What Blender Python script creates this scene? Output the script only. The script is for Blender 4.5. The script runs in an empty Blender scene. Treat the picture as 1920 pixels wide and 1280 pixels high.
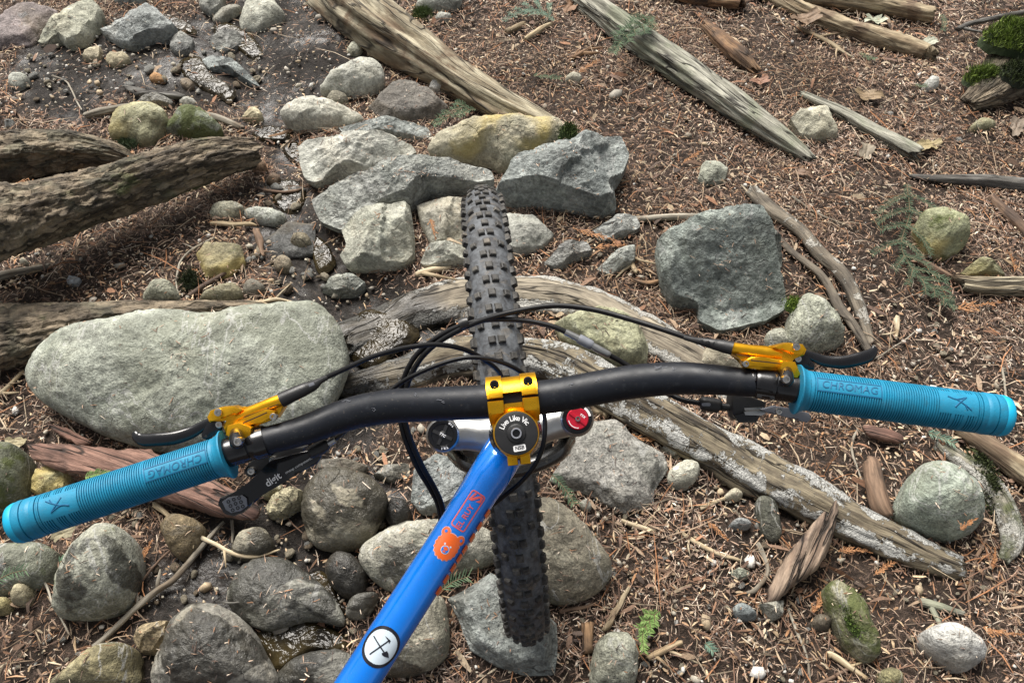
import bpy, bmesh, math, random
import numpy as np
from mathutils import Vector, Matrix

# ------------------------------------------------------------------ camera, sky, sun, exposure
SC = bpy.context.scene
COL = SC.collection
FPX = 1387.0                      # focal length in pixels of a 1920 wide picture (26 mm lens)
PITCH = math.radians(57.0)        # camera looks down by this much
TYRE_R = 0.375
HUB_D = 1.259                     # depth of the front hub along the view axis
cR = Vector((1, 0, 0))
cF = Vector((0, math.cos(PITCH), -math.sin(PITCH)))
cU = Vector((0, math.sin(PITCH), math.cos(PITCH)))

def ray(px, py):
    return cF + cR * ((px - 960) / FPX) - cU * ((py - 640) / FPX)

_hub = ray(945.6, 767) * HUB_D
CAM = Vector((0, 0, -_hub.z + TYRE_R))

cam_data = bpy.data.cameras.new('camera')
cam_data.sensor_width = 36.0
cam_data.lens = FPX / 1920 * 36.0
cam_data.clip_start = 0.02
cam_data.clip_end = 300
cam = bpy.data.objects.new('camera', cam_data)
COL.objects.link(cam)
cam.location = CAM
cam.rotation_euler = (math.pi / 2 - PITCH, 0, 0)
SC.camera = cam

SUN_EL, SUN_AZ = math.radians(52), math.radians(-22)   # high, soft, from ahead and a little to the left
world = bpy.data.worlds.new('World')
SC.world = world
world.use_nodes = True
wn = world.node_tree
wn.nodes.clear()
w_out = wn.nodes.new('ShaderNodeOutputWorld')
w_bg = wn.nodes.new('ShaderNodeBackground')
w_sky = wn.nodes.new('ShaderNodeTexSky')
w_sky.sky_type = 'NISHITA'
w_sky.sun_disc = False
w_sky.sun_elevation = SUN_EL
w_sky.sun_rotation = SUN_AZ
w_sky.air_density = 1.0
w_sky.dust_density = 3.5
w_hsv = wn.nodes.new('ShaderNodeHueSaturation')         # a hazy, whitish sky
w_hsv.inputs['Saturation'].default_value = 0.18
wn.links.new(w_sky.outputs[0], w_hsv.inputs['Color'])
wn.links.new(w_hsv.outputs[0], w_bg.inputs[0])
w_bg.inputs[1].default_value = 0.064
wn.links.new(w_bg.outputs[0], w_out.inputs[0])

sun_data = bpy.data.lights.new('sun', 'SUN')
sun_data.energy = 3.8
sun_data.angle = math.radians(36)
sun_data.color = (1.0, 0.95, 0.88)
sun = bpy.data.objects.new('sun', sun_data)
COL.objects.link(sun)
_d = Vector((math.sin(SUN_AZ) * math.cos(SUN_EL), math.cos(SUN_AZ) * math.cos(SUN_EL), math.sin(SUN_EL)))
sun.rotation_euler = _d.to_track_quat('Z', 'Y').to_euler()
sun.location = _d * 20

SC.view_settings.view_transform = 'Standard'
SC.view_settings.look = 'None'
SC.view_settings.gamma = 1.0
SC.view_settings.use_curve_mapping = False
SC.view_settings.exposure = 0.85

random.seed(7)
RNG = np.random.default_rng(7)

# ------------------------------------------------------------------ numpy value noise
def _hash(ix, iy, iz):
    h = (ix.astype(np.int64) * 374761393 + iy.astype(np.int64) * 668265263 + iz.astype(np.int64) * 1274126177) & 0xFFFFFFFF
    h = ((h ^ (h >> 13)) * 1103515245) & 0xFFFFFFFF
    h = ((h ^ (h >> 16)) * 668265263) & 0xFFFFFFFF
    return ((h ^ (h >> 15)) & 0xFFFFFF) / float(0xFFFFFF)

def vnoise(p):
    p = np.asarray(p, float)
    i = np.floor(p).astype(np.int64)
    f = p - i
    f = f * f * f * (f * (f * 6 - 15) + 10)
    x, y, z = i[..., 0], i[..., 1], i[..., 2]
    fx, fy, fz = f[..., 0], f[..., 1], f[..., 2]
    def L(a, b, t): return a + (b - a) * t
    c00 = L(_hash(x, y, z), _hash(x + 1, y, z), fx)
    c10 = L(_hash(x, y + 1, z), _hash(x + 1, y + 1, z), fx)
    c01 = L(_hash(x, y, z + 1), _hash(x + 1, y, z + 1), fx)
    c11 = L(_hash(x, y + 1, z + 1), _hash(x + 1, y + 1, z + 1), fx)
    return L(L(c00, c10, fy), L(c01, c11, fy), fz) * 2 - 1

def fbm(p, oct=4, gain=0.5, lac=2.03):
    p = np.asarray(p, float)
    a, s = 1.0, 0.0
    for k in range(oct):
        s = s + a * vnoise(p * (lac ** k) + 17.3 * k)
        a *= gain
    return s

def sstep(a, b, x):
    t = np.clip((np.asarray(x, float) - a) / (b - a), 0, 1)
    return t * t * (3 - 2 * t)

# ------------------------------------------------------------------ pixel helpers
def P(px, py, d):
    """world point seen at a pixel of the 1920x1280 photograph, d metres along the view axis"""
    return CAM + ray(px, py) * d

def Gz(px, py, z):
    r = ray(px, py)
    return CAM + r * ((z - CAM.z) / r.z)

# wet, muddy parts of the trail (pixel outlines on the ground)
MUD_PX = [
    [(60, 60), (200, 40), (330, 20), (450, -30), (620, -30), (660, 60), (690, 130), (640, 180), (560, 190), (520, 230), (540, 290), (590, 350), (620, 430), (700, 520), (790, 530), (850, 570), (850, 610),
     (800, 640), (740, 690), (700, 760), (700, 840), (640, 850), (560, 800), (600, 640), (520, 560), (470, 470), (480, 360), (520, 280), (480, 210), (300, 180), (150, 210), (30, 220), (20, 120)],
    [(560, 860), (700, 850), (790, 920), (760, 1000), (690, 1060), (690, 1140), (680, 1300), (260, 1300), (270, 1180), (250, 1120), (300, 1060), (400, 1000), (470, 960), (520, 930)],
]
CREEK_PX = [(640, -40), (430, 40), (470, 160), (520, 260), (540, 340), (560, 430), (640, 520), (720, 600), (690, 720), (700, 880), (720, 960), (620, 1080), (560, 1180), (540, 1320)]

def seg_dist(X, Y, pts, closed):
    d = np.full(X.shape, 1e9)
    n = len(pts)
    for i in range(n if closed else n - 1):
        ax, ay = pts[i]; bx, by = pts[(i + 1) % n]
        vx, vy = bx - ax, by - ay
        t = np.clip(((X - ax) * vx + (Y - ay) * vy) / (vx * vx + vy * vy + 1e-12), 0, 1)
        d = np.minimum(d, np.hypot(X - ax - t * vx, Y - ay - t * vy))
    return d

def inside(X, Y, pts):
    r = np.zeros(X.shape, bool)
    n = len(pts)
    for i in range(n):
        ax, ay = pts[i]; bx, by = pts[(i + 1) % n]
        c = ((ay > Y) != (by > Y)) & (X < (bx - ax) * (Y - ay) / (by - ay + 1e-12) + ax)
        r ^= c
    return r

def flat(pts):
    return [tuple(Gz(x, y, 0)[:2]) for x, y in pts]

MUD = [flat(p) for p in MUD_PX]
CREEK = flat(CREEK_PX)

def mud_at(X, Y):
    m = np.zeros(X.shape)
    wob = fbm(np.stack([X * 9, Y * 9, X * 0 + 3.1], -1), 3) * 0.05
    for p in MUD:
        d = seg_dist(X, Y, p, True)
        s = np.where(inside(X, Y, p), d, -d) + wob
        m = np.maximum(m, sstep(-0.05, 0.05, s))
    return m

def gheight(X, Y):
    X = np.asarray(X, float); Y = np.asarray(Y, float)
    b = fbm(np.stack([X * 1.7, Y * 1.7, X * 0 + 9.0], -1), 2) * 0.012
    b = b + fbm(np.stack([X * 6, Y * 6, X * 0 + 2.0], -1), 2) * 0.005
    d = seg_dist(X, Y, CREEK, False)
    return b - 0.035 * np.exp(-(d / 0.13) ** 2)

def gz(x, y):
    return float(gheight(np.array([x]), np.array([y]))[0])

def G(px, py, up=0.0):
    """point on the ground (plus up) seen at a pixel"""
    p = Gz(px, py, 0)
    for _ in range(4):
        p = Gz(px, py, gz(p.x, p.y) + up)
    return p

def depth_of(p):
    return (p - CAM).dot(cF)

# ------------------------------------------------------------------ object helpers
ORG = {}            # world origin of every object (no object is rotated)
def mesh_from(verts, faces, smooth=True, sharp=None):
    me = bpy.data.meshes.new('mesh')
    v = np.asarray([tuple(q) for q in verts], float) if not isinstance(verts, np.ndarray) else verts
    me.from_pydata(v.tolist(), [], [list(f) for f in faces])
    if smooth:
        me.shade_smooth()
        if sharp: me.set_sharp_from_angle(angle=math.radians(sharp))
    me.update()
    return me

def add(name, verts, faces, mat, parent=None, smooth=True, sharp=None, origin=None, label=None, cat=None, group=None, kind=None, color=None, attrs=None, uv=None):
    v = np.array([tuple(q) for q in verts], float) if not isinstance(verts, np.ndarray) else verts.astype(float)
    o0 = np.array(origin if origin is not None else (v.min(0) + v.max(0)) / 2, float)
    me = mesh_from(v - o0, faces, smooth, sharp)
    if attrs:
        for k, a in attrs.items():
            a = np.asarray(a, float)
            if a.ndim == 1:
                at = me.attributes.new(k, 'FLOAT', 'POINT'); at.data.foreach_set('value', a)
            else:
                at = me.attributes.new(k, 'FLOAT_COLOR', 'POINT')
                c = np.ones((len(a), 4)); c[:, :3] = a
                at.data.foreach_set('color', c.ravel())
    if uv is not None:
        at = me.attributes.new('grain', 'FLOAT_VECTOR', 'POINT')
        at.data.foreach_set('vector', np.asarray(uv, float).ravel())
    me.name = name
    if mat is not None: me.materials.append(mat)
    return link(name, me, o0, parent, label, cat, group, kind, color)

def link(name, me, o0, parent=None, label=None, cat=None, group=None, kind=None, color=None):
    ob = bpy.data.objects.new(name, me)
    COL.objects.link(ob)
    w = Vector([float(q) for q in o0])
    ORG[ob.name] = w
    if parent is not None:
        ob.parent = parent
        ob.location = w - ORG[parent.name]
    else:
        ob.location = w
    if label: ob['label'] = label
    if cat: ob['category'] = cat
    if group: ob['group'] = group
    if kind: ob['kind'] = kind
    if color: ob.color = (*color[:3], 1)
    return ob

def catmull(pts, per=8, closed=False):
    pts = [Vector(p) for p in pts]
    n = len(pts); out = []
    for i in range(n if closed else n - 1):
        p1, p2 = pts[i], pts[(i + 1) % n]
        p0 = pts[(i - 1) % n] if (closed or i > 0) else p1 * 2 - p2
        p3 = pts[(i + 2) % n] if (closed or i + 2 < n) else p2 * 2 - p1
        for k in range(per):
            t = k / per
            out.append(0.5 * ((2 * p1) + (p2 - p0) * t + (2 * p0 - 5 * p1 + 4 * p2 - p3) * t * t + (3 * p1 - p0 - 3 * p2 + p3) * t ** 3))
    if not closed: out.append(pts[-1].copy())
    return out

def resample(pts, n, closed=False, extra=None):
    """even spacing along a polyline; extra = list of values carried along"""
    q = [np.array(p, float) for p in pts]
    if closed: q.append(q[0])
    q = np.array(q)
    d = np.r_[0, np.cumsum(np.linalg.norm(np.diff(q, axis=0), axis=1))]
    t = np.linspace(0, d[-1], n + 1)[:-1] if closed else np.linspace(0, d[-1], n)
    r = np.stack([np.interp(t, d, q[:, k]) for k in range(q.shape[1])], 1)
    if extra is not None: return r, np.interp(t, d, extra)
    return r

def frames(pts, up=Vector((0, 0, 1))):
    pts = [Vector(p) for p in pts]
    T = []
    for i in range(len(pts)):
        a = pts[max(i - 1, 0)]; b = pts[min(i + 1, len(pts) - 1)]
        T.append((b - a).normalized())
    out = []
    for t in T:
        s = t.cross(up)
        if s.length < 1e-4: s = t.cross(Vector((0, 1, 0.1)))
        s.normalize()
        u = s.cross(t).normalized()
        out.append((t, s, u))
    return out

def tube_geo(pts, radii, n=12, cap=True, up=Vector((0, 0, 1)), sq=1.0):
    fr = frames(pts, up)
    V, F = [], []
    for p, r, (t, s, u) in zip(pts, radii, fr):
        p = Vector(p)
        for k in range(n):
            a = 2 * math.pi * k / n
            V.append(p + s * (math.cos(a) * r) + u * (math.sin(a) * r * sq))
    m = len(pts)
    for i in range(m - 1):
        for k in range(n):
            F.append((i * n + k, i * n + (k + 1) % n, (i + 1) * n + (k + 1) % n, (i + 1) * n + k))
    if cap:
        F.append(tuple(range(n))[::-1]); F.append(tuple((m - 1) * n + k for k in range(n)))
    return V, F

def bm_out(bm):
    bm.normal_update()
    bm.verts.ensure_lookup_table()
    V = [v.co.copy() for v in bm.verts]; F = [[v.index for v in f.verts] for f in bm.faces]
    bm.free()
    return V, F

def prism(outline, z0, z1, bevel=0.0, seg=2, M=None):
    """extrude a 2D outline from z0 to z1, bevel the edges, map by M"""
    bm = bmesh.new()
    a = sum(outline[i][0] * outline[(i + 1) % len(outline)][1] - outline[(i + 1) % len(outline)][0] * outline[i][1] for i in range(len(outline)))
    if a < 0: outline = list(outline)[::-1]
    lo = [bm.verts.new((x, y, z0)) for x, y in outline]
    hi = [bm.verts.new((x, y, z1)) for x, y in outline]
    n = len(outline)
    bm.faces.new(lo[::-1]); bm.faces.new(hi)
    for i in range(n): bm.faces.new((lo[i], lo[(i + 1) % n], hi[(i + 1) % n], hi[i]))
    if bevel > 0:
        ed = [e for e in bm.edges if abs(e.verts[0].co.z - e.verts[1].co.z) < 1e-9]
        bmesh.ops.bevel(bm, geom=ed, offset=bevel, segments=seg, affect='EDGES', clamp_overlap=True, profile=0.6)
    bmesh.ops.triangulate(bm, faces=[f for f in bm.faces if len(f.verts) > 4])
    bm.verts.index_update()
    V, F = bm_out(bm)
    if M is not None: V = [M @ v for v in V]
    return V, F

def lathe(profile, n=32, M=None, cap=True):
    V, F = [], []
    for r, z in profile:
        for k in range(n):
            a = 2 * math.pi * k / n
            V.append(Vector((r * math.cos(a), r * math.sin(a), z)))
    for i in range(len(profile) - 1):
        for k in range(n):
            F.append((i * n + k, i * n + (k + 1) % n, (i + 1) * n + (k + 1) % n, (i + 1) * n + k))
    if cap:
        F.append(tuple(range(n))[::-1]); F.append(tuple((len(profile) - 1) * n + k for k in range(n)))
    if M is not None: V = [M @ v for v in V]
    return V, F

def join(*geos):
    V, F = [], []
    for v, f in geos:
        b = len(V); V += list(v); F += [[i + b for i in q] for q in f]
    return V, F

def text_geo(body, size=1.0, bold=0.0, shear=0.0, align='CENTER'):
    cu = bpy.data.curves.new('text', 'FONT')
    cu.body = body; cu.size = size; cu.offset = bold; cu.shear = shear
    cu.align_x = align; cu.align_y = 'CENTER'; cu.resolution_u = 3
    ob = bpy.data.objects.new('text', cu); COL.objects.link(ob)
    dg = bpy.context.evaluated_depsgraph_get()
    me = bpy.data.meshes.new_from_object(ob.evaluated_get(dg))
    V = [v.co.copy() for v in me.vertices]; F = [list(p.vertices) for p in me.polygons]
    bpy.data.objects.remove(ob); bpy.data.curves.remove(cu); bpy.data.meshes.remove(me)
    return V, F

# ------------------------------------------------------------------ materials
class NT:
    def __init__(s, name):
        s.m = bpy.data.materials.new(name); s.m.use_nodes = True
        s.t = s.m.node_tree; s.t.nodes.clear()
        s.out = s.t.nodes.new('ShaderNodeOutputMaterial')
        s.b = s.t.nodes.new('ShaderNodeBsdfPrincipled')
        s.t.links.new(s.b.outputs[0], s.out.inputs[0])
    def n(s, t, **kw):
        nd = s.t.nodes.new('ShaderNode' + t)
        for k, v in kw.items(): setattr(nd, k, v)
        return nd
    def lk(s, a, b): s.t.links.new(a, b)
    def put(s, sock, v):
        if hasattr(v, 'is_output') or isinstance(v, bpy.types.NodeSocket): s.lk(v, sock)
        else:
            if sock.type == 'RGBA' and len(v) == 3: v = (*v, 1)
            sock.default_value = v
    def noise(s, vec, scale, detail=4, rough=0.55, dist=0.0):
        nd = s.n('TexNoise'); s.put(nd.inputs['Vector'], vec)
        nd.inputs['Scale'].default_value = scale; nd.inputs['Detail'].default_value = detail
        nd.inputs['Roughness'].default_value = rough; nd.inputs['Distortion'].default_value = dist
        return nd.outputs[0]
    def math(s, op, a, b=0.0, c=None, clamp=False):
        nd = s.n('Math', operation=op); nd.use_clamp = clamp
        s.put(nd.inputs[0], a); s.put(nd.inputs[1], b)
        if c is not None: s.put(nd.inputs[2], c)
        return nd.outputs[0]
    def rng(s, v, a, b, c=0.0, d=1.0, smooth=False):
        nd = s.n('MapRange'); nd.interpolation_type = 'SMOOTHSTEP' if smooth else 'LINEAR'
        s.put(nd.inputs[0], v)
        for k, q in zip((1, 2, 3, 4), (a, b, c, d)): s.put(nd.inputs[k], q)
        return nd.outputs[0]
    def mix(s, f, a, b, mode='MIX'):
        nd = s.n('Mix', data_type='RGBA', blend_type=mode)
        s.put(nd.inputs[0], f); s.put(nd.inputs[6], a); s.put(nd.inputs[7], b)
        return nd.outputs[2]
    def scale(s, col, v):
        nd = s.n('VectorMath', operation='SCALE'); s.put(nd.inputs[0], col); s.put(nd.inputs[3], v)
        return nd.outputs[0]
    def vadd(s, a, b):
        nd = s.n('VectorMath', operation='ADD'); s.put(nd.inputs[0], a); s.put(nd.inputs[1], b); return nd.outputs[0]
    def vmul(s, a, b):
        nd = s.n('VectorMath', operation='MULTIPLY'); s.put(nd.inputs[0], a); s.put(nd.inputs[1], b); return nd.outputs[0]
    def attr(s, name, typ='GEOMETRY'):
        nd = s.n('Attribute'); nd.attribute_type = typ; nd.attribute_name = name; return nd
    def bump(s, h, strength=0.5, dist=0.002, normal=None):
        nd = s.n('Bump'); s.put(nd.inputs['Height'], h)
        nd.inputs['Strength'].default_value = strength; nd.inputs['Distance'].default_value = dist
        if normal is not None: s.lk(normal, nd.inputs['Normal'])
        return nd.outputs[0]
    def set(s, **kw):
        for k, v in kw.items(): s.put(s.b.inputs[k.replace('_', ' ')], v)
    def coords(s):
        tc = s.n('TexCoord'); oi = s.n('ObjectInfo')
        off = s.math('MULTIPLY', oi.outputs['Random'], 37.0)
        return s.vadd(tc.outputs['Object'], off), oi

def mat_plain(name, col, rough=0.5, metal=0.0, coat=0.0, var=0.12, bump=0.0, bscale=400, spec=0.5, dirt=None, dust=0.0):
    m = NT(name); v, oi = m.coords()
    n = m.noise(v, 60, 5, 0.6)
    c = m.scale(m.mix(0.0, col, col), m.rng(n, 0.3, 0.7, 1 - var, 1 + var))
    if dirt is not None:
        f = m.rng(m.noise(v, 140, 6, 0.65), 0.55, 0.72, 0, dirt[1], True)
        c = m.mix(f, c, dirt[0])
    if dust:
        f = m.rng(m.noise(v, 420, 2, 0.5), 0.66, 0.70, 0, dust, True)
        f = m.math('MULTIPLY', f, m.rng(m.noise(v, 25, 4), 0.42, 0.62, 0.1, 1.0))
        f = m.math('MAXIMUM', f, m.rng(m.noise(v, 35, 7, 0.72, 0.5), 0.56, 0.80, 0, dust * 0.55))
        c = m.mix(f, c, (0.17, 0.145, 0.115))
    m.set(Base_Color=c, Metallic=metal, Coat_Weight=coat, Coat_Roughness=0.06)
    m.put(m.b.inputs['Specular IOR Level'], spec)
    m.put(m.b.inputs['Roughness'], m.rng(m.noise(v, 90, 4), 0.3, 0.7, rough * 0.85, min(1, rough * 1.2)))
    if bump: m.put(m.b.inputs['Normal'], m.bump(m.noise(v, bscale, 3), bump, 0.0006))
    return m.m

def mat_rock(name, speck=0.5, speck_scale=230, vein=0.3, lichen=0.25, stain=None, rough=0.8, mott=0.3, fracture=0.0, bd=0.007):
    m = NT(name); v, oi = m.coords()
    tint = oi.outputs['Color']
    moss = m.attr('moss_amount', 'OBJECT').outputs['Fac']; wet = m.attr('wet_amount', 'OBJECT').outputs['Fac']
    n1 = m.noise(v, 11, 7, 0.62, 0.4); n2 = m.noise(v, speck_scale, 3, 0.7); n3 = m.noise(v, 48, 6, 0.66, 0.6)
    n4 = m.noise(v, 4.5, 4, 0.5, 0.8)
    c = m.scale(tint, m.rng(n1, 0.28, 0.72, 1 - mott * 1.3, 1 + mott * 1.3))
    c = m.scale(c, m.rng(n3, 0.3, 0.7, 0.55, 1.35))
    c = m.mix(m.rng(m.noise(v, 30, 5, 0.7, 1.5), 0.60, 0.70, 0, 0.55, True), c, m.scale(c, 0.35))
    c = m.scale(c, m.rng(n2, 0.36, 0.64, 1 - speck, 1 + speck))
    # dark mineral flecks, only in some areas
    n5 = m.noise(v, speck_scale * 0.6, 2, 0.5)
    zone = m.rng(m.noise(v, 8, 3, 0.5), 0.42, 0.6, 0.15, 1.0, True)
    c = m.mix(m.math('MULTIPLY', m.rng(n5, 0.60, 0.66, 0, 0.8 * speck, True), zone), c, (0.04, 0.04, 0.038))
    # broad stains: rusty brown, grey-green
    c = m.mix(m.rng(m.noise(v, 5.5, 6, 0.6, 1.0), 0.52, 0.70, 0, 0.24, True), c, m.vmul(c, (0.80, 0.64, 0.46)))
    c = m.mix(m.rng(m.noise(m.vadd(v, (3.1, 7.7, 1.3)), 7, 6, 0.62, 0.8), 0.50, 0.66, 0, 0.45, True), c, m.vmul(c, (0.60, 0.64, 0.60)))
    # dark hairline cracks
    cw = m.n('TexNoise'); m.put(cw.inputs['Vector'], v); cw.inputs['Scale'].default_value = 14; cw.inputs['Detail'].default_value = 5
    cv = m.n('TexVoronoi'); cv.feature = 'DISTANCE_TO_EDGE'; m.put(cv.inputs['Vector'], m.vadd(v, m.scale(cw.outputs[1], 0.11))); cv.inputs['Scale'].default_value = 7.5
    crk = m.math('MULTIPLY', m.rng(cv.outputs[0], 0.0, 0.016, 1.0, 0.0, True), m.rng(m.noise(v, 9, 3), 0.52, 0.66, 0, 1, True))
    c = m.mix(m.math('MULTIPLY', crk, 0.55), c, (0.03, 0.026, 0.022))
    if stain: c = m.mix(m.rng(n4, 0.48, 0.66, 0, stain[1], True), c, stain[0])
    # pale veins and scratches
    vn = m.noise(m.vmul(v, (1.0, 0.35, 1.0)), 7, 5, 0.55, 1.2)
    vv = m.rng(m.math('ABSOLUTE', m.math('SUBTRACT', vn, 0.5)), 0.0, 0.012, vein, 0.0)
    c = m.mix(vv, c, (0.5, 0.5, 0.48))
    # pale lichen
    lf = m.math('MULTIPLY', m.rng(n1, 0.55, 0.68, 0, lichen, True), m.rng(n3, 0.42, 0.6, 0, 1, True))
    c = m.mix(lf, c, (0.50, 0.53, 0.46))
    # moss film
    ge = m.n('NewGeometry'); sx = m.n('SeparateXYZ'); m.lk(ge.outputs['Normal'], sx.inputs[0])
    nm = m.math('ADD', m.noise(v, 16, 6, 0.65), m.math('MULTIPLY', moss, 0.55))
    mf = m.rng(nm, 0.74, 0.86, 0, 0.9, True)
    mf = m.math('MULTIPLY', mf, m.rng(moss, 0.0, 0.08))
    mc = m.mix(n2, (0.035, 0.055, 0.010), (0.12, 0.135, 0.035))
    c = m.mix(mf, c, mc)
    # wet areas
    wm = m.math('ADD', m.noise(v, 6.5, 5, 0.5, 0.6), m.math('MULTIPLY', wet, 0.5))
    wf = m.math('MULTIPLY', m.rng(wm, 0.695, 0.725, 0, 1, True), m.rng(wet, 0.0, 0.08))
    c = m.mix(wf, c, m.scale(c, 0.30))
    m.set(Base_Color=c)
    r = m.rng(wf, 0, 1, rough, 0.28)
    m.put(m.b.inputs['Roughness'], r)
    h = m.math('ADD', m.math('MULTIPLY', n3, 1.0), m.math('MULTIPLY', n2, 0.28))
    h = m.math('ADD', h, m.math('MULTIPLY', m.noise(v, 120, 4, 0.6), 0.45))
    h = m.math('SUBTRACT', h, m.math('MULTIPLY', crk, 0.35))
    if fracture:
        vo = m.n('TexVoronoi'); vo.feature = 'F1'; vo.distance = 'MANHATTAN'
        m.put(vo.inputs['Vector'], v); vo.inputs['Scale'].default_value = 14
        h = m.math('ADD', h, m.math('MULTIPLY', vo.outputs[0], fracture))
    m.put(m.b.inputs['Normal'], m.bump(h, 1.0, bd))
    return m.m

def mat_wood(name, c1, c2, c3, streak=1.0, crack=0.6, lichen=0.0, lichen_col=(0.6, 0.62, 0.58), moss=0.0, rough=0.85, bumpd=0.006, plates=False, wet=0.0):
    """grain runs along the log: attribute 'grain' = (around, along, 0) in metres"""
    m = NT(name)
    g = m.attr('grain').outputs['Vector']
    oi = m.n('ObjectInfo'); off = m.math('MULTIPLY', oi.outputs['Random'], 23.0)
    g = m.vadd(g, off)
    tc = m.n('TexCoord'); v3 = m.vadd(tc.outputs['Object'], off)
    gs = m.vmul(g, (1.0, 0.10, 1.0))
    s1 = m.noise(gs, 55, 6, 0.62, 0.25); s2 = m.noise(gs, 230, 4, 0.6); b = m.noise(v3, 9, 5, 0.55, 0.5)
    c = m.mix(m.rng(s1, 0.35, 0.65, 0, 1, True), c1, c2)
    c = m.mix(m.rng(b, 0.48, 0.64, 0, 0.85, True), c, c3)
    c = m.scale(c, m.rng(s2, 0.32, 0.68, 1 - 0.4 * streak, 1 + 0.4 * streak))
    cr = m.noise(gs, 26, 3, 0.5, 0.4)
    cf = m.rng(m.math('ABSOLUTE', m.math('SUBTRACT', cr, 0.5)), 0.0, 0.022, crack, 0.0, True)
    c = m.mix(cf, c, (0.012, 0.009, 0.007))
    h = m.math('ADD', m.math('MULTIPLY', s1, 1.0), m.math('MULTIPLY', s2, 0.4))
    h = m.math('SUBTRACT', h, m.math('MULTIPLY', cf, 0.9))
    if plates:
        pv = m.vmul(g, (1.0, 0.42, 1.0))
        wv = m.n('TexNoise'); m.put(wv.inputs['Vector'], g); wv.inputs['Scale'].default_value = 22; wv.inputs['Detail'].default_value = 4
        pv = m.vadd(pv, m.scale(wv.outputs[1], 0.035))
        vo = m.n('TexVoronoi'); vo.feature = 'F1'; m.put(vo.inputs['Vector'], pv); vo.inputs['Scale'].default_value = 42
        d = vo.outputs['Distance']
        c = m.scale(c, m.rng(d, 0.15, 0.72, 1.45, 0.38))
        sep = m.n('SeparateColor'); m.lk(vo.outputs['Color'], sep.inputs[0])
        c = m.mix(m.rng(sep.outputs[0], 0.55, 1.0, 0, 0.6), c, m.scale(m.mix(0.0, c2, c2), 1.5))
        h = m.math('SUBTRACT', h, m.math('MULTIPLY', d, 2.2))
    if lichen:
        at = m.attr('edge').outputs['Fac']
        ln = m.math('ADD', m.noise(v3, 24, 7, 0.72, 0.5), m.math('MULTIPLY', m.noise(v3, 190, 3, 0.6), 0.20))
        lf = m.rng(m.math('ADD', ln, m.math('MULTIPLY', at, 0.30 * lichen)), 0.77, 0.80, 0, 0.95, True)
        c = m.mix(lf, c, m.scale(m.mix(0.0, lichen_col, lichen_col), m.rng(m.noise(v3, 300, 3), 0.35, 0.65, 0.6, 1.2)))
        h = m.math('ADD', h, m.math('MULTIPLY', lf, m.math('MULTIPLY', m.noise(v3, 200, 3, 0.7), 2.0)))
    if moss:
        mf = m.rng(m.noise(v3, 7, 6, 0.65), 0.68 - 0.25 * moss, 0.80 - 0.25 * moss, 0, 0.85, True)
        c = m.mix(mf, c, m.mix(s2, (0.02, 0.035, 0.008), (0.09, 0.10, 0.025)))
    wt = m.attr('wetness').outputs['Fac']
    c = m.mix(wt, c, m.scale(c, 0.22))
    m.set(Base_Color=c)
    m.put(m.b.inputs['Roughness'], m.rng(wt, 0, 1, rough, 0.35))
    m.put(m.b.inputs['Normal'], m.bump(h, 0.9, bumpd))
    return m.m

def mat_attr(name, rough=0.8, bump=0.3, trans=0.0):
    m = NT(name); v, oi = m.coords()
    c = m.attr('col').outputs['Color']
    c = m.scale(c, m.rng(m.noise(v, 220, 4, 0.6), 0.3, 0.7, 0.65, 1.35))
    m.set(Base_Color=c); m.put(m.b.inputs['Roughness'], rough)
    m.put(m.b.inputs['Normal'], m.bump(m.noise(v, 300, 3), bump, 0.001))
    return m.m

def mat_tint(name, rough=0.8, var=0.3, bump=0.4, sc=120):
    m = NT(name); v, oi = m.coords()
    c = m.scale(oi.outputs['Color'], m.rng(m.noise(v, sc, 5, 0.65), 0.3, 0.7, 1 - var, 1 + var))
    c = m.scale(c, m.rng(m.noise(v, sc * 4, 3, 0.6), 0.3, 0.7, 0.75, 1.25))
    m.set(Base_Color=c); m.put(m.b.inputs['Roughness'], rough)
    m.put(m.b.inputs['Normal'], m.bump(m.noise(v, sc * 2, 4), bump, 0.0015))
    return m.m

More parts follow.
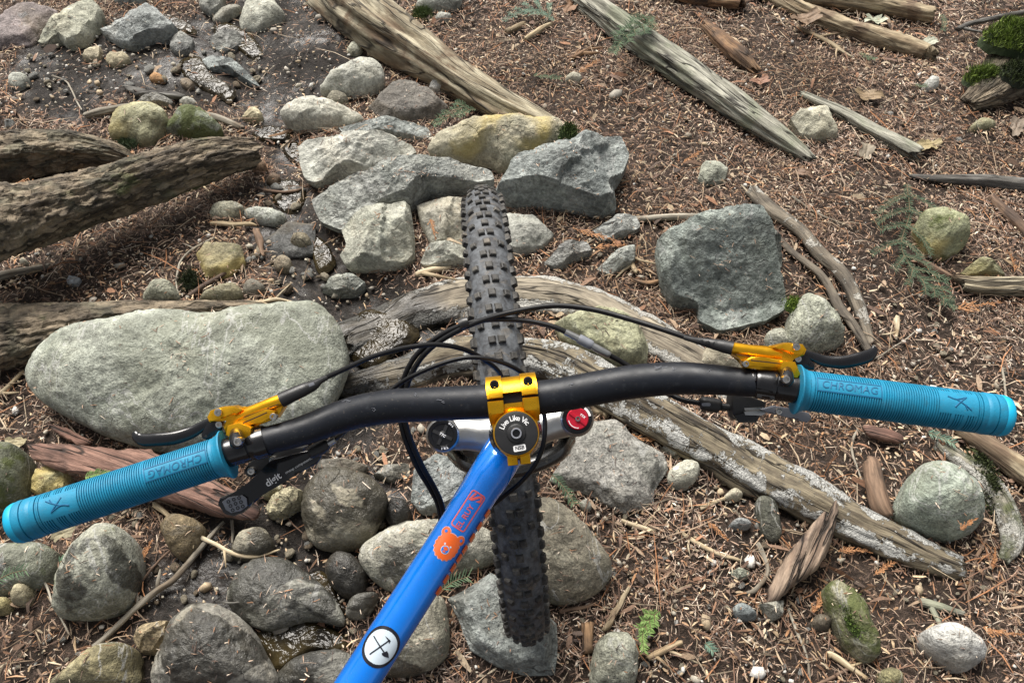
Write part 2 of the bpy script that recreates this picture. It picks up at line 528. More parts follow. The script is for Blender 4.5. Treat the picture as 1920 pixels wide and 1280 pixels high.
# ------------------------------------------------------------------ ground sheet
def mat_ground():
    m = NT('forest_soil'); tc = m.n('TexCoord'); v = tc.outputs['Object']
    mud = m.attr('mud').outputs['Fac']
    n1 = m.noise(v, 4, 5, 0.6); n2 = m.noise(v, 55, 6, 0.7, 0.4); n3 = m.noise(v, 230, 4, 0.7)
    lit = m.mix(m.rng(n2, 0.35, 0.65), (0.030, 0.021, 0.016), (0.115, 0.078, 0.057))
    lit = m.mix(m.rng(n1, 0.42, 0.62), lit, m.scale(lit, 0.6))
    lit = m.mix(m.rng(n3, 0.58, 0.70, 0, 0.8), lit, (0.27, 0.19, 0.14))
    md = m.mix(m.rng(n2, 0.35, 0.68), (0.010, 0.0085, 0.0075), (0.042, 0.035, 0.030))
    md = m.mix(m.rng(n3, 0.60, 0.70, 0, 0.7), md, (0.20, 0.17, 0.14))
    c = m.mix(mud, lit, md)
    m.set(Base_Color=c)
    m.put(m.b.inputs['Specular IOR Level'], m.rng(mud, 0, 1, 0.4, 0.22))
    wetn = m.math('MULTIPLY', mud, m.rng(n1, 0.36, 0.54, 0.25, 1.0, True))
    m.put(m.b.inputs['Roughness'], m.rng(wetn, 0, 1, 0.92, 0.42))
    h = m.math('MULTIPLY', m.math('ADD', n2, m.math('MULTIPLY', n3, 0.8)), m.rng(wetn, 0, 1, 1.0, 0.38))
    m.put(m.b.inputs['Normal'], m.bump(h, 1.0, 0.014))
    m.put(m.b.inputs['Coat Weight'], m.math('MULTIPLY', wetn, m.rng(n1, 0.47, 0.62, 0.03, 0.34, True))); m.put(m.b.inputs['Coat Roughness'], 0.20)
    m.put(m.b.inputs['Coat Normal'], m.bump(m.noise(v, 30, 5, 0.6, 0.8), 0.5, 0.010))
    return m.m
M_GROUND = mat_ground()

def axis_coords(a, b, step, far_lo, far_hi):
    mid = np.arange(a, b, step)
    lo, hi, s = [], [], step
    x = a
    while x > far_lo: s *= 1.35; x -= s; lo.append(x)
    s = step; x = mid[-1]
    while x < far_hi: s *= 1.35; x += s; hi.append(x)
    return np.r_[lo[::-1], mid, hi]
gx = axis_coords(-2.05, 2.05, 0.0125, -30, 30); gy = axis_coords(-0.05, 2.75, 0.0125, -30, 30)
XX, YY = np.meshgrid(gx, gy)
MUDV = mud_at(XX, YY)
ZZ = gheight(XX, YY) + fbm(np.stack([XX * 38, YY * 38, XX * 0], -1), 3) * 0.0035 - 0.004
gv = np.stack([XX.ravel(), YY.ravel(), ZZ.ravel()], 1)
nx, ny = len(gx), len(gy)
ii = (np.arange(ny - 1)[:, None] * nx + np.arange(nx - 1)[None, :]).ravel()
gf = np.stack([ii, ii + 1, ii + nx + 1, ii + nx], 1)

def fast_mesh(V, F, name, mat, attrs=None, smooth=True):
    me = bpy.data.meshes.new(name)
    k = F.shape[1]
    me.vertices.add(len(V)); me.vertices.foreach_set('co', V.astype(np.float32).ravel())
    me.loops.add(F.size); me.loops.foreach_set('vertex_index', F.astype(np.int32).ravel())
    me.polygons.add(len(F)); me.polygons.foreach_set('loop_start', np.arange(0, F.size, k, dtype=np.int32))
    me.update(calc_edges=True)
    if smooth: me.shade_smooth()
    for kk, a in (attrs or {}).items():
        if a.ndim == 1:
            at = me.attributes.new(kk, 'FLOAT', 'POINT'); at.data.foreach_set('value', a.astype(np.float32))
        else:
            at = me.attributes.new(kk, 'FLOAT_COLOR', 'POINT')
            c = np.ones((len(a), 4), np.float32); c[:, :3] = a
            at.data.foreach_set('color', c.ravel())
    me.materials.append(mat)
    return me
link('ground', fast_mesh(gv, gf, 'ground', M_GROUND, {'mud': MUDV.ravel()}), (0, 0, 0), kind='structure', label='brown forest floor of soil and mud with a wet channel')

# ------------------------------------------------------------------ water standing in the channel
def mat_water():
    m = NT('creek_water'); v, oi = m.coords()
    c = m.mix(m.rng(m.noise(v, 18, 4), 0.35, 0.65), (0.010, 0.008, 0.005), (0.040, 0.030, 0.013))
    m.set(Base_Color=c, Roughness=0.07, IOR=1.33)
    m.put(m.b.inputs['Specular IOR Level'], 0.55)
    h = m.math('ADD', m.noise(v, 24, 3, 0.5, 1.4), m.math('MULTIPLY', m.noise(v, 70, 2, 0.5, 0.6), 0.25))
    m.put(m.b.inputs['Normal'], m.bump(h, 0.8, 0.012))
    return m.m
M_WATER = mat_water()
def water(px, z_up, label):
    cpts = catmull([(x, y, 0) for x, y in px], 6, True)
    base = G(sum(p[0] for p in px) / len(px), sum(p[1] for p in px) / len(px))
    z = base.z + z_up
    rim = [Gz(p.x, p.y, z) for p in cpts]
    c = sum(rim, Vector()) / len(rim)
    V, F = [], []
    K = 6; n = len(rim)
    for k in range(K):
        t = k / K
        for q in rim:
            w = q.lerp(c, t)
            w.z = z - 0.012 * (1 if k == 0 else 0) + 0.0008 * math.sin(w.x * 260) * math.cos(w.y * 230)
            V.append(w)
    V.append(Vector((c.x, c.y, z)))
    for k in range(K - 1):
        for i in range(n): F.append((k * n + i, k * n + (i + 1) % n, (k + 1) * n + (i + 1) % n, (k + 1) * n + i))
    for i in range(n): F.append(((K - 1) * n + i, (K - 1) * n + (i + 1) % n, K * n))
    add('water', V, F, M_WATER, label=label, kind='structure')
water([(505, 345), (530, 330), (560, 335), (575, 360), (560, 390), (535, 400), (512, 385)], 0.009, 'dark trickle of water below the pale stones')
water([(530, 270), (555, 262), (572, 280), (570, 310), (548, 300), (532, 285)], 0.009, 'small bright pool beside the pale stone')
water([(655, 600), (690, 575), (760, 590), (785, 625), (740, 660), (700, 690), (660, 670), (645, 640)], 0.026, 'shallow rippled puddle beside the big boulder')
water([(470, 1185), (490, 1160), (530, 1150), (600, 1165), (660, 1195), (650, 1220), (590, 1215), (545, 1240), (515, 1260), (495, 1230)], 0.014, 'brown puddle between the rounded boulders')
water([(560, 1080), (600, 1065), (620, 1090), (640, 1130), (655, 1150), (630, 1150), (600, 1120), (570, 1105)], 0.010, 'thin wet trickle beside the dark oval stone')
water([(295, 20), (330, 30), (365, 50), (360, 62), (330, 55), (300, 40)], 0.008, 'brown seep behind the slate stone')
water([(395, 45), (425, 38), (470, 62), (500, 100), (480, 112), (440, 85), (405, 65)], 0.012, 'wet sheen in the mud beside the cream lichen-covered stone')
water([(330, 110), (370, 100), (395, 135), (440, 165), (425, 185), (380, 165), (340, 140)], 0.010, 'wet hollow in the mud beside the slate strip')
water([(470, 245), (500, 232), (545, 245), (540, 262), (505, 262), (480, 258)], 0.010, 'thin film of water above the round reddish pebble')
water([(590, 440), (612, 452), (628, 490), (600, 510), (585, 480)], 0.012, 'wet hollow beside the pale blocky stone')
water([(700, 945), (720, 925), (732, 950), (722, 985), (705, 990)], 0.012, 'wet glint between the boulders')

# ------------------------------------------------------------------ rocks
MR = {
    'granite': mat_rock('granite', 0.48, 210, 0.40, 0.35),
    'pale':    mat_rock('pale_granite', 0.26, 190, 0.15, 0.25, stain=((0.20, 0.17, 0.10), 0.35)),
    'slate':   mat_rock('blue_grey_stone', 0.32, 120, 0.35, 0.30, mott=0.4, fracture=0.4, stain=((0.10, 0.12, 0.12), 0.4), bd=0.011),
    'boulder': mat_rock('smooth_boulder_granite', 0.36, 240, 0.55, 0.30, mott=0.36, bd=0.005, stain=((0.17, 0.18, 0.13), 0.45)),
    'brown':   mat_rock('brown_stone', 0.35, 220, 0.1, 0.12, stain=((0.14, 0.10, 0.05), 0.5)),
    'yellow':  mat_rock('lichen_and_painted_sun_stone', 0.25, 200, 0.1, 0.2, stain=((0.46, 0.36, 0.12), 0.8)),  # yellow is lichen on most stones, painted-in sunlight on the one under the log
}
ROCK_TOPS = []
PLANES = {   # main faces of the big block: (compass angle it falls towards, height, steepness)
    'large dark blue-grey block with pale mineral patches': [(-1.50, 0.42, 0.85), (1.57, 0.86, 0.05), (-0.2, 1.1, 0.4), (2.9, 1.05, 0.5)],
}
def rock(name, label, px, h, mk, col, sty='round', moss=0.0, wet=0.0, cat='stone', group=None, rough=1.0, seed=None, near=0.10, far=0.62):
    seed = seed if seed is not None else (int(px[0][0] * 7 + px[0][1] * 13) % 9973)
    rnd = np.random.default_rng(seed)
    xs = np.array([p[0] for p in px], float); ys = np.array([p[1] for p in px], float)
    cx, cy = xs.mean(), ys.mean()
    g = G(cx, cy).z
    per = sum(math.hypot(xs[i] - xs[i - 1], ys[i] - ys[i - 1]) for i in range(len(px)))
    M = int(np.clip(per / 4.5, 22, 200)); K = max(6, M // 5)
    if sty == 'round': out = catmull([(x, y, 0) for x, y in px], 6, True)
    else:
        c2 = catmull([(x, y, 0) for x, y in px], 6, True)
        lin = resample([(x, y, 0) for x, y in px], len(c2), True)
        out = [Vector(c2[0])] and [Vector(l) for l in lin]
    out = resample([tuple(p) for p in out], M, True)
    y0, y1 = ys.min(), ys.max()
    rim = []
    for x, y, _ in out:
        t = (y1 - y) / (y1 - y0)
        z = g + h * (near + (far - near) * t)
        q = Gz(x, y, z); rim.append((q.x, q.y, q.z))
    rim = np.array(rim)
    a = np.sum(rim[:, 0] * np.roll(rim[:, 1], -1) - np.roll(rim[:, 0], -1) * rim[:, 1])
    if a < 0: rim = rim[::-1].copy()
    c = rim.mean(0); R = np.linalg.norm(rim[:, :2] - c[:2], axis=1).mean()
    b = g + h - c[2]
    V, layers = [], []
    # skirt below the rim down into the soil
    for dz, s in ((-1.0, 0.90), (-0.45, 0.985)):
        r = c + (rim - c) * s; r[:, 2] = rim[:, 2] + dz * (rim[:, 2] - (g - 0.03)); layers.append(r)
    a0_ = rnd.uniform(0, 2 * math.pi)
    planes = [(rnd.uniform(-2.2, -0.9), rnd.uniform(0.78, 0.92), rnd.uniform(0.10, 0.35))]
    planes += [(a0_ + j * 2 * math.pi / 4 + rnd.uniform(-0.6, 0.6), rnd.uniform(0.95, 1.2), rnd.uniform(0.5, 1.15)) for j in range(4)]
    ledge = (rnd.uniform(0, 2 * math.pi), rnd.uniform(0.05, 0.45), rnd.uniform(0.10, 0.22))
    for k in range(K):
        t = (k / K) ** 1.25
        r = c + (rim - c) * (1 - t)
        if sty == 'round': pr = (1 - (1 - t) ** 2) ** 0.55
        elif sty == 'flat': pr = float(sstep(0, 0.30, t)) ** 0.7
        else: pr = min(1.0, t * 4.5) ** 0.85
        bz = np.full(M, b * pr)
        if sty == 'ang':
            for (ph, cc, sl) in (PLANES.get(label) or planes):
                dd = ((r[:, 0] - c[0]) * math.cos(ph) + (r[:, 1] - c[1]) * math.sin(ph)) / R
                bz = np.minimum(bz, b * 1.15 * (cc - sl * dd))
            dd = ((r[:, 0] - c[0]) * math.cos(ledge[0]) + (r[:, 1] - c[1]) * math.sin(ledge[0])) / R + 0.10 * fbm(r * (3.0 / R) + seed, 2)
            bz = bz - b * ledge[2] * sstep(ledge[1], ledge[1] + 0.05, dd) * min(1, t * 5)
            bz = np.maximum(bz, -0.25 * b * t)
        r[:, 2] = r[:, 2] + bz
        layers.append(r)
    V = np.concatenate(layers + [layers[-1].mean(0)[None]])
    # uneven surface
    nrm = V - np.array([c[0], c[1], g - h * 0.3]); nrm /= np.linalg.norm(nrm, axis=1)[:, None] + 1e-9
    f = 2.2 / R
    amp = R * (0.065 if sty == 'round' else 0.040) * rough
    q = V * f + seed
    d = fbm(q, 4, 0.5) * amp
    if sty != 'round':
        rid = 1 - np.abs(fbm(q * 1.3 + 5, 3, 0.55)); d += (rid - 0.7) * amp * 1.1
    d += fbm(V * 90 + seed, 3, 0.6) * min(0.0022, R * 0.02)
    w = np.ones(len(V)); w[:M * 3] = 0.35
    V = V + nrm * (d * w)[:, None]
    ROCK_TOPS.append(V[M * 4:])
    F = []
    L = len(layers)
    for k in range(L - 1):
        for i in range(M): F.append((k * M + i, k * M + (i + 1) % M, (k + 1) * M + (i + 1) % M, (k + 1) * M + i))
    e = L * M
    for i in range(M): F.append(((L - 1) * M + i, (L - 1) * M + (i + 1) % M, e))
    ob = add(name, V, F, MR[mk], origin=(c[0], c[1], g), label=label, cat=cat, group=group, color=col, sharp=(34 if sty == 'ang' else None))
    ob['moss_amount'] = float(moss); ob['wet_amount'] = float(wet)
    return ob

GP = (0.36, 0.36, 0.33); GW = (0.50, 0.49, 0.45); GB = (0.25, 0.28, 0.28); GD = (0.14, 0.13, 0.12); GBR = (0.20, 0.16, 0.11); GG = (0.28, 0.29, 0.22)
ROCKS = [
 ('boulder', 'largest pale speckled granite boulder, scratched, behind the left brake lever', [(45,710),(60,665),(120,620),(200,602),(330,595),(420,592),(520,580),(590,575),(635,605),(652,650),(645,700),(620,760),(600,790),(520,830),(420,850),(330,850),(250,835),(150,790),(80,755)], .17, 'boulder', (.37,.385,.34), 'round', .12, 0),
 ('stone', 'purplish flat stone beside a pale wedge stone', [(-30,60),(0,35),(60,5),(110,20),(92,50),(60,85),(-30,95)], .05, 'brown', (.26,.22,.22), 'flat', 0, .1),
 ('stone', 'pale cream wedge-shaped stone with a pointed tip', [(70,78),(130,25),(180,5),(193,20),(185,45),(160,85),(130,92),(115,78),(85,83)], .08, 'pale', (.44,.44,.36), 'ang', .03, 0),
 ('stone', 'layered blue-grey slate chunk beside the cream wedge stone', [(190,60),(230,35),(270,12),(290,15),(335,55),(310,70),(290,72),(255,92),(230,88),(210,75)], .09, 'slate', (.36,.38,.38), 'ang', 0, 0),
 ('stone', 'flat grey stone half buried beyond the slate chunk', [(205,-15),(280,-15),(265,8),(240,12),(215,5)], .04, 'slate', (.30,.31,.30), 'flat', 0, 0),
 ('stone', 'pale upright stone at the seep with a dark shadowed side', [(372,0),(385,-12),(422,-8),(415,14),(395,26),(375,16)], .05, 'pale', GP, 'ang', 0, 0),
 ('stone', 'elongated grey stone lying in the mud at the seep', [(398,36),(410,22),(440,10),(452,14),(432,28),(410,42)], .03, 'pale', (.34,.33,.29), 'round', 0, 0),
 ('stone', 'round cream lichen-covered stone standing alone on dark mud', [(450,35),(465,5),(500,-5),(525,15),(533,30),(510,50),(480,62),(455,58)], .08, 'pale', (.46,.46,.40), 'round', 0, 0),
 ('stone', 'ragged blue-grey slate strip half sunk in the mud', [(375,115),(400,105),(440,115),(470,140),(490,165),(455,152),(430,132),(392,130)], .04, 'slate', (.33,.36,.36), 'ang', 0, .2),
 ('stone', 'rough wet grey stone between the slate strip and the seep', [(318,75),(340,60),(362,72),(358,95),(335,105),(320,95)], .04, 'slate', (.25,.25,.24), 'ang', 0, .3),
 ('stone', 'knobbly dark grey stone beside the slate strip', [(390,75),(420,55),(450,60),(455,85),(430,100),(400,98)], .035, 'slate', (.20,.20,.19), 'ang', 0, .3),
 ('stone', 'small cream angular stone at the foot of the wedge stone', [(155,110),(165,90),(190,88),(188,112),(170,117)], .035, 'pale', (.50,.44,.32), 'ang', 0, 0),
 ('stone', 'cream bean-shaped stone below the slate chunk', [(198,112),(205,100),(222,102),(235,100),(243,112),(225,124),(205,122)], .03, 'pale', (.46,.40,.28), 'round', 0, .2),
 ('stone', 'white rounded stone alone on the mud', [(15,150),(25,138),(48,140),(52,155),(35,167),(18,160)], .035, 'pale', (.52,.53,.48), 'round', 0, 0),
 ('stone', 'small orange pebble on black mud', [(280,145),(290,137),(307,145),(305,155),(285,153)], .022, 'pale', (.50,.28,.13), 'round', 0, 0),
 ('stone', 'small brown pebble on black mud beyond the mossy stones', [(338,155),(350,147),(363,157),(352,168)], .022, 'brown', (.24,.19,.14), 'round', 0, 0),
 ('stone', 'squarish grey pebble above the upper bark log', [(8,240),(11,225),(27,227),(27,243)], .03, 'slate', (.42,.43,.42), 'ang', 0, 0),
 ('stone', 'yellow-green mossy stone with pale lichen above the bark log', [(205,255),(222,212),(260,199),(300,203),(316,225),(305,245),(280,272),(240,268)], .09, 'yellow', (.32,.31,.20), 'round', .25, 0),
 ('stone', 'green mossy stone beside the yellow-green one', [(312,248),(330,215),(350,200),(375,205),(400,225),(416,240),(405,258),(370,262),(335,255)], .08, 'granite', (.20,.22,.17), 'round', .60, 0),
 ('stone', 'thin grey broken stone behind the yellow-green mossy stone', [(252,193),(270,180),(300,178),(325,190),(320,198),(262,198)], .03, 'slate', (.30,.29,.27), 'ang', 0, 0),
 ('stone', 'small white oval stone behind the green mossy stone', [(336,190),(350,183),(368,190),(362,200),(342,199)], .025, 'pale', (.48,.47,.43), 'round', 0, 0),
 ('stone', 'cream angular stone with a sunny facet beside the mud channel', [(453,222),(468,208),(480,204),(492,212),(490,226),(475,231)], .035, 'pale', (.55,.48,.32), 'ang', 0, 0),
 ('stone', 'long pale lens-shaped stone overlapped by a slate strip', [(525,215),(540,195),(590,187),(640,200),(675,215),(682,236),(630,243),(580,236),(545,232)], .075, 'pale', (.50,.49,.43), 'round', 0, 0),
 ('stone', 'thin blue-grey slate strip touching the long pale lens stone', [(635,240),(690,225),(740,225),(800,238),(812,255),(790,263),(730,256),(680,251),(640,248)], .05, 'slate', (.36,.38,.37), 'ang', 0, 0),
 ('stone', 'pale leaning stone above the long lens stone', [(600,172),(615,150),(660,125),(690,115),(715,125),(720,150),(700,170),(660,180),(630,182)], .09, 'pale', (.47,.47,.42), 'round', 0, 0),
 ('stone', 'small brown rock tucked under the pale leaning stone', [(612,188),(625,173),(650,180),(650,195),(625,202)], .04, 'brown', (.25,.23,.18), 'round', 0, 0),
 ('stone', 'dark grey-brown flat slab beside the split log', [(690,200),(730,160),(770,155),(820,180),(842,200),(820,222),(780,231),(720,228)], .06, 'brown', (.17,.155,.14), 'flat', 0, 0),
 ('stone', 'pale hexagonal stone with a blue-grey edge above the mud channel', [(558,275),(575,262),(640,255),(720,258),(770,270),(782,285),(740,305),(690,325),(630,328),(590,342),(570,335),(562,310)], .10, 'pale', (.46,.46,.42), 'ang', 0, 0),
 ('stone', 'long blue-grey stone with pale crest lying across the trail', [(585,375),(620,350),(700,325),(780,310),(860,305),(920,318),(930,335),(870,345),(800,355),(770,385),(720,400),(680,412),(660,430),(635,430),(600,415),(590,395)], .12, 'slate', (.37,.38,.36), 'ang', 0, 0),
 ('stone', 'pale blocky stone with a dark olive patch on its face', [(640,430),(660,405),(720,390),(768,382),(778,440),(778,480),(760,495),(720,502),(650,500),(637,480),(650,460)], .12, 'pale', (.44,.44,.38), 'ang', .12, 0),
 ('stone', 'smooth stone with a yellow patch of painted sunlight, under the end of the split log', [(805,280),(820,255),(880,240),(960,230),(1040,228),(1080,250),(1080,270),(1050,285),(1000,297),(950,322),(920,312),(880,302),(840,302),(812,296)], .13, 'yellow', (.40,.37,.28), 'round', .06, 0),
 ('stone', 'big blue-grey faceted rock with a horn at its corner', [(920,375),(950,320),(1000,290),(1060,285),(1110,260),(1165,255),(1182,290),(1170,320),(1150,350),(1158,395),(1130,402),(1060,388),(1000,378),(950,382)], .16, 'slate', (.30,.325,.32), 'ang', 0, 0),
 ('stone', 'cream stone wedged against the left of the front tyre', [(780,385),(820,372),(875,370),(880,430),(880,455),(810,462),(790,425)], .07, 'pale', (.42,.40,.34), 'ang', 0, 0),
 ('stone', 'flat grey stone touching the right of the front tyre', [(940,405),(1000,403),(1040,440),(1020,462),(970,480),(945,475)], .06, 'pale', (.36,.36,.33), 'ang', 0, 0),
 ('stone', 'small pale square stone beside the tyre above the root', [(788,492),(800,463),(840,459),(880,459),(880,492),(830,501),(800,500)], .06, 'pale', (.42,.42,.37), 'ang', 0, 0),
 ('stone', 'large dark blue-grey block with pale mineral patches', [(1232,450),(1260,440),(1390,410),(1420,415),(1440,450),(1480,575),(1440,600),(1350,620),(1310,602),(1310,567),(1260,557),(1240,520)], .20, 'slate', (.255,.285,.268), 'ang', 0, 0),
 ('stone', 'dark slab leaning on the back of the blue-grey block', [(1422,415),(1450,428),(1468,500),(1452,505),(1436,450)], .09, 'slate', (.18,.19,.17), 'ang', .2, 0),
 ('stone', 'rounded green-tinged stone with bright moss at its top by the right lever', [(1475,642),(1480,590),(1500,558),(1530,560),(1570,600),(1582,640),(1540,657),(1500,662)], .11, 'granite', (.33,.34,.28), 'round', .20, 0),
 ('stone', 'small pale stone between the green-tinged stone and the gold lever body', [(1435,642),(1440,622),(1465,618),(1478,635),(1475,657),(1450,662)], .05, 'granite', (.36,.36,.30), 'round', 0, 0),
 ('stone', 'flat cream stone under the right brake lever', [(1312,685),(1320,655),(1350,640),(1385,660),(1398,692),(1370,700)], .05, 'pale', (.46,.42,.34), 'round', 0, 0),
 ('stone', 'olive flat stone beyond the handlebar between two roots', [(1040,605),(1080,585),(1150,583),(1200,610),(1216,650),(1212,690),(1150,692),(1090,662),(1050,628)], .09, 'pale', (.36,.36,.24), 'flat', .10, 0),
 ('stone', 'bright white stone near the tip of the split grey log', [(1482,222),(1500,208),(1550,207),(1572,260),(1530,266),(1500,250)], .08, 'pale', (.56,.54,.44), 'ang', 0, 0),
 ('stone', 'grey-green stone alone on brown litter', [(1308,337),(1315,310),(1345,303),(1366,318),(1360,341),(1320,349)], .05, 'pale', (.36,.37,.31), 'ang', 0, 0),
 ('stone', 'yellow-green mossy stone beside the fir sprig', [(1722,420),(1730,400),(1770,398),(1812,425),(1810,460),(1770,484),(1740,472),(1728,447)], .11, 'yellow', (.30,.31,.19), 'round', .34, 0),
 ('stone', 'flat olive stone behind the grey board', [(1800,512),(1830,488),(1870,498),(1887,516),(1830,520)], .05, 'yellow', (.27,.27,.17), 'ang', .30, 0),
 ('stone', 'small white pebble near the bright moss', [(1732,158),(1745,145),(1760,149),(1757,165),(1740,171)], .035, 'pale', (.55,.55,.52), 'round', 0, 0),
 ('stone', 'olive pebble half buried above the dark grey branch', [(1820,237),(1840,223),(1865,231),(1860,243),(1828,246)], .03, 'pale', (.38,.37,.24), 'round', 0, 0),
 ('stone', 'wide flat grey slab right of the fork crown', [(1030,900),(1060,850),(1105,790),(1155,785),(1192,820),(1246,850),(1253,882),(1227,920),(1226,950),(1170,962),(1110,930),(1060,915)], .055, 'granite', (.30,.29,.27), 'flat', .12, 0),
 ('stone', 'pale egg-shaped stone beside the lichen-edged log', [(1250,895),(1265,872),(1295,862),(1312,875),(1305,900),(1285,917),(1262,913)], .05, 'pale', (.46,.45,.38), 'round', 0, 0),
 ('stone', 'grey mottled stone above the egg-shaped one', [(1243,838),(1255,822),(1282,824),(1280,848),(1260,856)], .04, 'granite', (.36,.37,.34), 'ang', 0, 0),
 ('stone', 'cream pebble at the end of the short peeled stick', [(1357,932),(1375,915),(1392,925),(1386,938),(1364,939)], .03, 'pale', (.50,.46,.36), 'round', 0, 0),
 ('boulder', 'brown speckled round boulder against the rear of the tyre', [(985,990),(1005,945),(1030,935),(1065,955),(1110,1000),(1146,1060),(1132,1100),(1090,1127),(1040,1132),(1000,1095)], .11, 'granite', (.27,.24,.19), 'round', 0, 0),
 ('boulder', 'blue-grey angular slab lying under the rear of the tyre', [(840,1122),(880,1100),(920,1073),(960,1090),(1045,1170),(1046,1232),(1040,1264),(990,1267),(930,1247),(880,1217),(860,1162)], .07, 'slate', (.32,.34,.335), 'flat', 0, 0),
 ('boulder', 'pale round boulder passing under the blue top tube', [(675,1055),(690,1015),(740,985),(800,975),(870,978),(935,1005),(930,1050),(860,1075),(800,1092),(760,1112),(710,1097)], .10, 'granite', (.40,.38,.33), 'round', 0, .32),
 ('stone', 'blue-white speckled stone beneath the cables', [(770,940),(775,880),(820,850),(880,862),(870,945),(830,962),(790,962)], .07, 'slate', (.40,.42,.42), 'ang', 0, 0),
 ('boulder', 'half-wet grey boulder with a dry pale patch by the dropper lever', [(568,935),(595,887),(650,878),(700,898),(727,935),(705,985),(690,1012),(640,1032),(590,1022),(570,985)], .11, 'pale', (.36,.33,.28), 'round', 0, .42),
 ('stone', 'dark wet stone between the two boulders', [(722,965),(735,935),(762,940),(770,975),(742,992)], .06, 'brown', (.13,.125,.12), 'round', 0, .5),
 ('stone', 'dark egg-shaped stone with a pale top beside the trickle', [(610,1062),(630,1035),(665,1043),(688,1080),(682,1120),(652,1122),(620,1097)], .09, 'brown', (.19,.18,.165), 'round', 0, .5),
 ('stone', 'two-tone stone, dark above and pale below, near the blue tube', [(648,1152),(660,1120),(690,1110),(708,1115),(692,1150),(670,1161)], .06, 'pale', (.38,.38,.37), 'round', 0, .4),
 ('boulder', 'cream-brown boulder right of the round sticker', [(690,1250),(730,1190),(780,1130),(828,1118),(842,1170),(836,1227),(790,1262),(730,1268)], .10, 'granite', (.37,.34,.28), 'round', 0, .28),
 ('boulder', 'large smooth grey boulder below the long grey stick', [(300,1300),(312,1200),(340,1150),(385,1130),(440,1148),(482,1200),(512,1300)], .14, 'pale', (.33,.31,.28), 'round', 0, .28),
 ('boulder', 'tall pale speckled boulder below the left grip', [(105,1150),(118,1080),(160,1010),(200,984),(240,1000),(257,1060),(242,1130),(200,1157),(150,1162)], .13, 'granite', (.35,.35,.30), 'round', .24, .20),
 ('boulder', 'ochre-brown boulder under the tip of the long grey stick', [(95,1300),(150,1240),(190,1210),(240,1208),(256,1250),(252,1300)], .10, 'granite', (.28,.24,.14), 'round', .15, .33),
 ('stone', 'angular tan rock beside the long grey stick', [(250,1197),(265,1170),(315,1162),(312,1195),(290,1227),(265,1226)], .06, 'granite', (.34,.27,.17), 'ang', 0, 0),
 ('boulder', 'low wet grey boulder above the brown puddle', [(425,1110),(455,1060),(520,1043),(570,1070),(625,1120),(645,1170),(580,1162),(500,1182),(440,1150)], .07, 'granite', (.27,.26,.24), 'round', 0, .46),
 ('boulder', 'wet rounded boulder below the brown puddle', [(515,1300),(535,1245),(600,1220),(655,1225),(678,1300)], .08, 'pale', (.26,.25,.23), 'round', 0, .45),
 ('stone', 'brown stone under the peeled twig', [(303,985),(330,963),(377,980),(382,1010),(352,1052),(320,1032)], .07, 'brown', (.17,.13,.075), 'round', 0, .1),
 ('stone', 'half-wet round stone at the end of the peeled twig', [(433,1032),(450,1000),(490,988),(512,1020),(492,1047),(442,1050)], .06, 'pale', (.38,.35,.28), 'round', 0, .4),
 ('stone', 'ochre speckled stone below the lever lettering', [(497,952),(510,930),(550,912),(569,920),(566,945),(530,971),(505,971)], .06, 'granite', (.40,.36,.24), 'ang', 0, 0),
 ('stone', 'small ochre stone peeping out under the dropper lever', [(486,928),(500,903),(527,905),(531,918),(502,937)], .05, 'granite', (.36,.33,.22), 'ang', 0, 0),
 ('boulder', 'mossy rounded boulder beside the red bark slab', [(-30,960),(-30,835),(0,832),(38,840),(50,890),(36,940),(0,958)], .11, 'granite', (.24,.25,.18), 'round', .42, 0),
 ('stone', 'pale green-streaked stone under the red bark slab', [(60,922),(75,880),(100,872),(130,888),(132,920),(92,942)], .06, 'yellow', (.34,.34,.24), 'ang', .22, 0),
 ('boulder', 'grey flat-topped boulder with a fir sprig on it', [(-30,1040),(50,1015),(105,1035),(95,1090),(40,1112),(-30,1112)], .08, 'granite', (.26,.265,.22), 'round', .28, 0),
 ('stone', 'small cream upright stone below the grey flat-topped boulder', [(24,1118),(34,1095),(55,1099),(57,1130),(32,1137)], .05, 'pale', (.46,.41,.28), 'round', 0, 0),
 ('stone', 'yellowish pebble beside the small cream upright stone', [(-8,1130),(8,1118),(19,1128),(18,1148),(-6,1152)], .035, 'pale', (.44,.38,.20), 'round', 0, 0),
 ('boulder', 'pale blue-green boulder ringed by a mossy root', [(1685,962),(1700,910),(1730,870),(1780,878),(1830,920),(1840,965),(1816,1002),(1770,1012),(1720,992)], .13, 'granite', (.34,.38,.33), 'round', .12, 0),
 ('stone', 'long stone with a bright green mossy face beside the wood shard', [(1548,1112),(1556,1090),(1575,1090),(1612,1125),(1640,1190),(1647,1215),(1638,1237),(1610,1242),(1580,1210),(1563,1170)], .09, 'granite', (.21,.20,.13), 'round', .55, 0),
 ('stone', 'smooth white rounded stone on dark litter', [(1735,1197),(1745,1175),(1790,1168),(1842,1205),(1841,1237),(1800,1262),(1770,1247),(1745,1222)], .09, 'pale', (.54,.54,.53), 'round', 0, 0),
 ('stone', 'two-tone stone with a dark top beside the green sprig', [(1108,1255),(1118,1205),(1150,1185),(1186,1195),(1197,1240),(1182,1290),(1112,1295)], .09, 'granite', (.32,.32,.26), 'round', .30, .15),
 ('stone', 'dark mossy finger-shaped stone near the lichen-edged log', [(1418,952),(1425,930),(1450,934),(1466,1000),(1452,1019),(1430,1002)], .045, 'granite', (.10,.10,.08), 'round', .20, 0),
 ('stone', 'blue-grey pebble below the wood shard', [(1375,1142),(1390,1129),(1418,1148),(1412,1164),(1387,1163)], .04, 'slate', (.30,.33,.34), 'round', 0, 0),
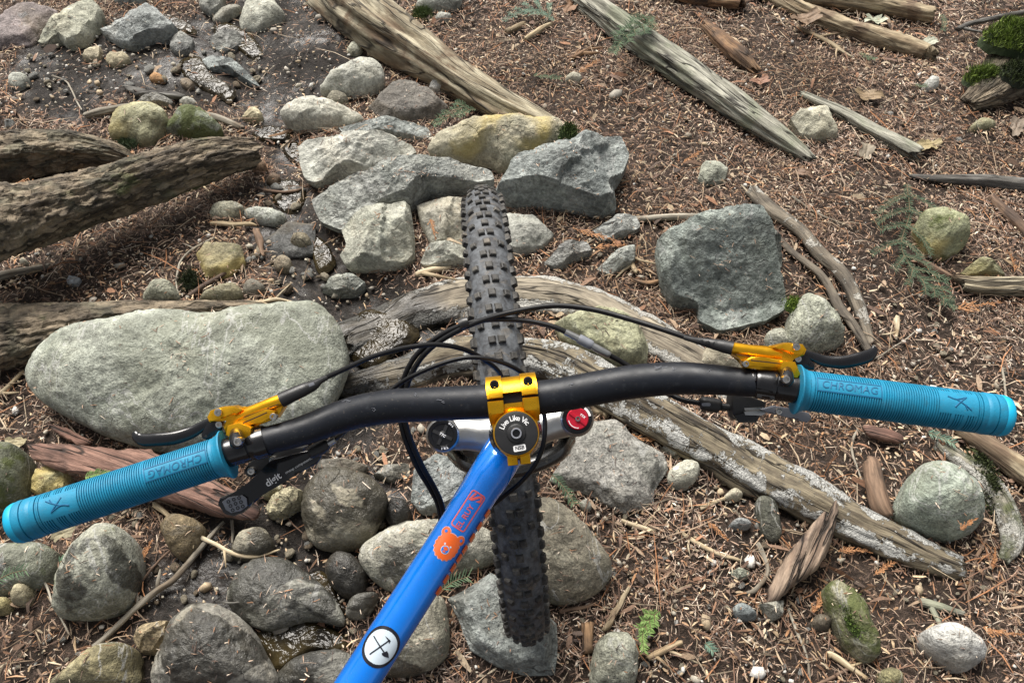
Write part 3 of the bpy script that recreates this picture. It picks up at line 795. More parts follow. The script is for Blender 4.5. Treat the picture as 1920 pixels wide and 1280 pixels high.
 ('stone', 'grey pebble touched by the tip of the wood shard', [(1424,1132),(1470,1124),(1467,1155),(1445,1167)], .045, 'granite', (.36,.35,.30), 'ang', 0, 0),
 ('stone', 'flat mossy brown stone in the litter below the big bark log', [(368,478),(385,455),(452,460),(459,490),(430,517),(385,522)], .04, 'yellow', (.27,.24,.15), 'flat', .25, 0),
 ('stone', 'pale green rounded stone behind the lower bark log', [(268,560),(290,530),(320,529),(338,560),(320,572),(280,572)], .06, 'granite', (.33,.33,.26), 'round', .22, 0),
 ('stone', 'brown mossy stone behind the lower bark log', [(375,560),(410,538),(445,535),(455,560),(420,572)], .05, 'brown', (.22,.20,.13), 'round', .22, 0),
 ('stone', 'cream oblong stone in the litter beside a peeled stick', [(393,397),(410,382),(443,380),(456,391),(430,409),(400,410)], .04, 'granite', (.48,.46,.36), 'round', 0, 0),
 ('stone', 'grey oblong stone next to the cream oblong one', [(455,400),(478,390),(518,394),(536,406),(520,421),(475,419)], .04, 'granite', (.38,.39,.35), 'round', 0, 0),
 ('stone', 'dark wet flat slab under a round brown pebble', [(495,450),(540,415),(592,420),(590,475),(535,487),(505,475)], .025, 'brown', (.10,.10,.10), 'flat', 0, .3),
 ('stone', 'round brown pebble sitting on the dark wet slab', [(545,456),(555,440),(578,443),(584,464),(562,473)], .05, 'brown', (.26,.23,.17), 'round', 0, 0),
 ('stone', 'small pale blue-grey stone beside the wet root', [(604,547),(622,526),(662,514),(687,530),(670,550),(630,559)], .06, 'slate', (.38,.40,.37), 'ang', 0, 0),
 ('stone', 'rusty brown pebble at the mud channel edge', [(466,310),(477,298),(500,308),(496,327),(475,324)], .04, 'brown', (.26,.17,.11), 'ang', 0, 0),
 ('stone', 'round reddish pebble in the water trickle', [(499,342),(512,326),(526,334),(518,350)], .03, 'brown', (.20,.14,.10), 'round', 0, 0),
 ('stone', 'round grey-brown pebble on the mud below the dark slab', [(514,495),(527,480),(546,488),(542,511),(521,510)], .035, 'brown', (.22,.18,.13), 'round', 0, 0),
 ('stone', 'dull grey pebble on the mud beside the mossy brown stone', [(455,540),(473,524),(497,538),(483,556),(462,556)], .035, 'brown', (.20,.18,.15), 'round', 0, 0),
 ('stone', 'flat grey rock between the tyre and the roots', [(1020,492),(1058,456),(1100,453),(1112,470),(1075,488),(1050,505)], .05, 'slate', (.28,.28,.27), 'ang', 0, 0),
 ('stone', 'lichen-crusted grey rock beside the orange frond', [(1112,432),(1150,410),(1192,403),(1202,425),(1170,442),(1130,452)], .05, 'slate', (.34,.35,.34), 'ang', 0, 0),
 ('stone', 'grey crusted rock beside the dark blue-grey block', [(1118,505),(1155,472),(1192,460),(1190,492),(1145,515)], .05, 'slate', (.32,.33,.31), 'ang', 0, 0),
 ('stone', 'grey rock at the edge of the green grass tuft', [(780,8),(800,-12),(862,-12),(859,14),(820,23),(790,20)], .06, 'pale', (.34,.35,.32), 'round', 0, 0),
 ('stone', 'small white pebble below the grey rock by the grass tuft', [(815,36),(825,25),(845,28),(843,38),(822,41)], .025, 'pale', (.52,.52,.48), 'round', 0, 0),
 ('stone', 'white crystalline pebble against the split log', [(803,166),(812,152),(838,152),(838,170),(815,174)], .04, 'pale', (.60,.59,.57), 'ang', 0, 0),
 ('stone', 'small cream pebble left of the split log', [(650,95),(662,80),(679,87),(673,103),(655,102)], .03, 'pale', (.44,.44,.36), 'round', 0, 0),
 ('stone', 'pale pebble alone on the brown litter beyond the tyre', [(1060,147),(1075,138),(1091,145),(1086,155),(1065,154)], .03, 'pale', (.48,.46,.38), 'round', 0, 0),
 ('stone', 'wet grey stone at the foot of the speckled half-wet boulder', [(640,905),(590,880),(600,862),(650,858),(690,872),(680,890)], .03, 'brown', (.16,.15,.13), 'flat', 0, .3),
 ('stone', 'grey-white pebble with a bluish side by the peeled stick', [(1367,985),(1385,970),(1408,980),(1402,992),(1378,993)], .03, 'slate', (.40,.41,.42), 'round', 0, 0),
 ('stone', 'greenish pebble below the dark finger-shaped stone', [(1369,1072),(1385,1063),(1405,1070),(1403,1085),(1378,1088)], .03, 'granite', (.36,.38,.31), 'ang', 0, 0),
 ('stone', 'dark brown pebble beside the long green mossy stone', [(1522,1168),(1535,1150),(1555,1160),(1552,1182),(1530,1184)], .04, 'brown', (.12,.10,.075), 'round', 0, 0),
 ('stone', 'olive pebble below the long green mossy stone', [(1650,1262),(1670,1250),(1690,1262),(1688,1290),(1655,1290)], .04, 'granite', (.27,.25,.14), 'round', .2, 0),
 ('stone', 'brown stone tucked between the roots beside the tube cables', [(1085,945),(1100,935),(1110,950),(1100,960)], .02, 'pale', (.34,.33,.29), 'round', 0, 0),
 ('stone', 'bluish chip stone in the litter near the lower bark log', [(124,525),(130,517),(150,521),(146,536),(128,535)], .02, 'slate', (.40,.42,.46), 'ang', 0, 0),
 ('stone', 'pale chip stone beside the grey twigs under the big bark log', [(38,490),(45,484),(53,492),(48,499),(40,498)], .02, 'pale', (.50,.48,.40), 'round', 0, 0),
 ('stone', 'half buried grey stone beside the cables and the wet patch', [(700,890),(720,872),(765,868),(770,890),(735,905)], .03, 'granite', (.24,.23,.20), 'ang', 0, .2),
 ('stone', 'pale grey sliver rock against the white-edged root', [(1090,1010),(1110,1003),(1118,1020),(1100,1030)], .02, 'pale', (.38,.38,.33), 'round', 0, 0),
]
for r in ROCKS:
    nm, lb, px, h, mk, col, sty, mo, we = r
    rock(nm, lb, px, h * (0.85 if nm == 'stone' else 0.92), mk if (nm != 'boulder' or mk != 'granite') else 'boulder', tuple(q * k_ for q, k_ in zip(col, ((0.80, 0.81, 0.77) if nm == 'boulder' else (0.90, 0.90, 0.87)))), sty, mo, we, rough=(0.6 if nm == 'boulder' else 1.0))

# ------------------------------------------------------------------ logs, roots, sticks
MW = {
    'bark':   mat_wood('furrowed_bark', (0.085, 0.064, 0.043), (0.225, 0.180, 0.125), (0.13, 0.118, 0.080), plates=True, crack=0.3, moss=0.35, bumpd=0.014),
    'split':  mat_wood('weathered_split_wood', (0.17, 0.135, 0.085), (0.40, 0.36, 0.26), (0.12, 0.075, 0.042), crack=0.8, bumpd=0.008),
    'silver': mat_wood('silvered_split_wood', (0.15, 0.145, 0.115), (0.36, 0.35, 0.29), (0.20, 0.21, 0.15), crack=0.9, bumpd=0.008),
    'round':  mat_wood('peeled_log_wood', (0.22, 0.165, 0.10), (0.40, 0.33, 0.22), (0.13, 0.085, 0.055), crack=0.5, bumpd=0.004),
    'root':   mat_wood('worn_root_wood', (0.16, 0.135, 0.10), (0.31, 0.27, 0.205), (0.10, 0.083, 0.062), crack=0.85, lichen=0.9, lichen_col=(0.52, 0.51, 0.47), bumpd=0.006),
    'lichenlog': mat_wood('lichen_crusted_wood', (0.080, 0.063, 0.042), (0.22, 0.185, 0.125), (0.045, 0.036, 0.026), crack=0.9, lichen=0.72, lichen_col=(0.56, 0.56, 0.53), bumpd=0.008),
    'barkroot': mat_wood('thin_root_bark', (0.085, 0.070, 0.052), (0.20, 0.17, 0.13), (0.06, 0.05, 0.04), crack=0.5, lichen=0.42, lichen_col=(0.44, 0.42, 0.37), bumpd=0.004),
    'brown':  mat_wood('brown_rotten_wood', (0.12, 0.065, 0.035), (0.28, 0.17, 0.09), (0.07, 0.045, 0.03), crack=0.8, bumpd=0.006),
    'shard':  mat_wood('weathered_shard_wood', (0.17, 0.115, 0.080), (0.33, 0.25, 0.185), (0.10, 0.07, 0.055), crack=0.9, bumpd=0.008),
    'dark':   mat_wood('wet_dark_wood', (0.05, 0.045, 0.04), (0.17, 0.165, 0.15), (0.09, 0.085, 0.075), crack=0.7, bumpd=0.005),
    'redbark': mat_wood('red_cedar_bark', (0.12, 0.062, 0.045), (0.25, 0.145, 0.108), (0.075, 0.042, 0.032), crack=0.9, bumpd=0.006),
    'mossroot': mat_wood('mossy_root_bark', (0.12, 0.11, 0.09), (0.27, 0.25, 0.20), (0.10, 0.09, 0.07), crack=0.4, lichen=0.8, lichen_col=(0.45, 0.44, 0.40), moss=0.95, bumpd=0.006),
    'twig':   mat_wood('grey_twig_bark', (0.16, 0.14, 0.11), (0.34, 0.31, 0.25), (0.12, 0.09, 0.06), crack=0.2, bumpd=0.002),
    'peeled': mat_wood('peeled_twig_wood', (0.36, 0.28, 0.17), (0.50, 0.42, 0.29), (0.26, 0.18, 0.10), crack=0.15, bumpd=0.0015),
    'browntwig': mat_wood('brown_twig_bark', (0.085, 0.05, 0.032), (0.20, 0.13, 0.085), (0.06, 0.04, 0.03), crack=0.2, bumpd=0.002),
}
def log(name, label, pts, mk, sty='split', lift=0.7, sq=0.9, cat='log', seg=None, n=None, lich=(-0.9, 0.55), tip=(0, 0), grow=0.0, group=None):
    """pts: (px, py, radius in px); lift = centre height above the soil in radii"""
    seed = int(pts[0][0] * 3 + pts[0][1] * 5) % 977
    W, Rr = [], []
    for x, y, r in pts:
        p = G(x, y); rw = r * depth_of(p) / FPX
        p = G(x, y, rw * lift + grow); W.append(p); Rr.append(r * depth_of(p) / FPX)
    rr = np.array(Rr)
    cw = catmull(W, 10)
    d0 = np.linspace(0, 1, len(W)); ex = np.interp(np.linspace(0, 1, len(cw)), d0, rr)
    length = sum((cw[i + 1] - cw[i]).length for i in range(len(cw) - 1))
    rmax = rr.max()
    seg = seg or int(np.clip(length / max(0.004, rmax * 0.10), 20, 170))
    if sty == 'bark': seg = int(seg * 1.9); n = 110
    n = n or (44 if rmax > 0.025 else (20 if rmax > 0.009 else 9))
    C, R = resample([tuple(q) for q in cw], seg, False, ex)
    if sty in ('twig', 'root') and rmax < 0.03:
        tt = np.linspace(0, length, seg); wgt = np.sin(np.linspace(0, math.pi, seg)) ** 0.3
        kf = 0.10 / max(0.003, rmax)                     # kinks per metre follow the thickness
        for ax_, am in ((0, 1.0), (1, 1.0), (2, 0.4)):
            C[:, ax_] += am * wgt * R * (0.75 * vnoise(np.stack([tt * kf * 0.8 + seed, tt * 0 + ax_ * 7.7, tt * 0], 1)) + 0.16 * vnoise(np.stack([tt * kf * 2.5 + seed, tt * 0 + ax_ * 3.1, tt * 0 + 5], 1)))
        if sty == 'twig': R = R * np.linspace(1.05, 0.62, seg)
        R = R * (1 + 0.16 * vnoise(np.stack([tt * kf * 1.1 + seed, tt * 0 + 2.2, tt * 0], 1)))
    fr = frames([Vector(c) for c in C])
    s_al = np.linspace(0, length, seg)
    ang = np.linspace(0, 2 * math.pi, n, endpoint=False)
    ca, sa = np.cos(ang), np.sin(ang)
    T = np.array([f[0] for f in fr]); S = np.array([f[1] for f in fr]); U = np.array([f[2] for f in fr])
    A, SS = np.meshgrid(ang, s_al)
    def nz(kr, ks, o, oct=3):
        return fbm(np.stack([np.cos(A) * kr + seed, np.sin(A) * kr + seed * 0.3, SS * ks + o], -1), oct)
    if sty == 'split':
        rad = 1 + 0.26 * nz(1.6, 2.2, 1) + 0.16 * nz(4.5, 3.0, 4) + 0.07 * nz(13, 6, 8) - 0.10 * sstep(0.55, 0.75, np.abs(nz(3.0, 1.2, 21, 2)))
    elif sty == 'bark':
        v1 = np.abs(nz(5.5, 22, 3, 2)); v2 = np.abs(nz(9.0, 40, 5, 2))
        rad = 1 + 0.20 * nz(1.3, 4, 1) + 0.10 * sstep(0.0, 0.22, v1) + 0.06 * sstep(0.0, 0.25, v2) + 0.035 * nz(14, 60, 8) - 0.12
    elif sty == 'root':
        rad = 1 + 0.16 * nz(1.2, 7, 1) + 0.09 * nz(3.5, 12, 4) + 0.05 * nz(8, 40, 6)
    else:
        rad = 1 + 0.10 * nz(1.0, 26, 1) + 0.10 * nz(3.0, 60, 4, 2)
    r2 = R[:, None] * rad
    V = C[:, None, :] + S[:, None, :] * (ca * r2)[..., None] + U[:, None, :] * (sa * r2 * sq)[..., None]
    # ragged ends
    for end, sgn in ((0, -1), (seg - 1, 1)):
        for back, kk in ((0, 1.0), (1, 0.6), (2, 0.3)):
            e2 = end - sgn * back
            j = (nz(2.4, 1, 12)[end] + 0.7 * nz(6, 1, 15)[end]) * R[end] * (1.3 if sty == 'split' else 0.40)
            V[e2] += T[end] * (sgn * j * kk)[:, None]
    V = V.reshape(-1, 3)
    grain = np.stack([(A * R.mean()).ravel(), SS.ravel(), SS.ravel() * 0], 1)
    hgt = (np.sin(A) * np.ones_like(SS)).ravel()
    edge = sstep(lich[0] - 0.25, lich[0] + 0.1, hgt) * (1 - sstep(lich[1] - 0.1, lich[1] + 0.3, hgt))
    F = []
    for i in range(seg - 1):
        for k in range(n): F.append((i * n + k, i * n + (k + 1) % n, (i + 1) * n + (k + 1) % n, (i + 1) * n + k))
    e0, e1 = len(V), len(V) + 1
    V = np.concatenate([V, [C[0] + T[0] * R[0] * 0.1], [C[-1] - T[-1] * R[-1] * 0.1]])
    grain = np.concatenate([grain, [[0, 0, 0]], [[0, length, 0]]]); edge = np.r_[edge, 0, 0]
    for k in range(n):
        F.append((e0, (k + 1) % n, k)); F.append((e1, (seg - 1) * n + k, (seg - 1) * n + (k + 1) % n))
    if sty == 'twig' and length > 0.05:                      # broken side shoots
        rs = random.Random(seed)
        for _ in range(rs.choice((0, 1, 1, 2, 3))):
            i = rs.randrange(2, seg - 2); rr_ = R[i] * rs.uniform(0.4, 0.65); ln = R[i] * rs.uniform(3, 14)
            d = Vector(T[i]) * rs.uniform(0.3, 1.0) + Vector(S[i]) * rs.choice((-1, 1)) * 0.8 + Vector((0, 0, rs.uniform(-0.1, 0.3))); d.normalize()
            p = Vector(C[i]); k1 = Vector((rs.uniform(-.3, .3), rs.uniform(-.3, .3), 0)) * ln
            tv, tf = tube_geo([p, p + d * ln * 0.5 + k1 * 0.3, p + d * ln], [rr_ * 1.2, rr_ * 0.9, rr_ * 0.4], 6)
            b_ = len(V); V = np.concatenate([V, np.array([tuple(q) for q in tv])]); F += [[q + b_ for q in f] for f in tf]
            grain = np.concatenate([grain, np.array([[0.002 * (q % 6), 0.01 * (q // 6), 0] for q in range(len(tv))])]); edge = np.r_[edge, np.zeros(len(tv))]
    wet = mud_at(V[:, 0], V[:, 1]) if mk in ('root', 'lichenlog') else np.zeros(len(V))
    return add(name, V, F, MW[mk], label=label, cat=cat, uv=grain, attrs={'edge': edge, 'wetness': wet}, sharp=None, group=group)

# big logs
log('log', 'thick split log with weathered grooves leaning down to the yellow-patched stone', [(630, -20, 50), (707, 42, 46), (780, 90, 39), (850, 138, 33), (940, 192, 29), (1020, 232, 24), (1062, 255, 16)], 'split', 'split', 0.75, 0.85)
log('log', 'silver-grey split log tapering to a point near the white stone', [(1090, -10, 26), (1200, 72, 30), (1300, 140, 31), (1400, 212, 27), (1470, 262, 21), (1520, 298, 10)], 'silver', 'split', 0.6, 0.7)
log('log', 'long straight peeled log at the far side of the clearing', [(1380, -35, 13), (1460, -5, 14), (1560, 35, 16), (1650, 68, 16), (1742, 102, 14)], 'round', 'root', 0.8, 1)
log('log', 'dark barked log lying beyond the peeled log', [(1420, -22, 17), (1520, -12, 18), (1640, 8, 18), (1748, 30, 15)], 'round', 'root', 0.8, 1)
log('log', 'short brown log end beside the dead leaf', [(1200, -28, 16), (1300, -5, 16), (1388, 6, 15)], 'brown', 'root', 0.8, 1)
log('log', 'rotten brown log chunk between the two split logs', [(1322, 48, 9), (1350, 75, 15), (1385, 105, 18), (1418, 135, 9)], 'brown', 'split', 0.6, 0.8)
log('log', 'greenish weathered pole with a split end beside the white stone', [(1505, 178, 8), (1570, 208, 12), (1640, 245, 14), (1718, 285, 15)], 'silver', 'split', 0.7, 0.8)
log('branch', 'dark grey splintered branch above the fir sprig', [(1705, 330, 4), (1770, 336, 9), (1850, 340, 13), (1960, 352, 14)], 'dark', 'split', 0.6, 0.8, cat='branch')
log('log', 'massive furrowed bark log casting a deep shadow on the litter', [(-80, 440, 78), (60, 402, 62), (180, 366, 50), (300, 326, 44), (400, 295, 36), (475, 284, 25)], 'bark', 'bark', 1.75, 0.95)
log('log', 'shorter furrowed bark log behind the massive one', [(-60, 300, 44), (40, 288, 42), (130, 280, 34), (210, 288, 20), (250, 300, 8)], 'bark', 'bark', 0.95, 0.9)
log('log', 'bark log running behind the largest boulder', [(-60, 640, 66), (60, 622, 58), (180, 600, 40), (320, 586, 24), (450, 577, 15), (552, 572, 6)], 'bark', 'bark', 0.40, 0.7)
# roots across the trail
log('root', 'broad worn root crossing under the front tyre, crusted along its edge', [(640, 640, 36), (720, 612, 38), (800, 578, 44), (900, 556, 46), (990, 552, 44), (1080, 566, 44), (1170, 605, 40), (1260, 650, 36), (1340, 700, 32), (1400, 760, 24)], 'root', 'root', 0.02, 0.55, cat='root', lich=(0.2, 0.72))
log('root', 'thick grey log with white lichen edges running under the right of the handlebar', [(640, 730, 26), (740, 705, 34), (860, 672, 38), (980, 668, 40), (1080, 700, 42), (1190, 758, 44), (1300, 822, 46), (1420, 890, 48), (1540, 955, 44), (1640, 1000, 38), (1730, 1040, 30), (1800, 1066, 22)], 'lichenlog', 'root', 0.22, 0.85, cat='root', lich=(0.42, 0.86))
log('root', 'dark mottled root curving past the blue-grey block', [(1408, 355, 10), (1450, 395, 14), (1500, 430, 14), (1540, 475, 14), (1585, 515, 13), (1615, 570, 12), (1635, 645, 7)], 'barkroot', 'root', 0.7, 0.9, cat='root', lich=(0.2, 2))
log('root', 'slender pale root beside the green-tinged stone', [(1455, 445, 7), (1490, 480, 8), (1535, 520, 9), (1570, 570, 10), (1605, 610, 10), (1636, 668, 8)], 'barkroot', 'root', 0.8, 0.9, cat='root', lich=(-0.6, 0.5))
log('root', 'moss-lined root curling around the pale blue-green boulder', [(1765, 835, 14), (1815, 870, 18), (1860, 910, 22), (1890, 965, 24), (1895, 1020, 20), (1880, 1050, 10)], 'mossroot', 'root', 0.5, 0.8, cat='root', lich=(-0.1, 0.9))
log('log', 'smooth brown log beyond the end of the right grip', [(1790, 800, 14), (1850, 845, 19), (1960, 920, 22)], 'round', 'root', 0.7, 1)
log('branch', 'short broken branch stub with rust-coloured bark', [(1633, 868, 14), (1640, 905, 16), (1655, 950, 18), (1662, 965, 15)], 'browntwig', 'root', 1.1, 1, cat='branch')
log('board', 'broken grey board in front of the flat olive stone', [(1795, 530, 14), (1850, 536, 18), (1960, 538, 20)], 'split', 'split', 0.6, 0.7, cat='board')
log('stump', 'dark rotten stump draped with moss', [(1815, 195, 16), (1860, 165, 34), (1910, 120, 52), (1975, 70, 66)], 'bark', 'bark', 0.5, 0.7, cat='stump')
log('branch', 'slim dark branch arching over the bright moss', [(1795, 55, 5), (1850, 38, 6), (1950, 20, 7)], 'dark', 'twig', 4.0, 1, cat='branch')
log('branch', 'thin grey pole lying beside the fir sprig', [(1690, 470, 6), (1740, 500, 8), (1800, 530, 6)], 'browntwig', 'root', 0.8, 1, cat='branch')
log('branch', 'mottled dark branch end at the corner of the dark block', [(1860, 370, 8), (1900, 410, 10), (1950, 470, 10)], 'browntwig', 'root', 0.7, 1, cat='branch')
log('branch', 'grey twig branch crossing behind the mossy stones', [(160, 218, 7), (200, 210, 8), (245, 200, 6)], 'twig', 'root', 1.0, 1, cat='branch')
log('branch', 'grey splintered branch right of the green mossy stone', [(370, 212, 6), (410, 222, 7), (455, 240, 5)], 'twig', 'split', 1.0, 0.8, cat='branch')
log('branch', 'lichen-dotted branch in the shadow under the massive log', [(-20, 525, 9), (30, 510, 8), (95, 497, 5)], 'twig', 'root', 0.9, 1, cat='branch')
log('branch', 'thin root bridging the grey rocks beside the blue-grey block', [(1180, 412, 5), (1260, 408, 6), (1340, 410, 6), (1400, 415, 5)], 'twig', 'root', 1.0, 1, cat='branch')

# sticks: (label, material, points)
STICKS = [
 ('long grey lichen-spotted stick lying across the mud below the left grip', 'twig', [(175, 1212, 6), (240, 1155, 7), (300, 1105, 8), (340, 1075, 9), (385, 1020, 9), (420, 978, 7)], 2.0),
 ('peeled forked twig between the red bark slab and the half-wet round stone', 'peeled', [(288, 945, 5), (330, 978, 6), (380, 1010, 6), (430, 1033, 7), (480, 1042, 6), (525, 1030, 4)], 4.0),
 ('small broken antler-shaped stick beside the massive bark log', 'peeled', [(348, 362, 4), (375, 350, 5), (402, 338, 6), (408, 332, 5)], 1.2),
 ('short peeled stick below the cream oblong stone', 'peeled', [(398, 418, 6), (430, 419, 6), (470, 419, 6), (482, 423, 4)], 1.0),
 ('short peeled stick ending at a cream pebble', 'peeled', [(1312, 952, 6), (1335, 943, 6), (1360, 933, 6)], 1.0),
 ('straight grey stick beside the lichen-edged log', 'twig', [(1335, 865, 5), (1360, 885, 5), (1388, 908, 4)], 1.2),
 ('curved pale stick in the gravel', 'peeled', [(1280, 1000, 5), (1310, 1020, 6), (1350, 1040, 6), (1388, 1050, 5)], 1.1),
 ('bent grey stick under the wood shard', 'twig', [(1420, 1018, 5), (1437, 1055, 6), (1440, 1080, 6), (1420, 1105, 7), (1400, 1112, 6)], 1.4),
 ('flat pale splinter in the gravel right of the tyre', 'peeled', [(1165, 975, 5), (1195, 985, 7), (1230, 995, 6)], 0.9),
 ('peeled round stick below the long green mossy stone', 'peeled', [(1552, 1226, 8), (1585, 1250, 9), (1625, 1272, 9)], 1.0),
 ('long dark twig curving beside the white rounded stone', 'browntwig', [(1850, 1010, 3), (1825, 1060, 4), (1818, 1110, 4), (1820, 1180, 3)], 1.5),
 ('twig pointing down from the lichen-edged root to the gravel', 'twig', [(1045, 908, 5), (1090, 915, 5), (1140, 925, 5), (1165, 945, 5), (1178, 968, 4)], 1.2),
 ('orange twig standing across the grey slab', 'browntwig', [(1165, 895, 2.5), (1152, 935, 3), (1148, 975, 3), (1150, 1010, 2.5)], 2.0),
 ('reddish broken twig beside the brown speckled boulder', 'browntwig', [(1050, 1148, 5), (1080, 1140, 6), (1118, 1128, 4)], 1.2),
 ('thick pale stick beside the green sprig', 'peeled', [(1215, 1235, 7), (1245, 1220, 8), (1278, 1205, 8)], 1.0),
 ('long arching twig near the mossy brown stone', 'twig', [(405, 445, 3), (365, 465, 3), (340, 490, 3), (332, 520, 3), (335, 560, 3)], 2.0),
 ('dark broken stick beside the mossy brown stone', 'browntwig', [(355, 556, 6), (390, 530, 7), (425, 510, 6)], 1.0),
 ('bent twig dipping into the water trickle', 'browntwig', [(465, 345, 3), (500, 358, 4), (545, 360, 4), (585, 345, 3), (602, 334, 4)], 2.0),
 ('rotten orange stick above the water trickle', 'brown', [(505, 258, 4), (530, 250, 6), (558, 240, 4)], 0.9),
 ('knotted brown wood piece beside the dark wet slab', 'browntwig', [(480, 432, 7), (488, 455, 9), (495, 480, 5)], 1.0),
 ('pale worn wood piece above the broad root', 'peeled', [(782, 515, 6), (810, 508, 8), (845, 500, 6)], 1.0),
 ('peeled pale twig between the rocks and the dark block', 'peeled', [(1172, 465, 6), (1182, 485, 7), (1195, 510, 7)], 1.2),
 ('rusty mossy wood chunk beside the dark block', 'brown', [(1185, 525, 6), (1215, 528, 9), (1248, 526, 7)], 0.9),
 ('thin pole with a broken end below the peeled log', 'round', [(1495, 52, 4), (1530, 70, 5), (1565, 90, 6), (1598, 108, 5)], 1.0),
 ('grey splinter beside the tip of the silver-grey log', 'twig', [(1485, 368, 3), (1520, 395, 3), (1560, 412, 4), (1598, 425, 3)], 1.4),
 ('pale peg-like stick upright in the litter by the right lever', 'peeled', [(1680, 595, 6), (1680, 615, 6), (1678, 632, 6)], 1.0),
 ('long fine twig crossing behind the right lever blade', 'twig', [(1600, 690, 3), (1660, 660, 2.5), (1720, 620, 2.5)], 2.0),
 ('thin twig rising past the end of the right grip', 'twig', [(1880, 688, 3), (1884, 730, 3), (1888, 760, 3)], 2.0),
 ('fine grey twig beside the rusty branch stub', 'twig', [(1608, 800, 2.5), (1596, 840, 3), (1605, 875, 3), (1615, 900, 3)], 2.0),
 ('pale forked twig on the grey flat-topped boulder', 'twig', [(50, 1070, 2.5), (80, 1085, 3), (95, 1120, 3), (115, 1160, 3), (132, 1190, 3)], 6.0),
 ('long dark twig at the foot of the long green mossy stone', 'browntwig', [(1530, 1285, 4), (1590, 1255, 4), (1640, 1240, 3.5), (1680, 1225, 2.5)], 1.4),
 ('straight grey twig running down from the wood shard', 'twig', [(1478, 1140, 3), (1498, 1190, 3.5), (1515, 1245, 4), (1520, 1290, 4)], 1.5),
 ('thick grey twig at the right edge by the mossy root', 'twig', [(1870, 1110, 4), (1910, 1116, 4), (1960, 1122, 4)], 1.2),
 ('pale straight twig lying left of the largest boulder', 'peeled', [(-10, 745, 5), (20, 720, 6), (45, 695, 6)], 1.2),
 ('black curved twig on the wet boulder above the puddle', 'dark', [(405, 1128, 3), (440, 1130, 3), (475, 1118, 3), (498, 1095, 2.5)], 12.0),
 ('grey twig in the mud beside the dropper lever pad', 'twig', [(435, 975, 4), (437, 1000, 4), (436, 1018, 4)], 1.4),
 ('thin brown twig looping near the brown stone', 'browntwig', [(265, 1090, 2.5), (290, 1060, 3), (320, 1030, 3), (365, 1010, 3), (420, 1000, 2.5)], 4.0),
 ('broken reddish stick below the short twig by the boulder', 'browntwig', [(1225, 1060, 5), (1250, 1070, 6), (1285, 1082, 5)], 1.0),
 ('wood splinter lying beside the lower edge of the bark log', 'peeled', [(480, 566, 3), (510, 562, 5), (548, 566, 3)], 3.0),
 ('fine pale twig on the mud left of the mossy stones', 'twig', [(98, 142, 2), (125, 155, 2.5), (140, 185, 2.5), (153, 207, 2)], 1.4),
 ('short orange twig above the shorter bark log', 'browntwig', [(27, 207, 2), (40, 222, 2.5), (54, 236, 2)], 1.4),
 ('small brown stick beside the silver-grey log foot', 'brown', [(1072, 110, 5), (1092, 100, 7), (1112, 86, 5)], 0.9),
 ('yellow-brown wood piece left of the fallen fir tip', 'round', [(948, 60, 6), (968, 52, 8), (985, 44, 6)], 0.9),
 ('split yellow stick beside the pale blue pebble', 'peeled', [(985, 75, 5), (1010, 60, 7), (1035, 45, 5)], 0.9),
 ('lichen-white flat wood piece above the white rounded stone', 'silver', [(1722, 1128, 8), (1760, 1140, 11), (1808, 1150, 9)], 0.6),
]
for lb, mk, pts, lift in STICKS:
    log('stick', lb, [(x, y, r * 0.86) for x, y, r in pts], mk, 'twig', lift, 1.0, cat='stick')

# flat pieces of bark and wood with a traced outline
def slab(name, label, px, mk, up=0.02, th=0.008, tilt=0.0, cat='wood piece', along=(1, 0), curl=0.3):
    seed = int(px[0][0]) % 91
    cx = sum(p[0] for p in px) / len(px); cy = sum(p[1] for p in px) / len(px)
    g = G(cx, cy).z + up
    out = resample(px, int(max(24, sum(math.dist(px[i], px[i - 1]) for i in range(len(px))) / 6)), True)
    out = out + np.stack([vnoise(np.c_[out * 0.11, out[:, :1] * 0 + 1]), vnoise(np.c_[out * 0.11, out[:, :1] * 0 + 7])], 1) * 2.2
    rim = np.array([tuple(Gz(x, y, g + tilt * (cy - y) / 100)) for x, y in out])
    a = np.sum(rim[:, 0] * np.roll(rim[:, 1], -1) - np.roll(rim[:, 0], -1) * rim[:, 1])
    if a < 0: rim = rim[::-1].copy()
    c = rim.mean(0); M = len(rim); K = 7
    ax = np.array([along[0], along[1]], float); ax /= np.linalg.norm(ax); pn = np.array([-ax[1], ax[0]])
    wmax = np.abs((rim[:, :2] - c[:2]) @ pn).max()
    L = []
    low = rim.copy(); low[:, 2] -= th * 1.2; L.append(low)
    for k in range(K):
        t = k / K
        r = c + (rim - c) * (1 - t)
        r[:, 2] += th * min(1, t * 4)
        L.append(r)
    V = np.concatenate(L + [c[None] + [[0, 0, th]]])
    q = (V[:, :2] - c[:2]); al = q @ ax; ac = q @ pn
    V[:, 2] += curl * wmax * (1 - (ac / wmax) ** 2) + fbm(np.stack([al * 6, ac * 90, al * 0 + seed], 1), 3) * th * 0.35
    F = []
    for k in range(len(L) - 1):
        for i in range(M): F.append((k * M + i, k * M + (i + 1) % M, (k + 1) * M + (i + 1) % M, (k + 1) * M + i))
    for i in range(M): F.append(((len(L) - 1) * M + i, (len(L) - 1) * M + (i + 1) % M, len(L) * M))
    F.append(tuple(range(M))[::-1])
    return add(name, V, F, MW[mk], label=label, cat=cat, uv=np.stack([ac, al, al * 0], 1), attrs={'edge': np.zeros(len(V))})

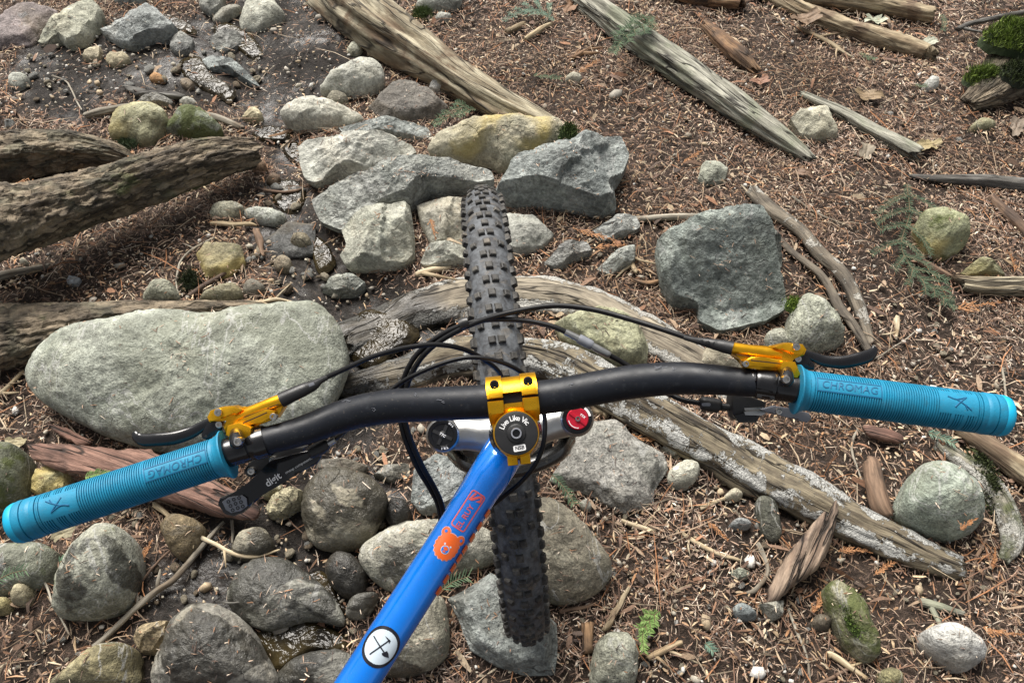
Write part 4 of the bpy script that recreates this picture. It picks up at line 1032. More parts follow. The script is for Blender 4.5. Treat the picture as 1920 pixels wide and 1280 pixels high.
slab('bark_slab', 'long reddish bark slab lying under the left grip', [(55, 835), (130, 835), (230, 845), (280, 840), (330, 868), (400, 900), (470, 935), (490, 955), (478, 974), (420, 970), (330, 945), (230, 912), (150, 888), (110, 882), (60, 860)], 'redbark', 0.05, 0.010, along=(1, -0.35), curl=0.12)
slab('wood_shard', 'weathered pointed wood shard propped against the lichen-edged log', [(1437, 1132), (1450, 1090), (1475, 1040), (1520, 985), (1545, 958), (1552, 975), (1566, 935), (1571, 960), (1556, 1030), (1530, 1070), (1490, 1095), (1460, 1125)], 'shard', 0.045, 0.014, tilt=0.02, along=(0.55, 1.0), curl=0.25)
slab('bark_strip', 'flat brown bark strip beside the grey mottled stone', [(1192, 793), (1240, 797), (1290, 808), (1262, 820), (1225, 812), (1192, 803)], 'brown', 0.012, 0.006, along=(1, -0.2), curl=0.1)
slab('wood_chip', 'long tan wood chip above the green sprig', [(1178, 1098), (1184, 1104), (1160, 1150), (1138, 1184), (1128, 1180), (1150, 1140)], 'round', 0.012, 0.005, along=(0.5, 1), curl=0.1)
slab('wood_chip', 'rectangular brown wood chip beside the two-tone stone', [(1090, 1168), (1114, 1165), (1112, 1222), (1092, 1225)], 'brown', 0.010, 0.006, along=(0, 1), curl=0.1)
slab('bark_strip', 'rust-red bark flake below the right grip', [(1618, 798), (1660, 800), (1690, 815), (1695, 830), (1655, 826), (1622, 812)], 'redbark', 0.02, 0.005, along=(1, -0.3), curl=0.1)
slab('bark_strip', 'brown bark flake between the largest boulder and the red bark slab', [(90, 795), (120, 800), (145, 812), (175, 830), (150, 838), (110, 815)], 'redbark', 0.02, 0.006, along=(1, -0.4), curl=0.1)
slab('wood_chip', 'pale rotten wood wedge behind the stem and root', [(1105, 758), (1120, 760), (1145, 772), (1135, 782), (1110, 770)], 'round', 0.012, 0.006, along=(1, -0.4), curl=0.1)
slab('bark_strip', 'black bark strip on the mud above the mossy stones', [(228, 160), (255, 172), (300, 170), (350, 178), (345, 184), (290, 178), (250, 178)], 'dark', 0.012, 0.006, along=(1, -0.1), curl=0.1)
slab('bark_strip', 'grey bark strip on the edge of the split log', [(676, 75), (690, 72), (712, 105), (705, 110), (690, 98)], 'round', 0.015, 0.006, along=(0.6, -1), curl=0.1)

# ------------------------------------------------------------------ litter: needles, chips, twigs, gravel
def view_points(n, seed, margin=0.18):
    r = np.random.default_rng(seed)
    X = r.uniform(-2.0, 2.0, n * 2); Y = r.uniform(0.05, 2.65, n * 2)
    dep = Y * math.cos(PITCH) + CAM.z * math.sin(PITCH)
    ok = np.abs(X) < dep * 960 / FPX + margin
    return X[ok][:n], Y[ok][:n]

def outer_points(n, seed):
    """the same floor goes on round the clearing, more thinly covered"""
    r = np.random.default_rng(seed)
    X = r.uniform(-3.6, 3.6, n); Y = r.uniform(-1.6, 4.2, n)
    dep = Y * math.cos(PITCH) + CAM.z * math.sin(PITCH)
    out = (np.abs(X) > dep * 960 / FPX + 0.18) | (Y < 0.05) | (Y > 2.65)
    return X[out], Y[out]

def to_px(X, Y, Z=0.0):
    rx, ry, rz = X - CAM.x, Y - CAM.y, Z - CAM.z
    d = ry * cF.y + rz * cF.z
    return 960 + rx / d * FPX, 640 - (ry * cU.y + rz * cU.z) / d * FPX

M_LITTER = mat_attr('dry_litter', 0.85, 0.3)
PAL_NEEDLE = np.array([(0.175, 0.105, 0.070), (0.26, 0.165, 0.110), (0.095, 0.058, 0.042), (0.36, 0.25, 0.175), (0.23, 0.115, 0.060), (0.050, 0.034, 0.027), (0.46, 0.36, 0.27)]) * np.array([1.22, 1.30, 1.38])
PAL_CHIP = np.array([(0.42, 0.29, 0.17), (0.30, 0.175, 0.095), (0.20, 0.105, 0.060), (0.50, 0.39, 0.26), (0.115, 0.062, 0.038), (0.30, 0.15, 0.07), (0.24, 0.16, 0.11)]) * np.array([1.05, 1.12, 1.2])

def strips(X, Y, length, width, cols, zoff, name, label, seed, arch=0.12, pitch=0.10, zb=None):
    r = np.random.default_rng(seed)
    N = len(X)
    a = r.uniform(0, 2 * math.pi, N); dx, dy = np.cos(a), np.sin(a); nx_, ny_ = -dy, dx
    z0 = (gheight(X, Y) if zb is None else zb) + zoff
    pt = r.normal(0, pitch, N); bend = r.normal(0, 0.16, N) * length; ar = np.abs(r.normal(0, arch, N)) * length
    roll = r.normal(0, 0.5, N)
    V = np.zeros((N, 6, 3))
    for i, (s, wk) in enumerate(((-0.5, 0.6), (0.0, 1), (0.5, 0.35))):
        cx = X + dx * s * length + nx_ * bend * (0.25 - s * s); cy = Y + dy * s * length + ny_ * bend * (0.25 - s * s)
        cz = z0 + s * length * pt + ar * (0.25 - s * s) * 2
        for j, sg in enumerate((-0.5, 0.5)):
            w = width * wk * sg
            V[:, i * 2 + j, 0] = cx + nx_ * w; V[:, i * 2 + j, 1] = cy + ny_ * w; V[:, i * 2 + j, 2] = cz + w * roll
    base = (np.arange(N) * 6)[:, None]
    F = np.concatenate([base + np.array([[0, 1, 3, 2]]), base + np.array([[2, 3, 5, 4]])], 0)
    pt_ = fbm(np.stack([X * 3.1, Y * 3.1, X * 0 + 6.6], -1), 4)
    tone = np.stack([1 + 0.30 * pt_, 1 + 0.34 * pt_, 1 + 0.40 * pt_], 1)
    C = np.repeat(cols * r.uniform(0.6, 1.4, (N, 1)) * np.clip(tone, 0.45, 1.6), 6, 0)
    link(name, fast_mesh(V.reshape(-1, 3), F, name, M_LITTER, {'col': C}), (0, 0, 0), label=label, cat='litter', kind='stuff')

def cover(X, Y):
    """how much dry litter lies here (0 in the mud)"""
    return 1 - 0.90 * mud_at(X, Y)
X, Y = [np.r_[a_, b_] for a_, b_ in zip(view_points(290000, 1), outer_points(130000, 51))]; r_ = np.random.default_rng(11)
clump = sstep(-0.5, 0.6, fbm(np.stack([X * 6, Y * 6, X * 0 + 4], -1), 3))
k = r_.random(len(X)) < cover(X, Y) * (0.30 + 0.70 * clump); X, Y = X[k], Y[k]
strips(X, Y, np.exp(r_.normal(math.log(0.0115), 0.45, len(X))), r_.uniform(0.0009, 0.0022, len(X)), PAL_NEEDLE[r_.choice(7, len(X), p=[.22, .2, .18, .14, .1, .08, .08])], r_.uniform(-0.002, 0.011, len(X)), 'needle_litter', 'brown conifer needles covering the forest floor', 21)
X, Y = [np.r_[a_, b_] for a_, b_ in zip(view_points(42000, 2), outer_points(14000, 52))]; r_ = np.random.default_rng(12)
px_, py_ = to_px(X, Y)
dens = cover(X, Y) * (0.45 + 0.55 * sstep(-0.3, 0.6, fbm(np.stack([X * 4, Y * 4, X * 0 + 8], -1), 3)))
k = r_.random(len(X)) < dens; X, Y = X[k], Y[k]
strips(X, Y, np.exp(r_.normal(math.log(0.010), 0.5, len(X))), r_.uniform(0.0018, 0.0052, len(X)), PAL_CHIP[r_.choice(7, len(X), p=[.22, .2, .18, .12, .12, .06, .10])], r_.uniform(0.003, 0.011, len(X)), 'wood_chip_litter', 'small flakes of bark and wood scattered over the forest floor', 22, 0.2)
X, Y = [np.r_[a_, b_] for a_, b_ in zip(view_points(6500, 3), outer_points(3500, 53))]; r_ = np.random.default_rng(13)
k = r_.random(len(X)) < (0.12 + 0.88 * cover(X, Y)); X, Y = X[k], Y[k]
strips(X, Y, np.exp(r_.normal(math.log(0.05), 0.45, len(X))), r_.uniform(0.0012, 0.0028, len(X)), np.array([(0.26, 0.19, 0.13), (0.15, 0.085, 0.055), (0.09, 0.06, 0.045), (0.34, 0.27, 0.19), (0.28, 0.13, 0.06)])[r_.choice(5, len(X))], r_.uniform(0.006, 0.016, len(X)), 'fine_twig_litter', 'fine dry twiglets lying over the needles', 23, 0.10, 0.06)

# needles and crumbs that have fallen on the stones
r_ = np.random.default_rng(16)
T_ = np.concatenate([q[r_.choice(len(q), max(1, int(len(q) * 0.014)))] for q in ROCK_TOPS])
strips(T_[:, 0], T_[:, 1], np.exp(r_.normal(math.log(0.009), 0.5, len(T_))), r_.uniform(0.0008, 0.0022, len(T_)), PAL_NEEDLE[r_.choice(7, len(T_))], r_.uniform(0.0005, 0.003, len(T_)), 'needles_on_stones', 'loose needles and crumbs fallen on the stones', 25, 0.1, 0.05, zb=T_[:, 2])
# larger flakes of bark, leaf scraps and splinters, and mud crumbs
X, Y = [np.r_[a_, b_] for a_, b_ in zip(view_points(3600, 5), outer_points(2600, 55))]; r_ = np.random.default_rng(15)
k = r_.random(len(X)) < (0.10 + 0.90 * cover(X, Y)) * (0.3 + 0.7 * sstep(-0.2, 0.5, fbm(np.stack([X * 3, Y * 3, X * 0 + 1], -1), 3))); X, Y = X[k], Y[k]
strips(X, Y, np.exp(r_.normal(math.log(0.022), 0.4, len(X))), np.exp(r_.normal(math.log(0.0070), 0.35, len(X))), np.array([(0.20, 0.125, 0.085), (0.12, 0.075, 0.055), (0.30, 0.215, 0.145), (0.075, 0.052, 0.040), (0.40, 0.31, 0.21), (0.25, 0.13, 0.075)])[r_.choice(6, len(X))], r_.uniform(0.006, 0.013, len(X)), 'bark_flake_litter', 'curled bark flakes and leaf scraps over the forest floor', 24, 0.25, 0.12)

# gravel
def ico(sub):
    bm = bmesh.new(); bmesh.ops.create_icosphere(bm, subdivisions=sub, radius=1.0)
    bm.verts.ensure_lookup_table()
    V = np.array([v.co[:] for v in bm.verts]); F = np.array([[v.index for v in f.verts] for f in bm.faces]); bm.free()
    return V, F
GRAVEL_PX = [[(1050, 930), (1400, 900), (1450, 1000), (1480, 1130), (1500, 1290), (1040, 1290), (1120, 1140), (1150, 1050)], [(40, 1170), (200, 1170), (240, 1290), (40, 1290)], [(1400, 650), (1900, 640), (1920, 760), (1500, 760)], [(20, 90), (140, 100), (200, 160), (40, 200)]]
GRV = [flat(p) for p in GRAVEL_PX]
IV, IF = ico(1)
X, Y = view_points(22000, 4); r_ = np.random.default_rng(14)
w = np.full(len(X), 0.16) + 0.25 * mud_at(X, Y)
for p in GRV: w = np.maximum(w, np.where(inside(X, Y, p), 0.55, 0))
k = r_.random(len(X)) < w; X, Y = X[k], Y[k]
N = len(X)
sz = np.exp(r_.normal(math.log(0.0031), 0.5, N)); sc = r_.uniform(0.6, 1.25, (N, 1, 3)) * sz[:, None, None]
ph = r_.uniform(0, 6.28, N); c_, s_ = np.cos(ph)[:, None], np.sin(ph)[:, None]
V = IV[None] * (1 + 0.22 * r_.normal(0, 1, (N, len(IV), 1))) * sc
V = np.stack([V[..., 0] * c_ - V[..., 1] * s_, V[..., 0] * s_ + V[..., 1] * c_, V[..., 2] * 0.75], -1)
V += np.stack([X, Y, gheight(X, Y) + 0.003 + sz * 0.3], -1)[:, None, :]
F = (np.arange(N)[:, None, None] * len(IV) + IF[None]).reshape(-1, 3)
pal = np.array([(0.46, 0.42, 0.34), (0.36, 0.33, 0.28), (0.52, 0.50, 0.46), (0.26, 0.22, 0.17), (0.42, 0.33, 0.22)])
C = np.repeat(pal[r_.choice(5, N)] * r_.uniform(0.7, 1.15, (N, 1)), len(IV), 0)
link('gravel', fast_mesh(V.reshape(-1, 3), F, 'gravel', M_LITTER, {'col': C}), (0, 0, 0), label='tiny pale gravel grains scattered in the litter', cat='gravel', kind='stuff')

# single pebbles
IV2, IF2 = ico(3)
PEB = []
for i in range(7):
    d = 1 + 0.30 * fbm(IV2 * 1.1 + i * 9.1, 3) + (0.10 * np.sign(fbm(IV2 * 1.6 + i * 3.3, 2)) * 0.5 if i % 2 else 0)
    me = mesh_from(IV2 * d[:, None] * np.array([1.0, 0.78, 0.6]), IF2, True); me.name = 'pebble'; me.materials.append(MR['pale']); PEB.append(me)
KINDS = [('cream', (0.48, 0.42, 0.31)), ('grey', (0.36, 0.36, 0.34)), ('dull brown', (0.24, 0.18, 0.12)), ('white', (0.58, 0.57, 0.53))]
def scatter_pebbles(poly, n, seed, where, lo=3.2, hi=8.0):
    r = np.random.default_rng(seed)
    xs = [p[0] for p in poly]; ys = [p[1] for p in poly]
    made = 0; tries = 0
    while made < n and tries < 4000:
        tries += 1
        x, y = r.uniform(min(xs), max(xs)), r.uniform(min(ys), max(ys))
        if not inside(np.array([x]), np.array([y]), poly)[0]: continue
        if any(inside(np.array([x]), np.array([y]), rk[2])[0] for rk in ROCKS): continue
        made += 1
        p = G(x, y); s = math.exp(r.uniform(math.log(lo), math.log(hi))) * depth_of(p) / FPX
        kd, col = KINDS[r.choice(4, p=[.42, .26, .2, .12])]
        lb = 'small %s pebble %s' % (kd, where); gr = '%s pebbles %s' % (kd, where)
        v = r.uniform(0.8, 1.12)
        ob = link('pebble', PEB[r.integers(7)], (p.x, p.y, p.z + s * 0.32), label=lb, cat='pebble', group=gr, color=tuple(q * v for q in col))
        ob.scale = (s, s * r.uniform(0.8, 1.1), s * r.uniform(0.8, 1.2)); ob.rotation_euler = (r.normal(0, 0.2), r.normal(0, 0.2), r.uniform(0, 6.28))
        ob['moss_amount'] = 0.0; ob['wet_amount'] = 0.0
scatter_pebbles([(1050, 960), (1400, 930), (1450, 1010), (1480, 1280), (1190, 1280), (1060, 1140), (1150, 1080)], 75, 31, 'in the gravel between the tyre and the wood shard')
scatter_pebbles([(1480, 1080), (1900, 1080), (1900, 1275), (1480, 1275)], 22, 32, 'near the smooth white rounded stone')
scatter_pebbles([(1640, 560), (1900, 560), (1900, 700), (1660, 720)], 18, 33, 'on the litter beyond the right lever blade')
scatter_pebbles([(700, 20), (1100, 30), (1300, 180), (1290, 380), (1180, 240), (900, 110)], 12, 34, 'on the litter between the two split logs', 3, 6)
scatter_pebbles([(1550, 120), (1800, 120), (1900, 240), (1880, 330), (1560, 330)], 16, 35, 'on the litter around the greenish weathered pole', 3, 6.5)
scatter_pebbles([(20, 90), (140, 105), (200, 160), (140, 200), (20, 200)], 12, 36, 'on the mud below the pale wedge stone', 3, 6)
scatter_pebbles([(60, 450), (300, 430), (340, 520), (60, 560)], 8, 37, 'on the litter under the massive bark log', 3, 6)
scatter_pebbles([(20, 1170), (200, 1180), (230, 1280), (20, 1280)], 16, 38, 'beside the ochre-brown boulder')
scatter_pebbles([(460, 470), (620, 480), (640, 540), (520, 560), (460, 520)], 10, 39, 'on the mud around the dark wet slab', 4, 9)
scatter_pebbles([(1190, 800), (1360, 850), (1420, 940), (1260, 950), (1240, 860)], 12, 40, 'between the grey slab and the lichen-edged log')
scatter_pebbles([(260, 1060), (430, 1040), (470, 1060), (420, 1120), (300, 1140)], 9, 41, 'in the wet litter along the long grey stick', 5, 12)
scatter_pebbles([(500, 970), (570, 980), (600, 1050), (540, 1050)], 7, 42, 'in the mud by the half-wet grey boulder', 5, 13)
scatter_pebbles([(30, 100), (330, 110), (480, 60), (500, 180), (420, 200), (60, 210)], 22, 43, 'on the dark mud around the slate stones', 4, 11)
scatter_pebbles([(470, 300), (560, 300), (600, 440), (640, 500), (560, 560), (470, 500)], 20, 44, 'in the wet channel beside the pale stones', 5, 12)
scatter_pebbles([(690, 1120), (760, 1110), (700, 1190), (650, 1200)], 6, 45, 'under the blue tube by the cream-brown boulder', 5, 12)
scatter_pebbles([(640, 850), (780, 800), (790, 870), (720, 900)], 10, 46, 'in the wet soil under the left of the bar', 5, 13)
scatter_pebbles([(130, 950), (280, 930), (300, 980), (120, 1000)], 7, 47, 'in the litter below the left grip', 5, 11)

# ------------------------------------------------------------------ greenery, fronds and leaves
def needle_geo(base, dirv, up, ln, w):
    side = dirv.cross(up).normalized() * w
    return [base - side, base + side, base + dirv * ln * 0.6 + side * 0.8 + up * ln * 0.06, base + dirv * ln * 0.6 - side * 0.8 + up * ln * 0.06, base + dirv * ln + up * ln * 0.02]
def sprig(name, label, pts, nl, col1, col2, dens=260, sub=True, up=0.015, cat='sprig', seed=1, w=0.0012, lean=0.9):
    """fir spray: stems with flat needles; nl needle length in m"""
    r = random.Random(seed)
    W = [G(x, y, up + 0.004 * i) for i, (x, y) in enumerate(pts)]
    stems = [catmull(W, 8)]
    if sub:
        m = stems[0]; L = sum((m[i + 1] - m[i]).length for i in range(len(m) - 1))
        for i in range(3, len(m) - 3, 4):
            t = (m[i + 1] - m[i]).normalized(); s = t.cross(Vector((0, 0, 1))).normalized()
            for sg in (-1, 1):
                ln = L * 0.33 * (1 - i / len(m)) * r.uniform(0.7, 1.2)
                if ln < nl: continue
                d = (t * 0.8 + s * sg * 0.75).normalized()
                stems.append([m[i] + d * ln * q / 6 + Vector((0, 0, 0.15 * ln * math.sin(q / 6 * 2.6))) for q in range(7)])
    V, F, C = [], [], []
    for st in stems:
        tv, tf = tube_geo(st, np.linspace(0.0012, 0.0006, len(st)), 5)
        b = len(V); V += tv; F += [[q + b for q in f] for f in tf]; C += [(0.13, 0.09, 0.05)] * len(tv)
        L = sum((st[i + 1] - st[i]).length for i in range(len(st) - 1))
        n = int(L * dens)
        for q in range(n):
            u = q / max(1, n) * (len(st) - 1); i = min(int(u), len(st) - 2)
            p = st[i].lerp(st[i + 1], u - i); t = (st[i + 1] - st[i]).normalized(); s = t.cross(Vector((0, 0, 1))).normalized()
            sg = 1 if q % 2 else -1
            d = (t * r.uniform(0.45, lean) + s * sg * r.uniform(0.7, 1.0) + Vector((0, 0, r.uniform(-0.1, 0.55)))).normalized()
            nv = needle_geo(p, d, Vector((0, 0, 1)), nl * r.uniform(0.7, 1.1), w)
            b = len(V); V += nv; F += [[b, b + 1, b + 2, b + 3], [b + 3, b + 2, b + 4]]
            k = r.random(); C += [tuple(a * (1 - k) + c * k for a, c in zip(col1, col2))] * 5
    return add(name, V, F, M_LITTER, label=label, cat=cat, attrs={'col': np.array(C)}, smooth=False)
FG1, FG2 = (0.030, 0.062, 0.030), (0.085, 0.135, 0.070)
BG1, BG2 = (0.05, 0.10, 0.075), (0.16, 0.24, 0.17)
sprig('fir_sprig', 'large dark green fir sprig beside the yellow-green mossy stone', [(1700, 345), (1705, 400), (1690, 460), (1715, 510), (1755, 545), (1790, 580)], 0.016, (0.025, 0.048, 0.025), (0.065, 0.10, 0.055), 560, seed=3, up=0.012, w=0.0011)
sprig('fir_sprig', 'bushy green fir tip lying over the silver-grey log', [(1225, 30), (1200, 50), (1170, 70), (1150, 100)], 0.026, FG1, FG2, 800, seed=4, up=0.085)
sprig('fir_sprig', 'pale blue-green fir tip beyond the yellow-brown wood pieces', [(1040, 40), (1010, 22), (975, 22), (945, 40)], 0.016, BG1, BG2, 520, seed=5, up=0.02)
sprig('fir_sprig', 'thin dark fir sprig across the grey-brown slab', [(892, 205), (860, 210), (830, 225), (812, 235)], 0.020, FG1, FG2, 400, seed=6, up=0.03)
sprig('fir_sprig', 'light green cedar sprig in the gravel near the two-tone stone', [(1235, 1145), (1215, 1165), (1205, 1190), (1208, 1222)], 0.013, (0.09, 0.17, 0.035), (0.20, 0.30, 0.09), 700, seed=7, w=0.0013, up=0.018)
sprig('fir_sprig', 'small dark sprig beside the tyre on the grey slab', [(1035, 890), (1050, 905), (1065, 925), (1078, 945)], 0.018, FG1, FG2, 420, sub=False, seed=8, up=0.05)
sprig('fir_sprig', 'pale fir tip below the right grip', [(1740, 810), (1765, 820), (1790, 832)], 0.018, BG1, BG2, 520, sub=False, seed=9, w=0.0013, up=0.02)
sprig('fir_sprig', 'dark fir sprig lying on the grey flat-topped boulder', [(-10, 1090), (20, 1075), (50, 1068)], 0.022, FG1, FG2, 330, sub=False, seed=10, up=0.095)
sprig('fir_sprig', 'dark sprig left of the blue tube decals', [(830, 1105), (850, 1090), (880, 1080)], 0.022, FG1, FG2, 380, sub=False, seed=12, up=0.05)
sprig('fir_sprig', 'tiny green star-shaped sprig in the gravel', [(1322, 1205), (1330, 1212), (1338, 1222)], 0.016, BG1, BG2, 900, sub=False, seed=13, up=0.012)
sprig('fir_sprig', 'tiny green tip beside the tall pale boulder', [(112, 1055), (120, 1048), (128, 1040)], 0.014, (0.06, 0.12, 0.07), (0.13, 0.22, 0.13), 900, sub=False, seed=14, up=0.04)
sprig('fir_sprig', 'green sprig tip peeping out above the left grip', [(160, 893), (180, 888), (205, 890)], 0.014, (0.07, 0.14, 0.03), (0.17, 0.26, 0.08), 900, sub=False, seed=15, up=0.09)
sprig('fir_sprig', 'tiny dark green sprig on the litter below the split log', [(1000, 142), (1025, 145), (1050, 148)], 0.018, FG1, FG2, 420, sub=False, seed=16, up=0.01)
sprig('fir_sprig', 'small green twig tip below the peeled thin pole', [(1610, 100), (1625, 108), (1640, 112)], 0.016, FG1, FG2, 520, sub=False, seed=17, up=0.01)
sprig('fir_sprig', 'small green sprig beside the small white pebble near the moss', [(1715, 158), (1725, 163), (1738, 160)], 0.012, FG1, FG2, 520, sub=False, seed=18, up=0.01)
sprig('fir_sprig', 'small dark sprig in the litter beyond the peeled pole', [(1765, 28), (1770, 42), (1768, 58)], 0.014, FG1, FG2, 520, sub=False, seed=19, up=0.03)
OR1, OR2 = (0.20, 0.085, 0.035), (0.46, 0.24, 0.11)
def frond(label, x, y, ang, ln, seed, up=0.012, c1=OR1, c2=OR2):
    """dry cedar spray: a rachis with short scale-leaved side shoots"""
    r = random.Random(seed)
    p0 = G(x, y, up); L = ln * depth_of(p0) / FPX
    d = Vector((math.cos(ang), math.sin(ang), 0)); s = Vector((-d.y, d.x, 0))
    bend = r.uniform(-0.25, 0.25)
    def at(t): return p0 + d * (L * (t - 0.5)) + s * (bend * L * t * t) + Vector((0, 0, 0.05 * L * math.sin(t * 3)))
    V, F, C = [], [], []
    def strip(a, b, w0, w1, c):
        t = (b - a); q = t.cross(Vector((0, 0, 1))).normalized()
        i = len(V); V.extend([a - q * w0, a + q * w0, (a + b) / 2 + q * w0 * 1.1 + Vector((0, 0, w0)), (a + b) / 2 - q * w0 * 1.1 + Vector((0, 0, w0)), b + q * w1, b - q * w1])
        F.extend([[i, i + 1, i + 2, i + 3], [i + 3, i + 2, i + 4, i + 5]]); C.extend([c] * 6)
    def colr():
        k = r.random(); return tuple(a * (1 - k) + b * k for a, b in zip(c1, c2))
    n = 17
    for i in range(n):
        strip(at(i / n), at((i + 1) / n), 0.0009, 0.0008, colr())
        for sg in (-1, 1):
            if r.random() < 0.25: continue
            b0 = at((i + r.uniform(0.1, 0.9)) / n); bl = L * r.uniform(0.10, 0.30) * (1 - 0.75 * i / n)
            bd = (d * r.uniform(0.6, 1.5) + s * sg * 0.8 + Vector((0, 0, r.uniform(-0.25, 0.35)))).normalized()
            m = 4; p = b0
            for j in range(m):
                bd = (bd + d * 0.10 + s * r.uniform(-0.15, 0.15)).normalized()
                q = p + bd * bl / m; strip(p, q, 0.0009, 0.0007, colr())
                if r.random() < 0.75:
                    e = (bd + s * r.choice((-0.8, 0.8)) + Vector((0, 0, r.uniform(-0.2, 0.2)))).normalized()
                    strip(p.lerp(q, r.random()), p + e * bl * r.uniform(0.15, 0.40), 0.0008, 0.0004, colr())
                p = q
    add('cedar_frond', V, F, M_LITTER, label=label, cat='frond', attrs={'col': np.array(C)}, smooth=False)
for a in [
    ('orange dried cedar frond lying on the massive bark log', 70, 345, 0.25, 120, 1, 0.17), ('orange dried cedar frond beside the lichen-crusted grey rock', 1110, 445, -0.6, 85, 2),
    ('second orange frond right of the lichen-crusted rock frond', 1145, 460, 0.2, 60, 3), ('orange frond hanging on the cream stone beside the tyre', 815, 430, -1.2, 55, 4, 0.06),
    ('bright orange frond on the litter under the right grip tip fir sprig', 1835, 575, 0.1, 90, 5), ('orange frond below the flat brown bark strip', 1205, 825, -0.1, 70, 6),
    ('orange frond on the pale blue-green boulder', 1815, 980, 0.6, 45, 7, 0.12), ('orange frond beside the rust branch stub and log', 1600, 1030, 0.1, 60, 8),
    ('rusty frond above the long green mossy stone', 1535, 1125, 1.0, 60, 9), ('orange frond in the gravel below the curved pale stick', 1345, 995, -0.9, 50, 10),
    ('dry frond standing by the brown stone under the peeled twig', 272, 1040, 1.4, 60, 11), ('orange frond on the litter above the shorter bark log', 235, 290, -0.4, 90, 12, 0.02),
    ('orange frond beside the pale wood wedge and stem', 1165, 800, -0.8, 50, 13), ('faded frond on the litter between the two thin roots', 1555, 545, -0.6, 50, 14),
    ('rusty frond at the right edge below the mossy root', 1880, 1190, -0.4, 70, 15), ('faded orange frond near the curled mossy root end', 1862, 1045, 1.2, 45, 16),
    ('orange-brown frond by the yellow wood splinters below the silver-grey log', 1105, 125, 0.7, 55, 17), ('orange frond at the foot of the wood shard', 1660, 1060, 0.6, 55, 18),
    ('dry frond in the litter between the silver-grey log and the grey-green stone', 1300, 295, 0.6, 50, 19), ('rusty frond below the mossy stone on the right edge', 1900, 490, 1.3, 50, 20)]:
    frond(*a)

M_LEAF = mat_tint('dead_leaf', 0.7, 0.25, 0.5, 90)
def leaf(label, x, y, ang, size, seed, col, up=0.012):
    r = random.Random(seed); p = G(x, y, up); L = size * depth_of(p) / FPX
    n = 40; K = 5; V, F = [], []
    lob = r.uniform(0.12, 0.28); ph = r.uniform(0, 6)
    for k in range(K + 1):
        t = k / K
        for i in range(n):
            a = 2 * math.pi * i / n
            rad = (0.62 + 0.38 * abs(math.cos(a)) ** 1.5) * (0.62 + (0.25 + lob) * abs(math.cos(2.5 * a + ph)) ** 0.8 + 0.07 * math.sin(13 * a)) * t * 0.55
            u, v = rad * math.cos(a), rad * math.sin(a) * 0.8
            z = 0.35 * v * v * 2 + 0.10 * math.sin(u * 7 + ph) * t + 0.04 * abs(math.sin(v * 20))
            V.append(p + Vector((u * math.cos(ang) - v * math.sin(ang), u * math.sin(ang) + v * math.cos(ang), z)) * L)
    for k in range(K):
        for i in range(n): F.append((k * n + i, k * n + (i + 1) % n, (k + 1) * n + (i + 1) % n, (k + 1) * n + i))
    add('dead_leaf', V, F, M_LEAF, label=label, cat='leaf', color=(col[0] * 0.85, col[1] * 1.05, col[2]))
for a in [('large brown dead leaf curled over the thin pole', 1512, 35, 0.3, 60, 1, (.22, .12, .08), .04), ('brown dead leaf beside the greenish pole', 1630, 180, -0.2, 48, 2, (.26, .15, .09)),
          ('tan lobed dead leaf at the split end of the greenish pole', 1742, 272, 0.4, 48, 3, (.34, .22, .12)), ('faded pinkish dead leaf below the greenish pole', 1625, 282, 1.2, 46, 4, (.25, .17, .13)),
          ('brown dead leaf at the right edge above the grey branch', 1905, 240, 1.0, 50, 5, (.22, .14, .11)), ('reddish dead leaf beside the rotten log chunk', 1425, 152, 0.2, 34, 6, (.28, .12, .08)),
          ('small brown dead leaf near the tip of the silver-grey log', 1508, 325, -0.4, 34, 7, (.18, .09, .06)), ('pale dead leaf beyond the peeled log end', 1740, 80, 0.3, 40, 8, (.40, .33, .27)),
          ('russet dead leaf at the far end of the silver-grey log', 1075, 10, 0.9, 45, 9, (.26, .12, .07)), ('brown dead leaf by the left grip end', 118, 1000, 0.5, 42, 10, (.24, .17, .11), .05),
          ('tan dead leaf beside the brown bark flake and boulder', 28, 830, 0.2, 40, 11, (.36, .25, .16)), ('pale curled dead leaf in front of the dark barked log', 1640, 38, 0.1, 40, 12, (.45, .38, .30))]:
    leaf(*a)

